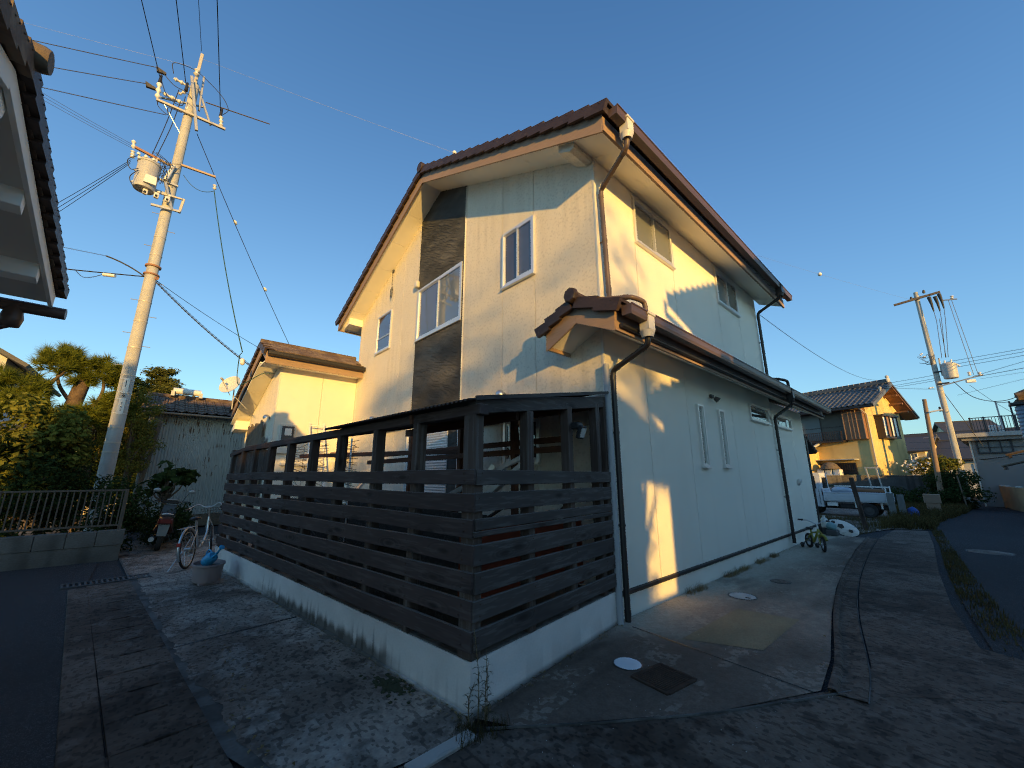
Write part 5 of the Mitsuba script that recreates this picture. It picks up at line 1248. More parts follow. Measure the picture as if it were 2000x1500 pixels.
flat('m_bike_silver', (.58, .60, .62), .3, .7)
bk = thing('bicycle', 'silver city bicycle with front basket and long handlebars beside the fence end', 'bicycle')
L = Loc((-6.62, -3.42, 0), math.atan2(.40, -.92), 1.0, .10)
wheel(bk, L(0, 0, .33), L.l, .33, .018); fw_ = L(1.08, 0, .33); wheel(bk, fw_, L.l+L.f*-.35, .33, .018)
fm_ = part(bk, 'frame', M().tube(smooth_path([L(.92, 0, .80), L(.86, 0, .52), L(.62, 0, .32), L(.45, 0, .28)], 6), .019, 8).tube([L(.45, 0, .28), L(.32, 0, .78)], .016, 8).tube([L(0, .05, .33), L(.45, .03, .28)], .010, 6).tube([L(0, -.05, .33), L(.45, -.03, .28)], .010, 6).tube([L(0, .05, .33), L(.36, .01, .62)], .008, 6).tube([L(0, -.05, .33), L(.36, -.01, .62)], .008, 6), 'm_bike_silver', True)
part(bk, 'fork', M().tube([L(.93, 0, .78), L(.97, .055, .62), fw_+L.l*.055], .011, 8).tube([L(.93, 0, .78), L(.97, -.055, .62), fw_-L.l*.055], .011, 8), 'm_bike_silver', True)
hb = part(bk, 'handlebar', M().tube([L(.93, 0, .78), L(.89, 0, 1.0)], .013, 8).tube(smooth_path([L(.62, .29, .98), L(.75, .27, 1.01), L(.88, .17, 1.06), L(.89, .06, 1.0), L(.89, -.06, 1.0), L(.88, -.17, 1.06), L(.75, -.27, 1.01), L(.62, -.29, .98)], 6), .011, 8), 'm_steel', True)
for s in (-1, 1): part(hb, 'grip', M().tube([L(.60, .29*s, .978), L(.72, .28*s, 1.0)], .017, 8), 'm_black', True); part(hb, 'brake_lever', M().tube([L(.80, .25*s, 1.0), L(.68, .25*s, .95)], .006, 5), 'm_steel')
a_ = np.linspace(-.5, 2.6, 16); part(bk, 'rear_mudguard', M().tube([L(-.36*math.sin(t-.6), 0, .33+.36*math.cos(t-.6)) for t in a_], .021, 6), 'm_steel', True)
part(bk, 'reflector', M().obox(L(-.36, 0, .45), L.ax(), (.012, .026, .03), .005), 'm_red')
part(bk, 'saddle', M().add(*(lambda mm: (mm.vertices*np.array([.13, .085, .035])@np.array(L.ax())+L(.28, 0, .83), mm.faces))(trimesh.creation.icosphere(subdivisions=2))), 'm_black', True)
m = M().tube([L(.32, 0, .62), L(.30, 0, .82)], .012, 8); part(bk, 'seat_post', m, 'm_steel', True)
m = M(); 
for x in (-.22, -.02, .16): m.tube([L(x, -.07, .70), L(x, .07, .70)], .004, 4)
for y in (-.07, 0, .07): m.tube([L(-.26, y, .70), L(.2, y, .70)], .005, 4)
m.tube([L(-.12, .06, .70), L(0, .06, .33)], .005, 4); m.tube([L(-.12, -.06, .70), L(0, -.06, .33)], .005, 4); part(bk, 'rear_carrier', m, 'm_steel')
m = M()
for z in np.linspace(.72, .96, 6):
    w_ = .12+.05*(z-.72)/.24; m.tube([L(1.0, -w_, z), L(1.28, -w_, z), L(1.28, w_, z), L(1.0, w_, z), L(1.0, -w_, z)], .003, 4)
for y in np.linspace(-.12, .12, 7): m.tube([L(1.0, y*1.3, .96), L(1.0, y, .72), L(1.26, y, .72), L(1.28, y*1.3, .96)], .0025, 4)
part(bk, 'basket', m, 'm_railing')
m = M(); m.lathe([(.07, -.004), (.075, 0), (.07, .004), (.02, .003)], L(.45, .06, .28), L.l, 20); m.tube([L(.45, .07, .28), L(.56, .08, .16)], .008, 6); m.obox(L(.57, .13, .15), L.ax(), (.04, .05, .012), .004); m.tube([L(.45, -.07, .28), L(.34, -.08, .40)], .008, 6); m.obox(L(.33, -.13, .41), L.ax(), (.04, .05, .012), .004); part(bk, 'crankset', m, 'm_galv', 40)
m = M(); m.prism(Polygon([(0, .24), (.5, .21), (.52, .33), (.02, .38)]), L(0, .075, 0), L.f, (0, 0, 1), .012); part(bk, 'chain_case', m, 'm_galv')
part(bk, 'kick_stand', M().tube([L(0, .07, .30), L(-.16, .20, .02)], .010, 6), 'm_steel')

sc_ = thing('motor_scooter', 'dark motor scooter with red tail lamp parked among weeds beside the shed', 'scooter')
S = Loc((-9.25, -3.78, 0), math.atan2(.05, -1.0), 1.0, -.10)
def hull(pts): 
    return trimesh.convex.convex_hull(np.array(pts))
def hullpart(k, name, pts, mat, sm=35): return part(k, name, M().mesh(hull(pts)), mat, sm)
flat('m_plate_grey', (.13, .14, .13), .6); flat('m_scooter', (.03, .026, .028), .3); flat('m_scooter_red', (.075, .026, .024), .3); flat('m_lamp_red', (.13, .016, .014), .25)
for x in (0.05, 1.22):
    c = S(x, 0, .22); wk = part(sc_, 'wheel', M().lathe([(.12, -.05), (.20, -.05), (.22, -.02), (.22, .02), (.20, .05), (.12, .05)], c, S.l, 24), 'm_rubber', 40); part(wk, 'hub', M().lathe([(0, -.04), (.12, -.04), (.12, .04), (0, .04)], c, S.l, 16), 'm_alu_dark', 40)
def ring4(x, w, z0, z1): return [S(x, -w, z0), S(x, w, z0), S(x, -w*.7, z1), S(x, w*.7, z1)]
hullpart(sc_, 'tail_body', ring4(-.28, .09, .60, .72)+ring4(.0, .17, .42, .74)+ring4(.42, .17, .34, .72)+ring4(.5, .12, .30, .6), 'm_scooter_red')
hullpart(sc_, 'seat', ring4(-.18, .10, .73, .76)+ring4(.05, .15, .73, .82)+ring4(.45, .13, .72, .79), 'm_black')
hullpart(sc_, 'floor_board', ring4(.45, .15, .22, .30)+ring4(.95, .16, .22, .29), 'm_scooter')
hullpart(sc_, 'leg_shield', ring4(.93, .20, .28, .36)+ring4(1.08, .17, .70, .92)+ring4(1.0, .20, .3, .5)+ring4(1.16, .12, .5, .85), 'm_scooter')
hullpart(sc_, 'front_mudguard', ring4(1.02, .07, .42, .46)+ring4(1.22, .08, .45, .50)+ring4(1.40, .05, .32, .36), 'm_scooter')
hullpart(sc_, 'handle_cowl', ring4(.98, .16, .96, 1.03)+ring4(1.12, .13, .94, 1.02), 'm_scooter')
m = M().tube([S(1.0, -.33, 1.0), S(1.04, -.12, .99), S(1.04, .12, .99), S(1.0, .33, 1.0)], .013, 8); hbk = part(sc_, 'handlebar', m, 'm_black', True)
part(hbk, 'speedometer', M().obox(S(1.0, 0, 1.04), S.ax(), (.05, .10, .012), .008), 'm_lid_grey')
for s in (-1, 1):
    mk = part(sc_, 'mirror_arm', M().tube([S(1.03, .2*s, 1.0), S(1.02, .24*s, 1.12), S(1.0, .30*s, 1.22)], .007, 6), 'm_black', True)
    mm = trimesh.creation.icosphere(subdivisions=2); part(mk, 'mirror', M().add(mm.vertices*np.array([.02, .075, .048])@np.array(S.ax())+S(1.0, .34*s, 1.25), mm.faces), 'm_alu_dark', True)
hullpart(sc_, 'tail_lamp', [S(-.285, y, z) for y, z in ((-.09, .60), (.09, .60), (-.10, .68), (.10, .68))]+[S(-.24, y, z) for y, z in ((-.12, .58), (.12, .58), (-.12, .69), (.12, .69))], 'm_lamp_red')
hullpart(sc_, 'rear_mudguard', [S(-.22, y, .58) for y in (-.10, .10)]+[S(-.32, y, .34) for y in (-.08, .08)]+[S(-.20, y, .58) for y in (-.10, .10)]+[S(-.29, y, .33) for y in (-.08, .08)], 'm_plate_grey')
m = M().tube([S(-.24, -.10, .78), S(-.30, 0, .80), S(-.24, .10, .78)], .012, 6); part(sc_, 'grab_rail', m, 'm_alu', True)
m = M().tube([S(-.15, .15, .25), S(.35, .13, .22)], [.05, .045], 10); part(sc_, 'exhaust', m, 'm_galv', 40)

# planter with a blue watering can in it
flat('m_planter', (.26, .195, .185), .5); flat('m_can_blue', (.035, .30, .52), .35)
pk = thing('planter', 'oval pinkish planter box at the left end of the low wall', 'planter')
pc, pa = np.array([-5.25, -3.26, 0]), math.atan2(.1, 1.0)
def oval(r, z, sx=.30, sy=.20): return [pc+np.array([math.cos(pa)*sx*r*math.cos(t)-math.sin(pa)*sy*r*math.sin(t), math.sin(pa)*sx*r*math.cos(t)+math.cos(pa)*sy*r*math.sin(t), z]) for t in np.arange(28)*2*math.pi/28]
rows = [oval(.86, .03), oval(.88, .04), oval(.97, .25), oval(1.06, .26), oval(1.06, .285), oval(.96, .285), oval(.90, .22), oval(.1, .22)]
part(pk, 'tub', M().add(np.vstack(rows), [[i*28+j, i*28+(j+1) % 28, (i+1)*28+(j+1) % 28, (i+1)*28+j] for i in range(len(rows)-1) for j in range(28)]), 'm_planter', 40)
for s in (-1, 1): part(pk, 'foot', M().obox(pc+np.array([.16*s, .016*s, .016]), rot_z(pa), (.06, .13, .016), .005), 'm_planter')
part(pk, 'soil', M().add(np.vstack([oval(.92, .235), [pc+(0, 0, .25)]]), [[j, (j+1) % 28, 28] for j in range(28)]), 'm_block')
ck = thing('watering_can', 'bright blue watering can lying in the pinkish planter', 'watering can')
cc_ = pc+np.array([.02, .0, .34]); part(ck, 'body', M().lathe([(0, -.09), (.075, -.09), (.085, -.06), (.085, .06), (.06, .09), (0, .095)], cc_, (.5, .3, .45), 18), 'm_can_blue', 40)
sp = part(ck, 'spout', M().tube([cc_+(.03, .0, -.0), cc_+(.14, .05, .07), cc_+(.25, .09, .17)], [.022, .018, .013], 10), 'm_can_blue', True); part(sp, 'rose', M().lathe([(.014, -.01), (.04, .03), (.04, .036), (0, .042)], cc_+(.25, .09, .17), (.5, .2, .6), 14), 'm_can_blue', 40)
part(ck, 'handle', M().tube(smooth_path([cc_+(-.07, -.02, -.03), cc_+(-.12, -.04, .05), cc_+(-.05, -.02, .13), cc_+(.05, .02, .09)], 5), .011, 8), 'm_can_blue', True)

# tattered bamboo screen behind the fence, white step ladder
scn = thing('bamboo_blind', 'tattered bamboo blind sagging in torn strips behind the upper fence', 'blind')
r_ = np.random.default_rng(77); m = M()
def strip(x0, y0, x1, y1, z0, z1, n, droop):
    for i in range(n):
        z = z1-(z1-z0)*i/n; a, b = np.sort(r_.random(2)) if r_.random() < .5 else (0, 1); 
        A = np.array([x0+(x1-x0)*a, y0+(y1-y0)*a, z+r_.normal(0, .004)]); Bq = np.array([x0+(x1-x0)*b, y0+(y1-y0)*b, z-droop*(i/n)*b+r_.normal(0, .012)])
        m.tube([A, (A+Bq)/2+(0, 0, r_.normal(0, .01)), Bq], .0042, 4, False)
strip(-4.95, -2.35, -4.25, -2.30, .7, 2.08, 58, .38); strip(-4.0, -2.25, -3.45, -2.22, .7, 2.08, 46, .15); strip(-3.15, -2.15, -2.55, -2.12, .7, 2.08, 56, .08)
part(scn, 'reed', m, 'm_sleeve', kind='stuff')
m = M()
for x, y in ((-4.8, -2.34), (-4.4, -2.31), (-3.85, -2.24), (-3.6, -2.23), (-3.0, -2.14), (-2.7, -2.13)): m.tube([(x, y, .7), (x, y, 2.08)], .003, 4)
part(scn, 'cord', m, 'm_black')
ld = thing('step_ladder', 'white ladder propped behind the fence beneath the annex wall', 'ladder')
LA0, LB0 = np.array([-6.25, -1.45, .25]), np.array([-8.45, -1.02, 2.98])
s_ = unit(np.cross(LB0-LA0, (0, 0, 1)))*.17
for s in (-1, 1): part(ld, 'rail', M().beam(LA0+s_*s, LB0+s_*s, .03, .06, b=.004), 'm_white')
for t in np.linspace(.06, .97, 9): part(ld, 'rung', M().beam(LA0+(LB0-LA0)*t-s_, LA0+(LB0-LA0)*t+s_, .045, .025, b=.003), 'm_white')
m = M().tube([(-3.02, -2.02, .3), (-3.28, -1.95, 2.16)], .014, 8); one('laundry_pole', m, 'm_white', 'thin white pole standing behind the fence posts', 'pole', smooth=True)
# ---------------------------------------------------------------- yellow house beyond the yard
flat('m_brown_steel', (.040, .026, .020), .5)
def f_yellow(p, n, uv):
    c = fbm(p.x*.8, p.y*.8, p.z*.8, 3); s = smoothstep(.55, .8, noise(p.x*5, p.y*5, p.z*.5)); g = noise(p.x*35, p.y*35, p.z*35)
    return mi.Color3f(.70, .52, .225)*(.84+.25*c)*(1-.14*s)*(.94+.1*g)
proc('m_yellow', f_yellow, .9)
def f_ptile(p, n, uv): return mix(mi.Color3f(.062, .064, .068), mi.Color3f(.15, .148, .145), .5*fbm(p.x*4, p.y*4, p.z*4, 2)+.5*cell_rand(p.x*3.4, p.y*3.4, p.z*4))
proc('m_tile_blue', f_ptile, .32)
flat('m_brownwood', (.26, .125, .060), .6); flat('m_tile_white', (.50, .48, .42), .5)
yh = thing('yellow_house', 'two-storey yellow rendered house with blue-grey tiled roof behind the block wall', 'house')
YC = np.array([-.30, 28.66, 0]); yu = unit(np.array([-.96, .28, 0])); yv = unit(np.array([.28, .96, 0]))
YF = Fr(YC, yu, -yv); YG = Fr(YC, yv, -yu)
YE, YR, YD, YWd = 6.05, 7.42, 4.5, 8.0
part(yh, 'wall', M().prism(Polygon([(0, 0), (YD, 0), (YD, YE-.35), (YD/2, YR-.12), (0, YE)]), YC, yv, (0, 0, 1), -YWd) if np.cross(yv, (0, 0, 1))@yu < 0 else M().prism(Polygon([(0, 0), (YD, 0), (YD, YE-.35), (YD/2, YR-.12), (0, YE)]), YC, yv, (0, 0, 1), YWd), 'm_yellow')
def yslab(a, b, th, o0, o1):
    a, b = np.array(a, float), np.array(b, float); n = unit(np.array([-(b[1]-a[1]), b[0]-a[0]])); n = n if n[1] > 0 else -n
    sg = 1 if np.cross(yv, (0, 0, 1))@yu > 0 else -1
    return M().prism(Polygon([a, b, b+n*th, a+n*th]), YC+yu*o0, yv, (0, 0, 1), sg*(o1-o0))
yr = part(yh, 'roof', yslab((YD/2, YR), (-.75, YE-.35+.12), .06, -.75, YWd), 'm_tile_blue')
part(yh, 'roof', yslab((YD/2, YR), (YD+.7, 5.35), .10, -.75, YWd), 'm_tile_blue')
for i in range(4): part(yh, 'rafter_board', yslab((YD/2, YR-.05), (YD+.62, 5.33), -.05, -.70+i*.001, -.02) if i == 0 else yslab((YD/2+.55*i, YR-.12-.5*i), (YD/2+.55*i+.12, YR-.17-.5*i), -.10, -.68, -.01), 'm_brownwood')
part(yh, 'soffit', yslab((YD/2, YR-.05), (-.68, YE-.30), -.04, -.70, YWd), 'm_brownwood')
e0, e1 = np.array([YD/2, YR+.06]), np.array([-.80, YE-.20]); sl = unit(e1-e0); L_ = np.linalg.norm(e1-e0); nrows = 9; st_ = L_/nrows
dY = yv*sl[0]+np.array([0, 0, sl[1]]); nY = np.cross(dY, yu); nY = nY if nY[2] > 0 else -nY
# pantile: one roll and one trough
w_ = .30; aa = np.linspace(-.5, .5, 8); hh = np.where(aa > .05, .055*np.sin((aa-.05)/.45*math.pi), -.012*np.sin((aa+.5)/.55*math.pi))
A_ = [yu*(-a*w_)+nY*h-dY*.02 for a, h in zip(aa, hh)]; B_ = [yu*(-a*w_)+nY*(h+.028)+dY*st_*1.04 for a, h in zip(aa, hh)]; C_ = [q-nY*.03 for q in B_]
pt = M().add(np.vstack([A_, B_, C_]), [[k, k+1, 9-1+k+1, 8+k] for k in range(7)]+[[8+k, 8+k+1, 16+k+1, 16+k] for k in range(7)])()
for r in range(nrows):
    for c in range(27):
        p = YC+yu*(-.60+c*w_)+yv*(e0[0]+sl[0]*st_*r)+np.array([0, 0, e0[1]+sl[1]*st_*r+.05])
        mm = pt.copy(); mm.vertices = mm.vertices+p; part(yr, 'pantile', mm, 'm_tile_blue', 40)
rd = M(); o = YC+yv*YD/2+np.array([0, 0, YR+.17])
rd.beam(o-yu*.55, o+yu*YWd, .26, .20, b=.03); rd.tube([o-yu*.6+(0, 0, .14), o+yu*YWd+(0, 0, .14)], .075, 8); rk = part(yh, 'ridge', rd, 'm_tile_blue', 30)
for i in range(24): m = M(); m.lathe([(.082, -.015), (.095, 0), (.082, .015)], o+yu*(i*.32-.4)+(0, 0, .14), yu, 8); part(rk, 'ridge_cap', m, 'm_tile_white', 30)
m = M(); m.lathe([(.0, -.04), (.17, -.04), (.19, .0), (.17, .05), (0, .07)], o-yu*.62+(0, 0, .10), -yu, 14); m.sphere(o-yu*.60+(0, 0, .34), .10, 2); part(rk, 'end_tile', m, 'm_tile_white', 40)
m = M(); q = YC-yu*.62+yv*.9+np.array([0, 0, 6.75]); m.tube([q+(0, 0, -.2), q+(0, 0, .28)], .06, 8); m.sphere(q+(0, 0, .3), .09, 2); part(rk, 'finial', m, 'm_tile_white', True)
# verge tiles down the gable edge
for i in range(16):
    t = (i+.5)/16; p = YC+yv*(e0[0]+(e1[0]-e0[0])*t)+np.array([0, 0, e0[1]+(e1[1]-e0[1])*t+.02])-yu*.72
    m = M(); m.obox(p, [dY, yu, nY], (L_/30, .06, .05), .01); m.obox(p+np.array([0, 0, -.10])-yu*.05, [dY, yu, nY], (L_/30, .02, .09), .006); part(yr, 'verge_tile', m, 'm_tile_blue')
part(yh, 'gutter', M().tube([YC+yu*(-.7)-yv*.86+(0, 0, YE-.30), YC+yu*YWd-yv*.86+(0, 0, YE-.30)], .06, 8), 'm_gutter_dark', True)
part(yh, 'downpipe', M().tube([YC-yu*.03-yv*.85+(0, 0, YE-.35), YC-yu*.06-yv*.06+(0, 0, YE-.65), YC-yu*.06-yv*.06], .035, 8), 'm_tile_white', True)
# first floor: shutter boxes, glazing, balcony
fwk = part(yh, 'window', M().fb(YF, 1.2, 6.5, 3.85, 3.95, 0, .1).fb(YF, 1.2, 6.5, 5.72, 5.85, 0, .1).fb(YF, 1.18, 1.26, 3.95, 5.72, 0, .1), 'm_brown_steel')
for i in range(4):
    a = 1.26+i*1.32
    q = M(); q.fb(YF, a, a+1.28, 3.95, 5.72, .02, .04); part(fwk, 'pane', q, 'm_frost' if i else 'm_curtain')
    q = M(); q.fb(YF, a+1.28, a+1.32, 3.95, 5.72, .02, .08); q.fb(YF, a, a+1.28, 4.75, 4.79, .041, .06); part(fwk, 'mullion', q, 'm_brown_steel')
tb = part(yh, 'shutter_box', M().fb(YF, .06, 1.18, 3.85, 5.75, 0, .30, .01), 'm_brownwood')
for a in (.08, .42, .62, .82, 1.12): m = M(); m.fb(YF, a-.018, a+.018, 3.88, 5.72, .30, .335); part(tb, 'batten', m, 'm_fascia')
for z in (5.05, 5.55): m = M(); m.fb(YF, .06, 1.18, z-.012, z+.012, .30, .33); part(tb, 'batten', m, 'm_fascia')
bl = part(yh, 'balcony', M().fb(YF, 1.2, 6.4, 3.76, 3.83, .0, .55).fb(YF, 1.2, 6.4, 4.40, 4.44, .50, .54), 'm_brown_steel')
for i in range(42): m = M(); m.fb(YF, 1.22+i*.125, 1.245+i*.125, 3.83, 4.40, .51, .53); part(bl, 'bar', m, 'm_brown_steel')
for a in (1.25, 3.3, 5.3): m = M(); m.fb(YF, a, a+.05, 3.83, 4.44, .49, .55); part(bl, 'post', m, 'm_brown_steel')
# ground floor: tiled side roof, awning, barred window
m = M(); m.fb(YF, .8, 3.4, 2.60, 2.66, 0, .55, .01); part(yh, 'awning', m, 'm_tile_white')
gw = part(yh, 'window', M().fb(YF, 1.0, 3.3, 1.72, 2.42, 0, .04), 'm_inside')
for i in range(17): m = M(); m.fb(YF, 1.06+i*.132, 1.085+i*.132, 1.75, 2.40, .06, .085); part(gw, 'bar', m, 'm_brown_steel')
m = M(); m.fb(YF, 1.0, 3.3, 2.38, 2.44, .03, .1); m.fb(YF, 1.0, 3.3, 1.98, 2.02, .05, .09); m.fb(YF, .98, 1.03, 1.6, 2.44, .03, .1); part(gw, 'frame', m, 'm_brown_steel')
m = M(); m.fb(YF, 3.0, 6.5, .0, 3.2, 0, 1.4); part(yh, 'side_wing', m, 'm_yellow')
lr = part(yh, 'side_roof', M().prism(Polygon([(0, 3.75), (2.0, 3.1), (2.0, 3.02), (0, 3.67)]), YC+yu*2.75, -yv, (0, 0, 1), 3.6) if np.cross(-yv, (0, 0, 1))@yu > 0 else M().prism(Polygon([(0, 3.75), (2.0, 3.1), (2.0, 3.02), (0, 3.67)]), YC+yu*2.75, -yv, (0, 0, 1), -3.6), 'm_tile_blue')
for c in range(11): m = M(); p = YC+yu*(2.85+c*.32); m.tube([p-yv*.02+(0, 0, 3.78), p-yv*2.02+(0, 0, 3.12)], .055, 7); part(lr, 'tile_roll', m, 'm_tile_blue', True)
m = M(); m.beam(YC+yu*2.70+(0, 0, 3.84), YC+yu*2.70-yv*2.05+(0, 0, 3.16), .16, .12, b=.02); part(lr, 'verge', m, 'm_tile_white')
# bay window on the gable
by = part(yh, 'bay_window', M().fb(YG, .95, 2.95, 3.92, 4.02, 0, .42).fb(YG, .90, 3.0, 5.30, 5.40, 0, .48).fb(YG, .95, 1.02, 4.02, 5.30, 0, .40).fb(YG, 2.88, 2.95, 4.02, 5.30, 0, .40), 'm_brown_steel')
q = M(); q.fb(YG, 1.02, 2.88, 4.02, 5.30, .30, .34); part(by, 'pane', q, 'm_frost')
for a in (1.45, 1.95, 2.42): m = M(); m.fb(YG, a-.03, a+.03, 4.02, 5.30, .34, .40); part(by, 'mullion', m, 'm_brown_steel')
m = M(); m.fb(YG, 1.48, 1.78, 4.02, 5.30, .34, .37); part(by, 'panel', m, 'm_brownwood')
for q_ in ((1.05, 1.42), (2.0, 2.38), (2.45, 2.85)): m = M(); m.fb(YG, q_[0], q_[1], 4.10, 5.25, .341, .352); part(by, 'curtain', m, 'm_white')
# white hive-like boxes and straw cover by its wall
for i, x in enumerate((1.55, 2.0, 2.45)):
    m = M(); m.fb(YF, x, x+.38, 1.55, 2.02, .5, .9, .02); m.fb(YF, x+.08, x+.28, 1.72, 1.86, .9, .912); one('storage_box', m, 'm_white', ['right-hand', 'middle', 'left-hand'][i]+' white box of three on the shelf by the yellow house', 'box')
m = M(); m.lathe([(.55, 0), (.50, .10), (.36, .30), (.2, .40), (0, .44)], YF.p(2.15, 2.05, .7), (0, 0, 1), 18); one('straw_cover', m, 'm_board_grey', 'domed straw cover lying on the white boxes', 'cover', smooth=40)

# ---------------------------------------------------------------- block walls
yw = thing('yard_wall', 'long dark stained block wall behind the small truck', 'wall')
a0, a1 = np.array([-4.6, 24.6]), np.array([2.15, 29.6]); du = unit(a1-a0); Lw = np.linalg.norm(a1-a0); yn = np.array([du[1], -du[0]]); wf = Fr((*a0, 0), (*du, 0), (*yn, 0))
m = M(); m.fb(wf, 0, Lw, -.1, 1.60, -.12, -.008); part(yw, 'core', m, 'm_block')
for r in range(8):
    x = -(.2 if r % 2 else 0)
    while x < Lw:
        m = M(); m.fb(wf, max(x, 0)+.004, min(x+.396, Lw), r*.2+.004, r*.2+.196, -.012, rng.normal(0, .002), .006); part(yw, 'block', m, 'm_block'); x += .4
m = M(); m.fb(wf, -.02, Lw+.02, 1.60, 1.655, -.14, .02, .006); part(yw, 'coping', m, 'm_block')
rw = thing('roadside_wall', 'low tan block wall beside the right road at the right picture edge', 'wall')
def f_tan(p, n, uv): return mi.Color3f(.30, .20, .115)*(.75+.4*fbm(p.x*2, p.y*2, p.z*3, 3))*(.88+.2*noise(p.x*40, p.y*40, p.z*40))
proc('m_tan_block', f_tan, .9)
a0, a1 = np.array([4.05, 33.0]), np.array([5.35, 17.0]); du = unit(a1-a0); Lw = np.linalg.norm(a1-a0); yn = np.array([du[1], -du[0]]); wf = Fr((*a0, 0), (*du, 0), (*yn, 0))
m = M(); m.fb(wf, 0, Lw, -.1, 1.08, -.15, -.008); part(rw, 'core', m, 'm_tan_block')
for r in range(4):
    x = -(.3 if r % 2 else 0)
    while x < Lw:
        m = M(); m.fb(wf, max(x, 0)+.006, min(x+.592, Lw), r*.27+.01, r*.27+.262, -.012, .004+rng.normal(0, .003), .012); part(rw, 'block', m, 'm_tan_block'); x += .6
for i, x in enumerate((3.4, 4.6, 7.2)):
    m = M(); m.fb(wf, x, x+.45, 1.08, 1.15, -.14, .03, .008); one('white_slab', m, 'm_lid_grey', ['far', 'middle', 'near'][i]+' pale slab lying on top of the tan roadside wall', 'slab')

# ---------------------------------------------------------------- small flatbed truck
flat('m_truck', (.56, .60, .64), .3); flat('m_tarp', (.42, .50, .60), .5); flat('m_blue', (.02, .09, .36), .5); flat('m_dark_glass', (.015, .017, .02), .08)
tk = thing('flatbed_truck', 'small white flatbed truck parked in front of the dark block wall', 'truck')
Q = Loc((.34, 17.75, 0), math.pi-.02)            # rear axle, facing -x; local y: to its left (towards the camera: -y world is +?)
sd = -1 if (Q(0, 1, 0)-Q(0, 0, 0))[1] > 0 else 1  # which local side faces the camera
for x in (0, 1.90):
    for s in (-1, 1):
        c = Q(x, .64*s, .27); wk = part(tk, 'wheel', M().lathe([(.16, -.07), (.245, -.075), (.27, -.05), (.27, .05), (.245, .075), (.16, .07)], c, Q.l, 26), 'm_rubber', 40)
        part(wk, 'hub', M().lathe([(0, -.055), (.07, -.06), (.10, -.045), (.165, -.05), (.165, .05), (.10, .045), (.07, .06), (0, .055)], c, Q.l, 22), 'm_darkgrey', 40)
def qbox(k, n, x0, x1, y0, y1, z0, z1, mat, b=.01): return part(k, n, M().obox(Q((x0+x1)/2, (y0+y1)/2, (z0+z1)/2), Q.ax(), (abs(x1-x0)/2, abs(y1-y0)/2, abs(z1-z0)/2), b), mat)
cab = [Q(x, y, z) for x, z, w in ((1.42, .35, .70), (1.42, 1.02, .72), (1.44, 1.74, .60), (2.0, 1.77, .60), (2.35, 1.70, .60), (2.62, 1.05, .71), (2.66, .40, .70), (1.42, 1.6, .63)) for y in (-w, w)]
hullpart(tk, 'cab', cab, 'm_truck', 30)
qbox(tk, 'rear_panel', 1.405, 1.425, -.52, .52, .98, 1.62, 'm_truck'); qbox(tk, 'rear_window', 1.395, 1.404, -.42, .42, 1.08, 1.55, 'm_dark_glass', .002)
sw = [Q(x, y, z) for x, z in ((1.55, 1.08), (1.60, 1.62), (2.18, 1.62), (2.42, 1.08)) for y in (.725*sd, .60*sd)]
part(tk, 'side_window', M().add([Q(1.58, .728*sd, 1.08), Q(2.40, .728*sd, 1.08), Q(2.20, .655*sd, 1.60), Q(1.60, .655*sd, 1.60)], [[0, 1, 2, 3]]), 'm_dark_glass')
qbox(tk, 'door_seam', 1.50, 1.51, .712*sd, .724*sd, .45, 1.06, 'm_black', 0)
qbox(tk, 'chassis', -.65, 2.4, -.42, .42, .30, .46, 'm_black'); qbox(tk, 'bed_floor', -.62, 1.36, -.70, .70, .58, .64, 'm_truck')
for s in (-1, 1):
    k = qbox(tk, 'side_gate', -.62, 1.36, .70*s, .725*s, .63, .92, 'm_truck')
    for z in (.70, .80): qbox(k, 'rib', -.60, 1.34, .725*s, .735*s, z, z+.05, 'm_truck', .004)
    qbox(k, 'top_rail', -.62, 1.36, .69*s, .74*s, .92, .95, 'm_truck', .006)
    qbox(tk, 'mudguard_stay', -.42, -.36, .60*s, .62*s, .35, .58, 'm_white', .004); qbox(tk, 'mudguard_stay', .36, .42, .60*s, .62*s, .35, .58, 'm_white', .004)
qbox(tk, 'tailgate', -.66, -.63, -.72, .72, .60, .92, 'm_truck'); qbox(tk, 'head_board', 1.36, 1.39, -.70, .70, .60, 1.10, 'm_truck')
qbox(tk, 'tail_lamp', 1.405, 1.44, .60*sd, .70*sd, .80, .98, 'm_lamp_red'); qbox(tk, 'side_box', .95, 1.30, .60*sd, .70*sd, .40, .54, 'm_white'); qbox(tk, 'fuel_tank', .42, .90, .45*sd, .66*sd, .32, .50, 'm_black', .03)
qbox(tk, 'frame_post', -.60, -.56, .60*sd, .66*sd, .64, 1.20, 'm_white', .005); qbox(tk, 'frame_post', -.60, -.56, -.66*sd, -.60*sd, .64, 1.20, 'm_white', .005)
part(tk, 'load_bar', M().beam(Q(-.70, .55*sd, 1.17), Q(1.0, .48*sd, 1.20), .08, .05, b=.01), 'm_white')
r_ = np.random.default_rng(8); ic = trimesh.creation.icosphere(subdivisions=3); v = ic.vertices*np.array([.34, .30, .14]); v = v*(1+.28*(meshkit.fbm(v*7)[:, None]-.4)) if hasattr(meshkit, 'fbm') else v
one('folded_tarp', M().add(v@np.array(Q.ax())+Q(.80, .40*sd, 1.04), ic.faces), 'm_tarp', 'crumpled blue and white tarp heaped on the truck bed', 'tarp', smooth=50)
m = M().tube([Q(-.55, .25*sd, 1.02), Q(1.2, .15*sd, 1.05)], .07, 12); one('rolled_sheet', m, 'm_brownwood', 'long brown roll lying along the truck bed', 'roll', smooth=40)
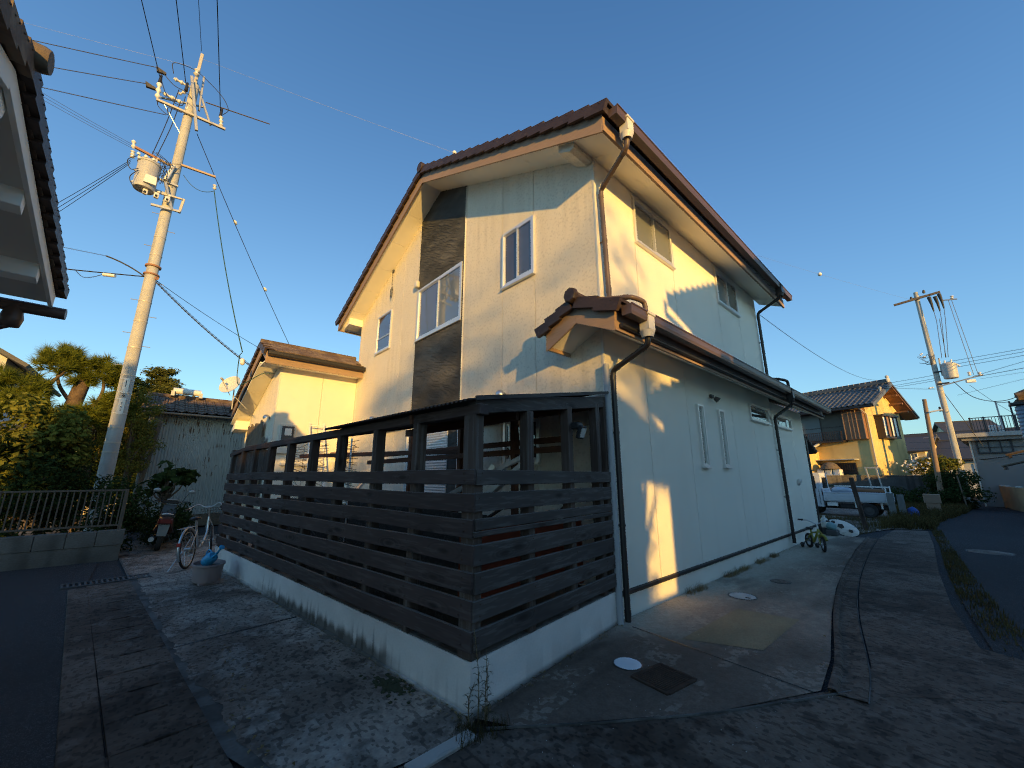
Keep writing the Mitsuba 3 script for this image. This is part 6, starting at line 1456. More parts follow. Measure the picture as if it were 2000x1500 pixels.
m = M(); m.obox((1.02, 16.9, .55), rot_z(.1), (.10, .02, .42), .006); m.obox((1.28, 17.1, .52), rot_z(.1), (.10, .02, .40), .006); one('panel_board', m, 'm_frost', 'grey-green boards standing upright at the tail of the truck', 'board')
m = M(); m.bx(1.75, 2.25, 20.3, 20.7, .50, .86, .01); m.bx(1.8, 2.2, 20.32, 20.68, .0, .5); one('brown_crate', m, 'm_fascia', 'brown box standing behind the tail of the truck', 'box')
v = ic.vertices*np.array([.17, .16, .24]); v = v*(1+.4*(meshkit.fbm(v*6)[:, None]-.4)); one('blue_bag', M().add(v+np.array([1.52, 17.6, .2]), ic.faces), 'm_blue', 'bright blue plastic bundle on the weeds right of the truck', 'bundle', smooth=50)

# things at the far end of the house wall
m = M(); m.beam((.73, 12.32, -.05), (.60, 12.30, 1.56), .11, .11, b=.008); one('timber_post', m, 'm_post', 'dark square timber post leaning in front of the truck', 'post')
m = M()
for x in (-.30, .10): m.beam((x+.2, 23.9, 0), (x, 23.9, 2.05), .06, .06, b=.004)
m.beam((-.36, 23.9, 2.03), (.18, 23.9, 2.03), .07, .07, b=.004); one('post_frame', m, 'm_galv', 'thin grey frame of two uprights against the dark block wall', 'frame')
flat('m_bike_yellow', (.24, .23, .03), .35)
kb_ = thing('child_bicycle', 'small yellow and black child bicycle standing by the far downpipe', 'bicycle')
K = Loc((.30, 7.38, 0), math.atan2(-.50, .36), 1.0, .04)
wheel(kb_, K(0, 0, .16), K.l, .16, .026, spokes=14); fw_ = K(.60, 0, .16); wheel(kb_, fw_, unit(K.l+.25*K.f), .16, .026, spokes=14)
part(kb_, 'frame', M().tube([K(.46, 0, .44), K(.22, 0, .16), K(0, .04, .16)], .022, 8).tube([K(.46, 0, .40), K(.14, 0, .34), K(0, -.04, .16)], .018, 8).tube([K(.22, 0, .16), K(.12, 0, .40)], .017, 8), 'm_bike_yellow', True)
part(kb_, 'fork', M().tube([K(.44, 0, .46), K(.52, .05, .34), fw_+K.l*.05], .014, 8).tube([K(.44, 0, .46), K(.52, -.05, .34), fw_-K.l*.05], .014, 8), 'm_bike_yellow', True)
m = M(); a_ = np.linspace(-.8, 1.0, 10); m.tube([K(.60+.19*math.sin(t), 0, .16+.19*math.cos(t)) for t in a_], .03, 6); part(kb_, 'mudguard', m, 'm_bike_yellow', True)
part(kb_, 'handlebar', M().tube([K(.45, 0, .44), K(.42, 0, .56)], .013, 8).tube(smooth_path([K(.34, .24, .63), K(.40, .14, .62), K(.42, .0, .56), K(.40, -.14, .62), K(.34, -.24, .63)], 5), .011, 8), 'm_steel', True)
for s in (-1, 1): part(kb_, 'grip', M().tube([K(.35, .23*s, .63), K(.30, .31*s, .63)], .018, 8), 'm_black', True)
part(kb_, 'saddle', M().add(ic.vertices*np.array([.11, .065, .03])@np.array(K.ax())+K(.08, 0, .43), ic.faces), 'm_black', True)
m = M(); m.obox(K(.22, .13, .10), K.ax(), (.035, .04, .012), .005); m.obox(K(.22, -.13, .22), K.ax(), (.035, .04, .012), .005); m.tube([K(.22, .08, .16), K(.22, .09, .10)], .008, 5); m.tube([K(.22, -.08, .16), K(.22, -.09, .22)], .008, 5); part(kb_, 'pedals', m, 'm_black')
tr_ = part(kb_, 'training_stay', M().tube([K(0, .12, .05), K(0, .07, .16), K(0, -.07, .16), K(0, -.12, .05)], .007, 5), 'm_black')
for s in (-1, 1): part(tr_, 'training_wheel', M().lathe([(0, -.02), (.05, -.02), (.055, 0), (.05, .02), (0, .02)], K(0, .15*s, .056), K.l, 14), 'm_black', 40)
# soccer-patterned folding goal net lying against the house end
fg = thing('ball_pattern_shade', 'oval white fabric shade with black ball patches lying at the house end', 'shade')
fo, fu, fn = np.array([.46, 10.5, .19]), unit(np.array([.92, .15, -.36])), unit(np.array([.35, -.9, .28])); fv = np.cross(fn, fu)
def oval_pts(sx, sy, n=30, d=0.0): return [fo+fu*sx*math.cos(t)+fv*sy*math.sin(t)+fn*d for t in np.arange(n)*2*math.pi/n]
O = oval_pts(.36, .20); I2 = oval_pts(.2, .11, 30, .045)
part(fg, 'fabric', M().add(np.vstack([O, I2, [fo+fn*.055]]), [[j, (j+1) % 30, 30+(j+1) % 30] for j in range(30)]+[[j, 30+(j+1) % 30, 30+j] for j in range(30)]+[[30+j, 30+(j+1) % 30, 60] for j in range(30)]), 'm_white', True)
part(fg, 'hoop', M().tube(oval_pts(.365, .205)+[oval_pts(.365, .205)[0]], .009, 6, False), 'm_black', True)
for (x, y, s) in ((-.06, .01, .085), (.17, -.03, .06), (-.24, .05, .055)):
    q = [fo+fu*(x+s*math.cos(t))+fv*(y+s*.8*math.sin(t))+fn*.062 for t in np.arange(5)*2*math.pi/5]
    part(fg, 'patch', M().add(np.vstack([q, np.array(q)-fn*.004]), [[0, 1, 2], [0, 2, 3], [0, 3, 4]]), 'm_black')
m = M(); m.lathe([(0, 0), (.085, 0), (.09, .02), (.09, .20), (.06, .25), (.035, .27), (.035, .32), (0, .32)], (.09, 10.35, .18), (0, 0, 1), 18); one('plastic_jug', m, 'm_plastic_white', 'whitish plastic jug standing at the far house corner', 'jug', smooth=40)
m = M(); m.bx(-.02, .22, 10.26, 10.62, 0, .18, .01); one('plinth_block', m, 'm_block', 'dark concrete block under the whitish jug at the house end', 'block')
flat('m_teal', (.20, .36, .38), .5)
v = ic.vertices*np.array([.12, .10, .10]); v = v*(1+.5*(meshkit.fbm(v*9)[:, None]-.4)); one('teal_bundle', M().add(v+np.array([.27, 10.15, .24]), ic.faces), 'm_teal', 'pale teal bundle between jug and ball-patterned shade', 'bundle', smooth=50)
m = M(); m.bx(.14, .40, 9.98, 10.32, 0, .15, .02); one('toy_box', m, 'm_darkgrey', 'low dark box under the teal bundle by the house end', 'box')

# ---------------------------------------------------------------- right-hand poles and cables
pole2 = utility_pole('right-hand utility pole carrying a single transformer on its right side', 3.08, 28.8, 12.5, .155, .10, [(8.9, 1), (9.5, -1), (10.1, 1), (10.4, -1), (8.3, -1)], [5.2, 6.3, 7.2, 8.0, 11.0])
k2 = pole2; gold = 'm_pole'
part(k2, 'crossarm', M().beam((2.05, 28.62, 11.95), (4.05, 28.62, 12.13), .09, .12, b=.006), 'm_board_grey'); part(k2, 'crossarm', M().beam((2.9, 28.95, 12.18), (4.05, 28.95, 12.22), .08, .10, b=.006), 'm_board_grey')
part(k2, 'side_arm', M().beam((4.0, 28.7, 11.62), (4.62, 28.7, 11.50), .06, .06, b=.006), 'm_galv'); insulator(k2, (4.42, 28.7, 11.56), (4.46, 28.7, 11.78), .085, 2)
for x, z in ((2.85, 12.05), (3.42, 12.30)): m = M(); m.lathe([(0, 0), (.06, 0), (.075, .08), (.04, .2), (0, .22)], (x, 28.7, z), (0, 0, 1), 10); part(k2, 'cap', m, 'm_darkgrey', 40)
for x, z in ((3.56, 11.95), (3.80, 11.90), (3.98, 12.0)):
    m = M().tube([(x, 28.6, z), (x+.04, 28.55, z-.45), (x+.05, 28.5, z-.95)], [.09, .06, .03], 8); part(k2, 'cable_head', m, 'm_black', True)
    m = M().tube([(x+.05, 28.5, z-.9), (3.62+.35*(x-3.56)/.42, 28.5, 10.4), (3.45+.25*(x-3.56)/.42, 28.6, 8.2)], .014, 6); part(k2, 'drop_cable', m, 'm_cable', True)
part(k2, 'drop_cable', M().tube([(3.75, 28.5, 10.5), (3.62, 28.6, 8.2)], .014, 6), 'm_cable', True)
for i in (0, 1): part(k2, 'stay', M().tube([(4.28+.12*i, 28.7, 11.52), (4.45+.16*i, 28.7, 7.05)], .012, 6), 'm_cable')
part(k2, 'lower_arm', M().beam((3.15, 28.65, 6.62), (4.78, 28.65, 6.98), .07, .06, b=.006), 'm_galv')
for x, z in ((4.30, 7.1), (4.66, 7.02)): insulator(k2, (x, 28.65, z-.1), (x, 28.65, z+.14), .08, 2)
m = M().obox((4.28, 28.6, 6.70), rot_z(.4), (.20, .06, .09), .03); part(k2, 'switch', m, 'm_ceramic')
t2 = part(k2, 'transformer', M().lathe([(0, 6.98), (.27, 6.98), (.30, 7.04), (.31, 7.72), (.33, 7.74), (.33, 7.80), (.2, 7.90), (0, 7.92)], (3.62, 28.65, 0), (0, 0, 1), 22), 'm_transformer', 30)
for x in (3.5, 3.75): insulator(t2, (x, 28.5, 7.85), (x+.02, 28.4, 8.02), .05, 2)
insulator(t2, (3.92, 28.6, 7.75), (4.05, 28.6, 7.60), .06, 2)
for z in (6.75, 7.45): part(k2, 'bracket', M().beam((3.0, 28.65, z), (3.5, 28.65, z), .07, .09, b=.006), 'm_darkgrey')
part(k2, 'standoff', M().beam((3.30, 28.7, 7.2), (3.33, 28.7, 8.25), .07, .07, b=.006), 'm_arm')
r_ = np.random.default_rng(15)
for i in range(8):
    a = np.array([2.75+.2*r_.random(), 28.6, 8.0+.4*r_.random()]); part(k2, 'jumper', M().tube(smooth_path([a, a+r_.normal(0, .2, 3), (3.0, 28.6, 7.9)], 6), .010, 5), 'm_cable', True)
for (x, z) in ((2.62, 8.55), (2.70, 8.35)): insulator(k2, (x, 28.6, z), (x+.12, 28.6, z+.12), .06, 2)
insulator(k2, (2.86, 28.7, 6.60), (2.62, 28.6, 6.55), .05, 2)
part(k2, 'telecom_box', M().obox((2.88, 28.6, 5.3), np.eye(3), (.05, .05, .14), .02), 'm_black')
CR = 'overhead cables at the right pole'
def rcab(a, b, sag, label, r=.011, mat='m_cable', ext=0.0): cable(a, b, sag, label, r, mat, ext, 40, CR)
for i, (a, b) in enumerate((((3.58, 28.8, 7.98), (6.14, 26.63, 7.70)), ((3.58, 28.8, 7.77), (6.12, 26.64, 7.55)), ((3.55, 28.8, 7.59), (6.08, 26.64, 7.37)))):
    rcab(a, b, .03, ['highest', 'second', 'third'][i]+' of the three parallel cables right of the transformer', ext=2)
for i, (a, b) in enumerate((((3.08, 28.8, 7.32), (.95, 28.76, 7.46)), ((3.08, 28.8, 7.12), (1.03, 28.76, 7.25)), ((3.08, 28.8, 7.0), (1.25, 28.77, 7.14)))):
    rcab(a, (b[0]-1.8, b[1]+1.2, b[2]-.12), .04, ['highest', 'second', 'third'][i]+' of the three parallel cables left of the right pole')
rcab((4.41, 28.77, 6.97), (6.03, 26.65, 7.07), .02, 'cable from the lower arm insulator to the right picture edge', .010, ext=2)
rcab((4.49, 28.77, 6.92), (5.97, 26.65, 6.75), .02, 'cable sloping slightly down from the lower arm to the right edge', .014, ext=2)
rcab((4.65, 28.76, 6.78), (5.93, 26.66, 6.55), .02, 'thin wire with a small clip right of the lower arm', .007, ext=2)
rcab((2.9, 28.8, 6.50), (1.09, 28.77, 6.88), .04, 'cable leaving the right pole leftwards at arm height', .010, ext=1)
rcab((3.68, 28.8, 6.02), (5.88, 26.66, 6.22), .02, 'low thin wire right of the right pole', .007, ext=2)
m = M().tube(smooth_path([(3.63, 27.8, 6.66), (4.17, 27.78, 5.72), (4.98, 27.74, 5.36), (5.84, 27.67, 5.64), (7.2, 27.5, 6.7)], 12), .018, 6); one('overhead_cable', m, 'm_cable', 'thick sagging black cable hanging right below the transformer', 'cable', CR, True)
m = M().tube(smooth_path([(4.2, 28.7, 6.5), (4.9, 29.5, 5.6), (5.6, 30.5, 4.9)], 10), .009, 6); one('overhead_cable', m, 'm_cable', 'thin service wire dropping from lower arm to the roof terrace', 'cable', CR, True)
rcab((0.0, 7.3, 5.86), (.28, 28.71, 7.74), .5, 'thin wire from the house rear corner over the yellow house roof', .008, ext=.15)
rcab((3.2, 28.8, 6.2), (4.1, 28.9, 3.2), .0, 'straight guy cable running down right from the right pole', .016)
for i, z in enumerate((3.9, 3.45, 2.75)):
    rcab((.8, 40, z+.3), (5.2, 33, z+.2), .25, ['upper', 'middle', 'lower'][i]+' cable crossing low behind the wooden lamp pole', .012, ext=.4)
rcab((.9, 31, 2.62), (5.4, 29.2, 2.72), .22, 'heavy black cable bundle slung between yellow house and terrace house', .022)
wp = thing('lamp_pole', 'slim wooden pole with a white street lamp left of the right utility pole', 'lamp pole')
def f_wpole(p, n, uv): return mi.Color3f(.27, .19, .13)*(.7+.5*fbm(p.x*9, p.y*9, p.z*1.2, 3))
proc('m_wood_pole', f_wpole, .85)
part(wp, 'shaft', M().tube([(2.16, 25.81, 0), (2.40, 25.81, 5.58)], [.12, .085], 14), 'm_wood_pole', 40)
part(wp, 'lamp_arm', M().tube([(2.36, 25.7, 4.80), (2.52, 25.65, 4.84)], .02, 6), 'm_galv'); part(wp, 'lamp_head', M().obox((2.72, 25.62, 4.90), [unit(np.array([1, 0, .14])), (0, 1, 0), unit(np.array([-.14, 0, 1]))], (.24, .06, .035), .025), 'm_white')
part(wp, 'crossbar', M().tube([(2.02, 25.75, 3.55), (2.62, 25.75, 3.55)], .012, 6), 'm_galv'); part(wp, 'crossbar', M().tube([(2.28, 25.75, 5.05), (2.48, 25.75, 5.06)], .012, 6), 'm_galv')
one('marker_stake', M().beam((2.96, 25.0, 0), (2.88, 25.0, 1.62), .055, .03, b=.004), 'm_board_grey', 'thin pale wooden stake among the weeds left of the right pole', 'stake')

# ---------------------------------------------------------------- houses at far right
th_ = thing('terrace_house', 'grey house with dark-framed window and railed roof terrace at right', 'house')
TF = Fr((3.72, 29.8, 0), (1, -.05, 0), (-.05, -1, 0)); flat('m_grey_wall', (.24, .235, .225), .85); flat('m_railing_dark', (.03, .032, .036), .5)
part(th_, 'wall', M().fb(TF, 0, 6, 0, 3.70, -6, 0), 'm_grey_wall'); part(th_, 'roof_slab', M().fb(TF, -.45, 6.4, 3.70, 3.92, -6.3, .55, .01), 'm_lid_grey'); part(th_, 'soffit_band', M().fb(TF, -.3, 6.3, 3.52, 3.70, -6.1, .35), 'm_grey_wall')
wk = part(th_, 'window', frame_m(TF, .18, 1.42, 2.82, 3.50, .06, .055), 'm_railing_dark')
for i, a in enumerate((.24, .66, 1.04)): q = M(); q.fb(TF, a, a+.35, 2.88, 3.44, .0, .02); part(wk, 'pane', q, 'm_frost'); q = M(); q.fb(TF, a+.35, a+.40, 2.88, 3.44, .0, .05); part(wk, 'mullion', q, 'm_railing_dark')
q = M(); q.fb(TF, .2, 1.9, 3.12, 3.15, .07, .09); part(wk, 'rail', q, 'm_railing_dark')
rl = part(th_, 'terrace_railing', M().fb(TF, .15, 3.4, 4.72, 4.76, .38, .42).fb(TF, .15, .19, 4.72, 4.76, -4, .4).fb(TF, .15, 3.4, 4.0, 4.03, .38, .42), 'm_railing_dark')
for i in range(28): m = M(); m.fb(TF, .16+i*.115, .185+i*.115, 3.92, 4.72, .39, .41); part(rl, 'bar', m, 'm_railing_dark')
for a in (.17, .66, 1.3, 1.75, 2.4): m = M(); m.fb(TF, a, a+.06, 3.92, 4.78, .37, .43); part(rl, 'post', m, 'm_railing_dark')
for a, h in ((1.25, 5.7), (1.72, 5.65)): m = M(); m.fb(TF, a, a+.07, 3.92, h, -.9, -.83); part(th_, 'terrace_post', m, 'm_galv' if a < 1.5 else 'm_railing_dark')
m = M(); m.beam(TF.p(1.25, 5.62, -.86), TF.p(1.80, 5.60, -.86), .03, .03); part(th_, 'clothes_bar', m, 'm_railing_dark')
m = M(); m.fb(TF, .78, 1.05, 3.92, 4.35, -.6, -.2, .02); m.fb(TF, 1.1, 1.34, 3.92, 4.32, -.6, -.2, .02); part(th_, 'air_conditioner', m, 'm_white')
m = M(); m.fb(TF, .55, .66, 3.56, 3.68, 0.0, .1, .01); part(th_, 'vent_hood', m, 'm_alu'); m = M(); m.tube([TF.p(-.04, 0, .06), TF.p(-.04, 3.6, .06)], .035, 8); part(th_, 'downpipe', m, 'm_offwhite', True)
tn = thing('ribbed_tank', 'bluish ribbed water tank under an eave at the right picture edge', 'tank')
flat('m_tank', (.14, .19, .27), .4); zz = np.linspace(2.6, 3.9, 66)
part(tn, 'shell', M().lathe([(0, 2.6)]+[(.34+.012*math.sin(2*math.pi*(z-2.6)/.13), z) for z in zz]+[(.3, 3.93), (0, 3.96)], (4.93, 17.6, 0), (0, 0, 1), 24), 'm_tank', 40); part(tn, 'stand', M().bx(4.65, 5.2, 17.35, 17.85, 0, 2.6, .01), 'm_darkgrey')
part(tn, 'lid', M().bx(4.5, 5.6, 17.3, 17.9, 3.97, 4.05, .01), 'm_darkgrey')
er = thing('eave_corner', 'mossy tiled roof corner above the ribbed tank at the right edge', 'roof')
m = M(); m.prism(Polygon([(0, 0), (1.4, .62), (1.4, .50), (.05, -.12)]), (4.66, 17.5, 4.16), (1, 0, 0), (0, 0, 1), -1.0); part(er, 'slope', m, 'm_tile_old')
for i in range(4): m = M(); m.lathe([(0, 0), (.085, 0), (.085, .5), (0, .5)], (4.63+.02*i, 16.7+i*.26, 4.20), (.9, 0, .42), 10); part(er, 'eave_tile', m, 'm_tile_old', 30)
part(er, 'support_wall', M().bx(5.25, 6.0, 16.4, 17.3, 0, 4.2), 'm_grey_wall')
sh_ = thing('gate_roof', 'small brown plank gate roof with two stacked slopes at the right edge', 'gate')
for (z, dx, dy) in ((2.28, 0.05, .2), (1.92, -.10, 0)):
    for j in range(3):
        a = np.array([3.97+dx+j*.02, 15.75+dy+j*.22, z-.02]); b = a+np.array([1.3, -.25, .40]); m = M(); m.beam(a, b, .20, .045, b=.004); part(sh_, 'plank', m, 'm_board_grey')
    m = M(); m.beam((4.05+dx, 15.65+dy, z-.08), (4.05+dx, 16.3+dy, z-.08), .06, .08); part(sh_, 'beam', m, 'm_post')
for x, y in ((4.55, 15.9), (4.55, 16.3)): m = M(); m.beam((x, y, 0), (x, y, 2.3), .12, .12, b=.005); part(sh_, 'post', m, 'm_post')
far_house('cream_house', 'cream house with grey roof far behind the lamp pole', (-2.2, 47.5, 0), -.15, 3.6, 6, 3.9, 1.3, 'm_wall_beige', 'm_roof_dark', .5, [('f', 2.6, 3.1, 2.9, 3.6)])
far_house('cream_house', 'pale house with low roof seen between right pole and terrace house', (2.4, 46.5, 0), -.12, 5.5, 6, 3.1, 1.5, 'm_wall_white', 'm_roof_dark', .5, [('f', 1.6, 2.1, 1.4, 2.6), ('f', 2.3, 2.8, 1.4, 2.6)])
far_house('far_house', 'far house with broad dark roof behind the lamp pole', (-1.2, 58, 0), -.2, 9, 8, 4.2, 2.0, 'm_wall_beige', 'm_roof_dark', .6)
far_house('far_house', 'far pale house with stepped gable left of the terrace railing', (3.2, 64, 0), .25, 3.8, 5, 6.6, 1.2, 'm_wall_beige', 'm_roof_dark', .4)

# ---------------------------------------------------------------- weeds and shrubs on the right
def grass(name, pts, n, h, mat, seed, w=.007, kind='stuff', label=None):
    """blades scattered over a polygon"""
    r = np.random.default_rng(seed); P = Polygon(pts); x0, y0, x1, y1 = P.bounds; q = []
    from shapely import contains_xy
    while len(q) < n:
        c = np.column_stack([r.uniform(x0, x1, n), r.uniform(y0, y1, n)]); c = c[contains_xy(P, c[:, 0], c[:, 1])]
        d = meshkit.fbm(np.column_stack([c*1.6, np.zeros(len(c))])) if hasattr(meshkit, 'fbm') else np.ones(len(c)); c = c[r.random(len(c)) < np.clip((d-.25)*2.2, .08, 1)]
        q += c.tolist()
    q = np.array(q[:n]); H = h*r.uniform(.35, 1.2, n); a = r.uniform(0, 2*math.pi, n); s = np.column_stack([np.cos(a), np.sin(a), a*0]); le = rand_dirs(r, n)*.55; le[:, 2] = 0
    b = np.column_stack([q, np.zeros(n)-.01]); mid = b+le*H[:, None]*.35+np.array([0, 0, .6])*H[:, None]; tip = b+le*H[:, None]+np.array([0, 0, .95])*H[:, None]
    V = np.stack([b-s*w, b+s*w, mid+s*w*.7, mid-s*w*.7, tip], 1).reshape(-1, 3); i = np.arange(n)[:, None]*5
    k = struct(name, M().add(V, np.vstack([i+[0, 1, 2], i+[0, 2, 3], i+[3, 2, 4]])), mat, kind=kind, label=label); return k
grass('grass', [(2.05, 13.6), (2.3, 9.8), (2.45, 6.1), (2.62, 3.6), (2.85, 1.9), (3.3, .9), (3.1, 1.9), (2.95, 3.6), (2.75, 6.1), (2.5, 9.8), (2.25, 13.9)], 2300, .085, 'm_grass', 51, .005, label='straggling yellowish weeds along the right road edge')
grass('grass', [(.9, 13.0), (1.6, 13.6), (2.15, 13.9), (2.2, 17), (2.9, 23), (3.3, 29), (1.0, 28), (.6, 20), (1.0, 16)], 9000, .38, 'm_grass', 52, .010, label='rough weeds between yard and right road')
grass('grass', [(-3.5, 10.9), (.8, 10.9), (1.1, 13.2), (1.0, 16.5), (-3.5, 16.5)], 5000, .16, 'm_grass', 53, .008, label='short weeds in the yard in front of the truck')
bush('roadside_shrub', 'dense dark green shrub round the foot of the right pole', 'bush', (2.7, 26.6, .95), (1.0, 1.6, .95), 60, .42, 5200, .15, 'm_leaf_dark', 54)
bush('roadside_shrub', 'sunlit leafy shrub top between lamp pole and right pole', 'bush', (2.55, 27.4, 2.15), (.55, .7, .42), 20, .30, 1200, .15, 'm_leaf_broad', 55)
bush('roadside_shrub', 'shrub with pale sunlit flowers right of the yellow house', 'bush', (1.75, 30.2, 1.95), (.75, .7, .7), 26, .34, 1700, .15, 'm_leaf_fine', 56)
bush('roadside_shrub', 'dark clipped hedge at the foot of the terrace house', 'bush', (4.15, 31.5, 1.15), (.7, 1.4, .8), 34, .40, 2600, .14, 'm_leaf_dark', 57)
bush('roadside_shrub', 'low weeds along the dark yard wall right of the truck', 'bush', (1.2, 25.6, .45), (1.5, 1.0, .45), 34, .34, 2200, .13, 'm_leaf_dark', 58)
bush('roadside_shrub', 'small shrub seen above the truck bed against the yard wall', 'bush', (-2.4, 22.6, .95), (.9, .5, .45), 22, .30, 1300, .12, 'm_leaf_dark', 59)
r_ = np.random.default_rng(60); fl_ = M()
for i in range(70): fl_.sphere((1.55+.5*r_.normal(), 29.75+.3*r_.normal(), 2.0+.34*r_.normal()), .055, 1)
one('pale_flowers', fl_, 'm_white', 'pale flower clusters on the shrub right of the yellow house', 'flowers', kind='stuff')

leafmat('m_straw_dark', (.035, .034, .016), (.085, .070, .035))
# weeds near the house: tall stalk at the fence corner, dry tufts along the wall
tw_ = thing('tall_weed', 'tall dry weed stalk growing at the corner of the low wall', 'weed'); r_ = np.random.default_rng(61)
for j, (x, y, h) in enumerate(((.41, -2.30, .56), (.43, -2.24, .44), (.45, -2.27, .38), (.40, -2.37, .30))):
    st = smooth_path([(x, y, 0), (x+.01, y-.01, h*.5), (x+.02+.04*(j-1), y-.03, h)], 6); part(tw_, 'stalk', M().tube(st, np.linspace(.004, .0018, len(st)), 5), 'm_straw', True)
    V, F, n = [], [], 0
    for i in range(26):
        t = .12+.86*i/26; p = st[int(t*(len(st)-1))]; a = i*2.4+j; d = np.array([math.cos(a), math.sin(a), .35]); L = .075*(1-.5*t)*r_.uniform(.7, 1.3); s = unit(np.cross(d, (0, 0, 1)))*.0035
        v = np.array([p-s, p+s, p+d*L*.55+s, p+d*L*.55-s, p+d*L-(0, 0, L*.4)]); V.append(v); F += [[n, n+1, n+2], [n, n+2, n+3], [n+3, n+2, n+4]]; n += 5
    part(tw_, 'leaves', M().add(np.vstack(V), F), 'm_straw_dark')
grass('grass', [(.36, -2.42), (.60, -2.12), (.62, -2.3), (.55, -2.55), (.40, -2.52)], 300, .09, 'm_straw_dark', 62, .002, label='tuft of grass at the low wall corner')
grass('grass', [(.36, -2.30), (.10, -.2), (.12, -.2), (.40, -2.28)], 100, .04, 'm_straw_dark', 63, .002, label='sparse grass along the low wall foot')
for i, (y, l_) in enumerate(((1.62, .5), (3.0, .42), (3.5, .5), (4.5, .55), (5.3, .35))):
    grass('dry_weed', [(.02, y), (.02, y+l_), (.14, y+l_), (.12, y)], 150, .10, 'm_straw', 70+i, .0035, label='dry weed tuft along the long wall foot')
# moss by the wall
mo = M(); r_ = np.random.default_rng(80)
for i in range(160):
    c = r_.normal(0, 1, 2)*np.array([.10, .045]); mo.sphere((-.42+c[0], -2.52+c[1]+.1*c[0], .003), r_.uniform(.008, .02), 1, (1, 1, .45))
flat('m_moss', (.030, .034, .014), .95)
one('moss', mo, 'm_moss', 'dark moss cushion on the concrete apron beside the low wall', 'moss', kind='stuff')
# dry leaves and bits blown against wall foot and kerb
r_ = np.random.default_rng(81); P = []
for i in range(90): P.append((.33-2.6*r_.random()**2*1.0+.0, 0, 0))
pts = [fL.p(LL*r_.random()**1.5, 0, .02+.10*r_.random()**2) for _ in range(110)]+[fR.p(LR*r_.random(), 0, .02+.07*r_.random()**2) for _ in range(50)]+[np.array([.03+.12*r_.random()**2, 9*r_.random(), .0]) for _ in range(70)]
pts += [np.array([*(inner[k][:2]+r_.normal(0, .05, 2)), 0]) for k in r_.integers(0, len(inner), 60)]+[np.array([r_.uniform(-3, .2), -3.55+.25*r_.random(), 0]) for _ in range(60)]
C_ = np.array(pts); C_[:, 2] = .014; V, F = leaves(C_, np.tile([0, 0, 1.0], (len(C_), 1)), .030, r_, .55, .3, .6)
V[:, 2] = np.maximum(V[:, 2], .0085); struct('leaf_litter', M().add(V, F), 'm_straw', kind='stuff', label='dry leaves blown along wall foot and kerb')
# pebbles and grit
gm = M()
for i in range(90):
    x, y = r_.uniform(.3, 2.0), r_.uniform(-2.2, .4)
    gm.sphere((x, y, .007), r_.uniform(.0012, .0032), 1)
struct('grit', gm, 'm_lid_grey', kind='stuff', label='scattered grit on the forecourt')
# ---------------------------------------------------------------- across the road, behind the camera: what throws the evening shade
flat('m_pale_wall', (.72, .70, .65), .8)  # kept pale so the unseen walls bounce fill light back
ah = thing('house_across', 'house across the right road whose stepped tiled gable shades the long wall', 'house')
RX = 9.5
def yz(poly, x0, x1, name, mat): return part(ah, name, M().prism(poly, (x0, 0, 0), (0, 1, 0), (0, 0, 1), x1-x0), mat)
yz(sbox(-2.60, 0, 7, 4.35), RX, RX+8, 'wall', 'm_pale_wall'); yz(Polygon([(-1.2, 4.2), (-1.2, 6.0), (2.2, 7.6), (5.6, 6.0), (5.6, 4.2)]), RX+.1, RX+7, 'wall', 'm_pale_wall')
def rake(a, b, n, th, name):
    a, b = np.array(a, float), np.array(b, float); d = (b-a)/n
    k = yz(Polygon([a-(0, .12), b-(0, .12), b, a]), RX-.35, RX+8, name, 'm_tile_brown')
    for i in range(n):
        p = a+d*i; m = M(); m.prism(Polygon([p+(0, .0), p+d*1.03+(0, -.03), p+d*1.03+(0, th-.10), p+(0, th)]), (RX-.40, 0, 0), (0, 1, 0), (0, 0, 1), .35); part(k, 'verge_tile', m, 'm_tile_brown')
rake((-1.9, 5.86), (2.2, 7.66), 15, .14, 'roof'); rake((6.3, 5.86), (2.2, 7.66), 15, .14, 'roof'); rake((-2.9, 3.92), (-1.2, 4.62), 6, .13, 'lower_roof')
m = M().tube([(RX-.3, -2.0, 5.80), (RX-.3, -2.02, 5.55), (RX-.1, -1.5, 5.45), (RX-.1, -1.3, 5.3)], .07, 8); part(ah, 'gutter_end', m, 'm_gutter', True)
bk2 = thing('pole_sun_block', 'added unseen block behind the camera shading the left pole and shed', 'house')  # added thin slab, sized to shade the left pole and shed
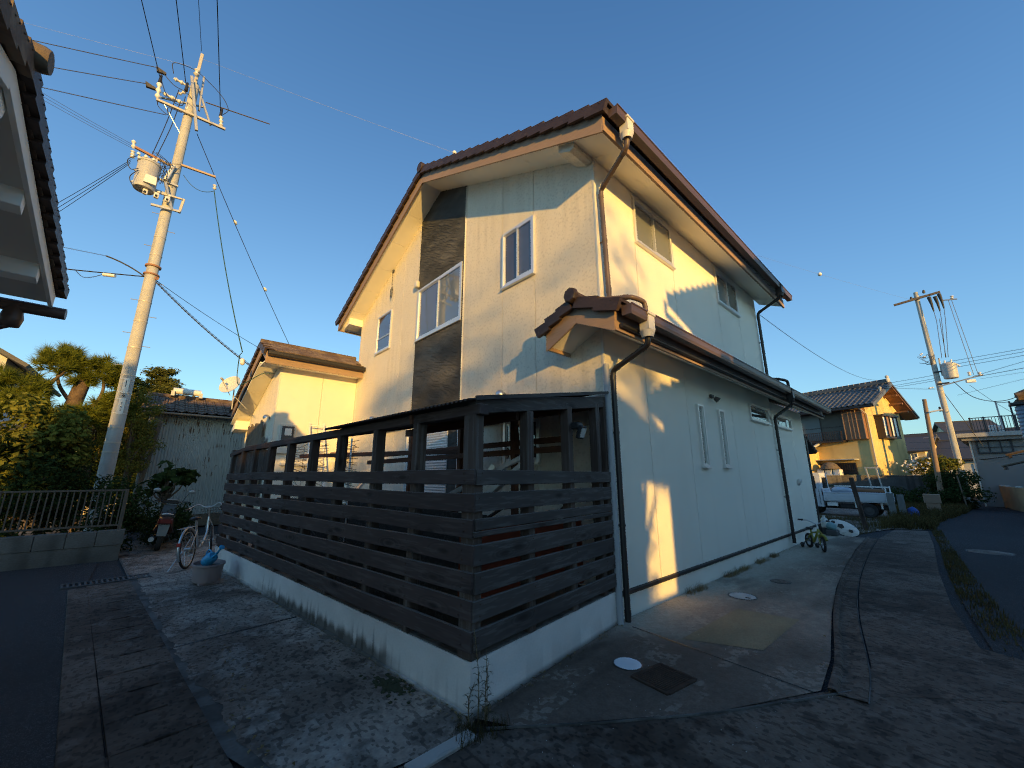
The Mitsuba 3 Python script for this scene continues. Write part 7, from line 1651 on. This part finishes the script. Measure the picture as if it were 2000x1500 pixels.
part(bk2, 'wall', M().bx(12, 13.1, -15.35, -13.30, 0, 7.9), 'm_pale_wall'); part(bk2, 'block_top', M().bx(11.95, 13.15, -15.4, -13.25, 7.9, 8.0), 'm_lid_grey')
bush('garden_tree', 'garden tree across the road throwing dappled shade on the long wall', 'tree', (10.6, -4.78, 2.65), (.7, .98, 1.30), 44, .34, 3200, .15, 'm_leaf_dark', 91)
bush('garden_tree', 'leafy branch of the garden tree reaching towards the house across', 'tree', (10.6, -3.60, 3.42), (.45, .78, .36), 30, .24, 3600, .15, 'm_leaf_dark', 92, base=(10.6, -4.5, 0))
for i, (x, y, z, R, s) in enumerate(((12.6, -6.3, 2.4, (1.3, 1.5, 2.25), 93), (13.0, -8.6, 2.7, (1.3, 1.6, 2.6), 94), (13.4, -11.0, 2.5, (1.3, 1.5, 2.45), 95))):
    bush('garden_tree', ['first', 'second', 'third'][i]+' tree of the row across the crossing behind the camera', 'tree', (x, y, z), R, 90, .60, 6500, .22, 'm_leaf_dark', s, group=None)
r_ = np.random.default_rng(99)
bush('tall_tree', 'tall thinly leaved tree far behind the camera', 'tree', (27, -12.2, 7.2), (1.5, 3.6, 2.4), 40, .62, 1500, .24, 'm_leaf_dark', 96, base=(27, -11, 0))
gw_ = thing('low_sun_block', 'added unseen low wall across the right road keeping low sun off the ground', 'wall')  # added out of view to stop low sun reaching the forecourt
part(gw_, 'wall', M().bx(8.2, 8.4, -13, 7.5, 0, 1.2), 'm_pale_wall')
bh = thing('deck_sun_block', 'added unseen slab behind the camera shading the deck and lower gable wall', 'house')  # unseen shallow slab added to hold sun off the deck
part(bh, 'wall', M().bx(14.5, 15.6, -12.3, -5.9, 0, 4.7), 'm_pale_wall')
rh = thing('road_sun_block', 'added unseen long block across the right road shading yard and truck', 'house')  # bare box added out of view for shade over the yard
part(rh, 'wall', M().bx(10, 16, 8.0, 26.6, 0, 2.9), 'm_pale_wall')
rh2 = thing('road_sun_block', 'added unseen tall block across the right road shading the terrace house', 'house')  # second unseen box, placed to shade terrace front and part of yellow gable
part(rh2, 'wall', M().bx(10, 16, 26.8, 33, 0, 7), 'm_pale_wall')
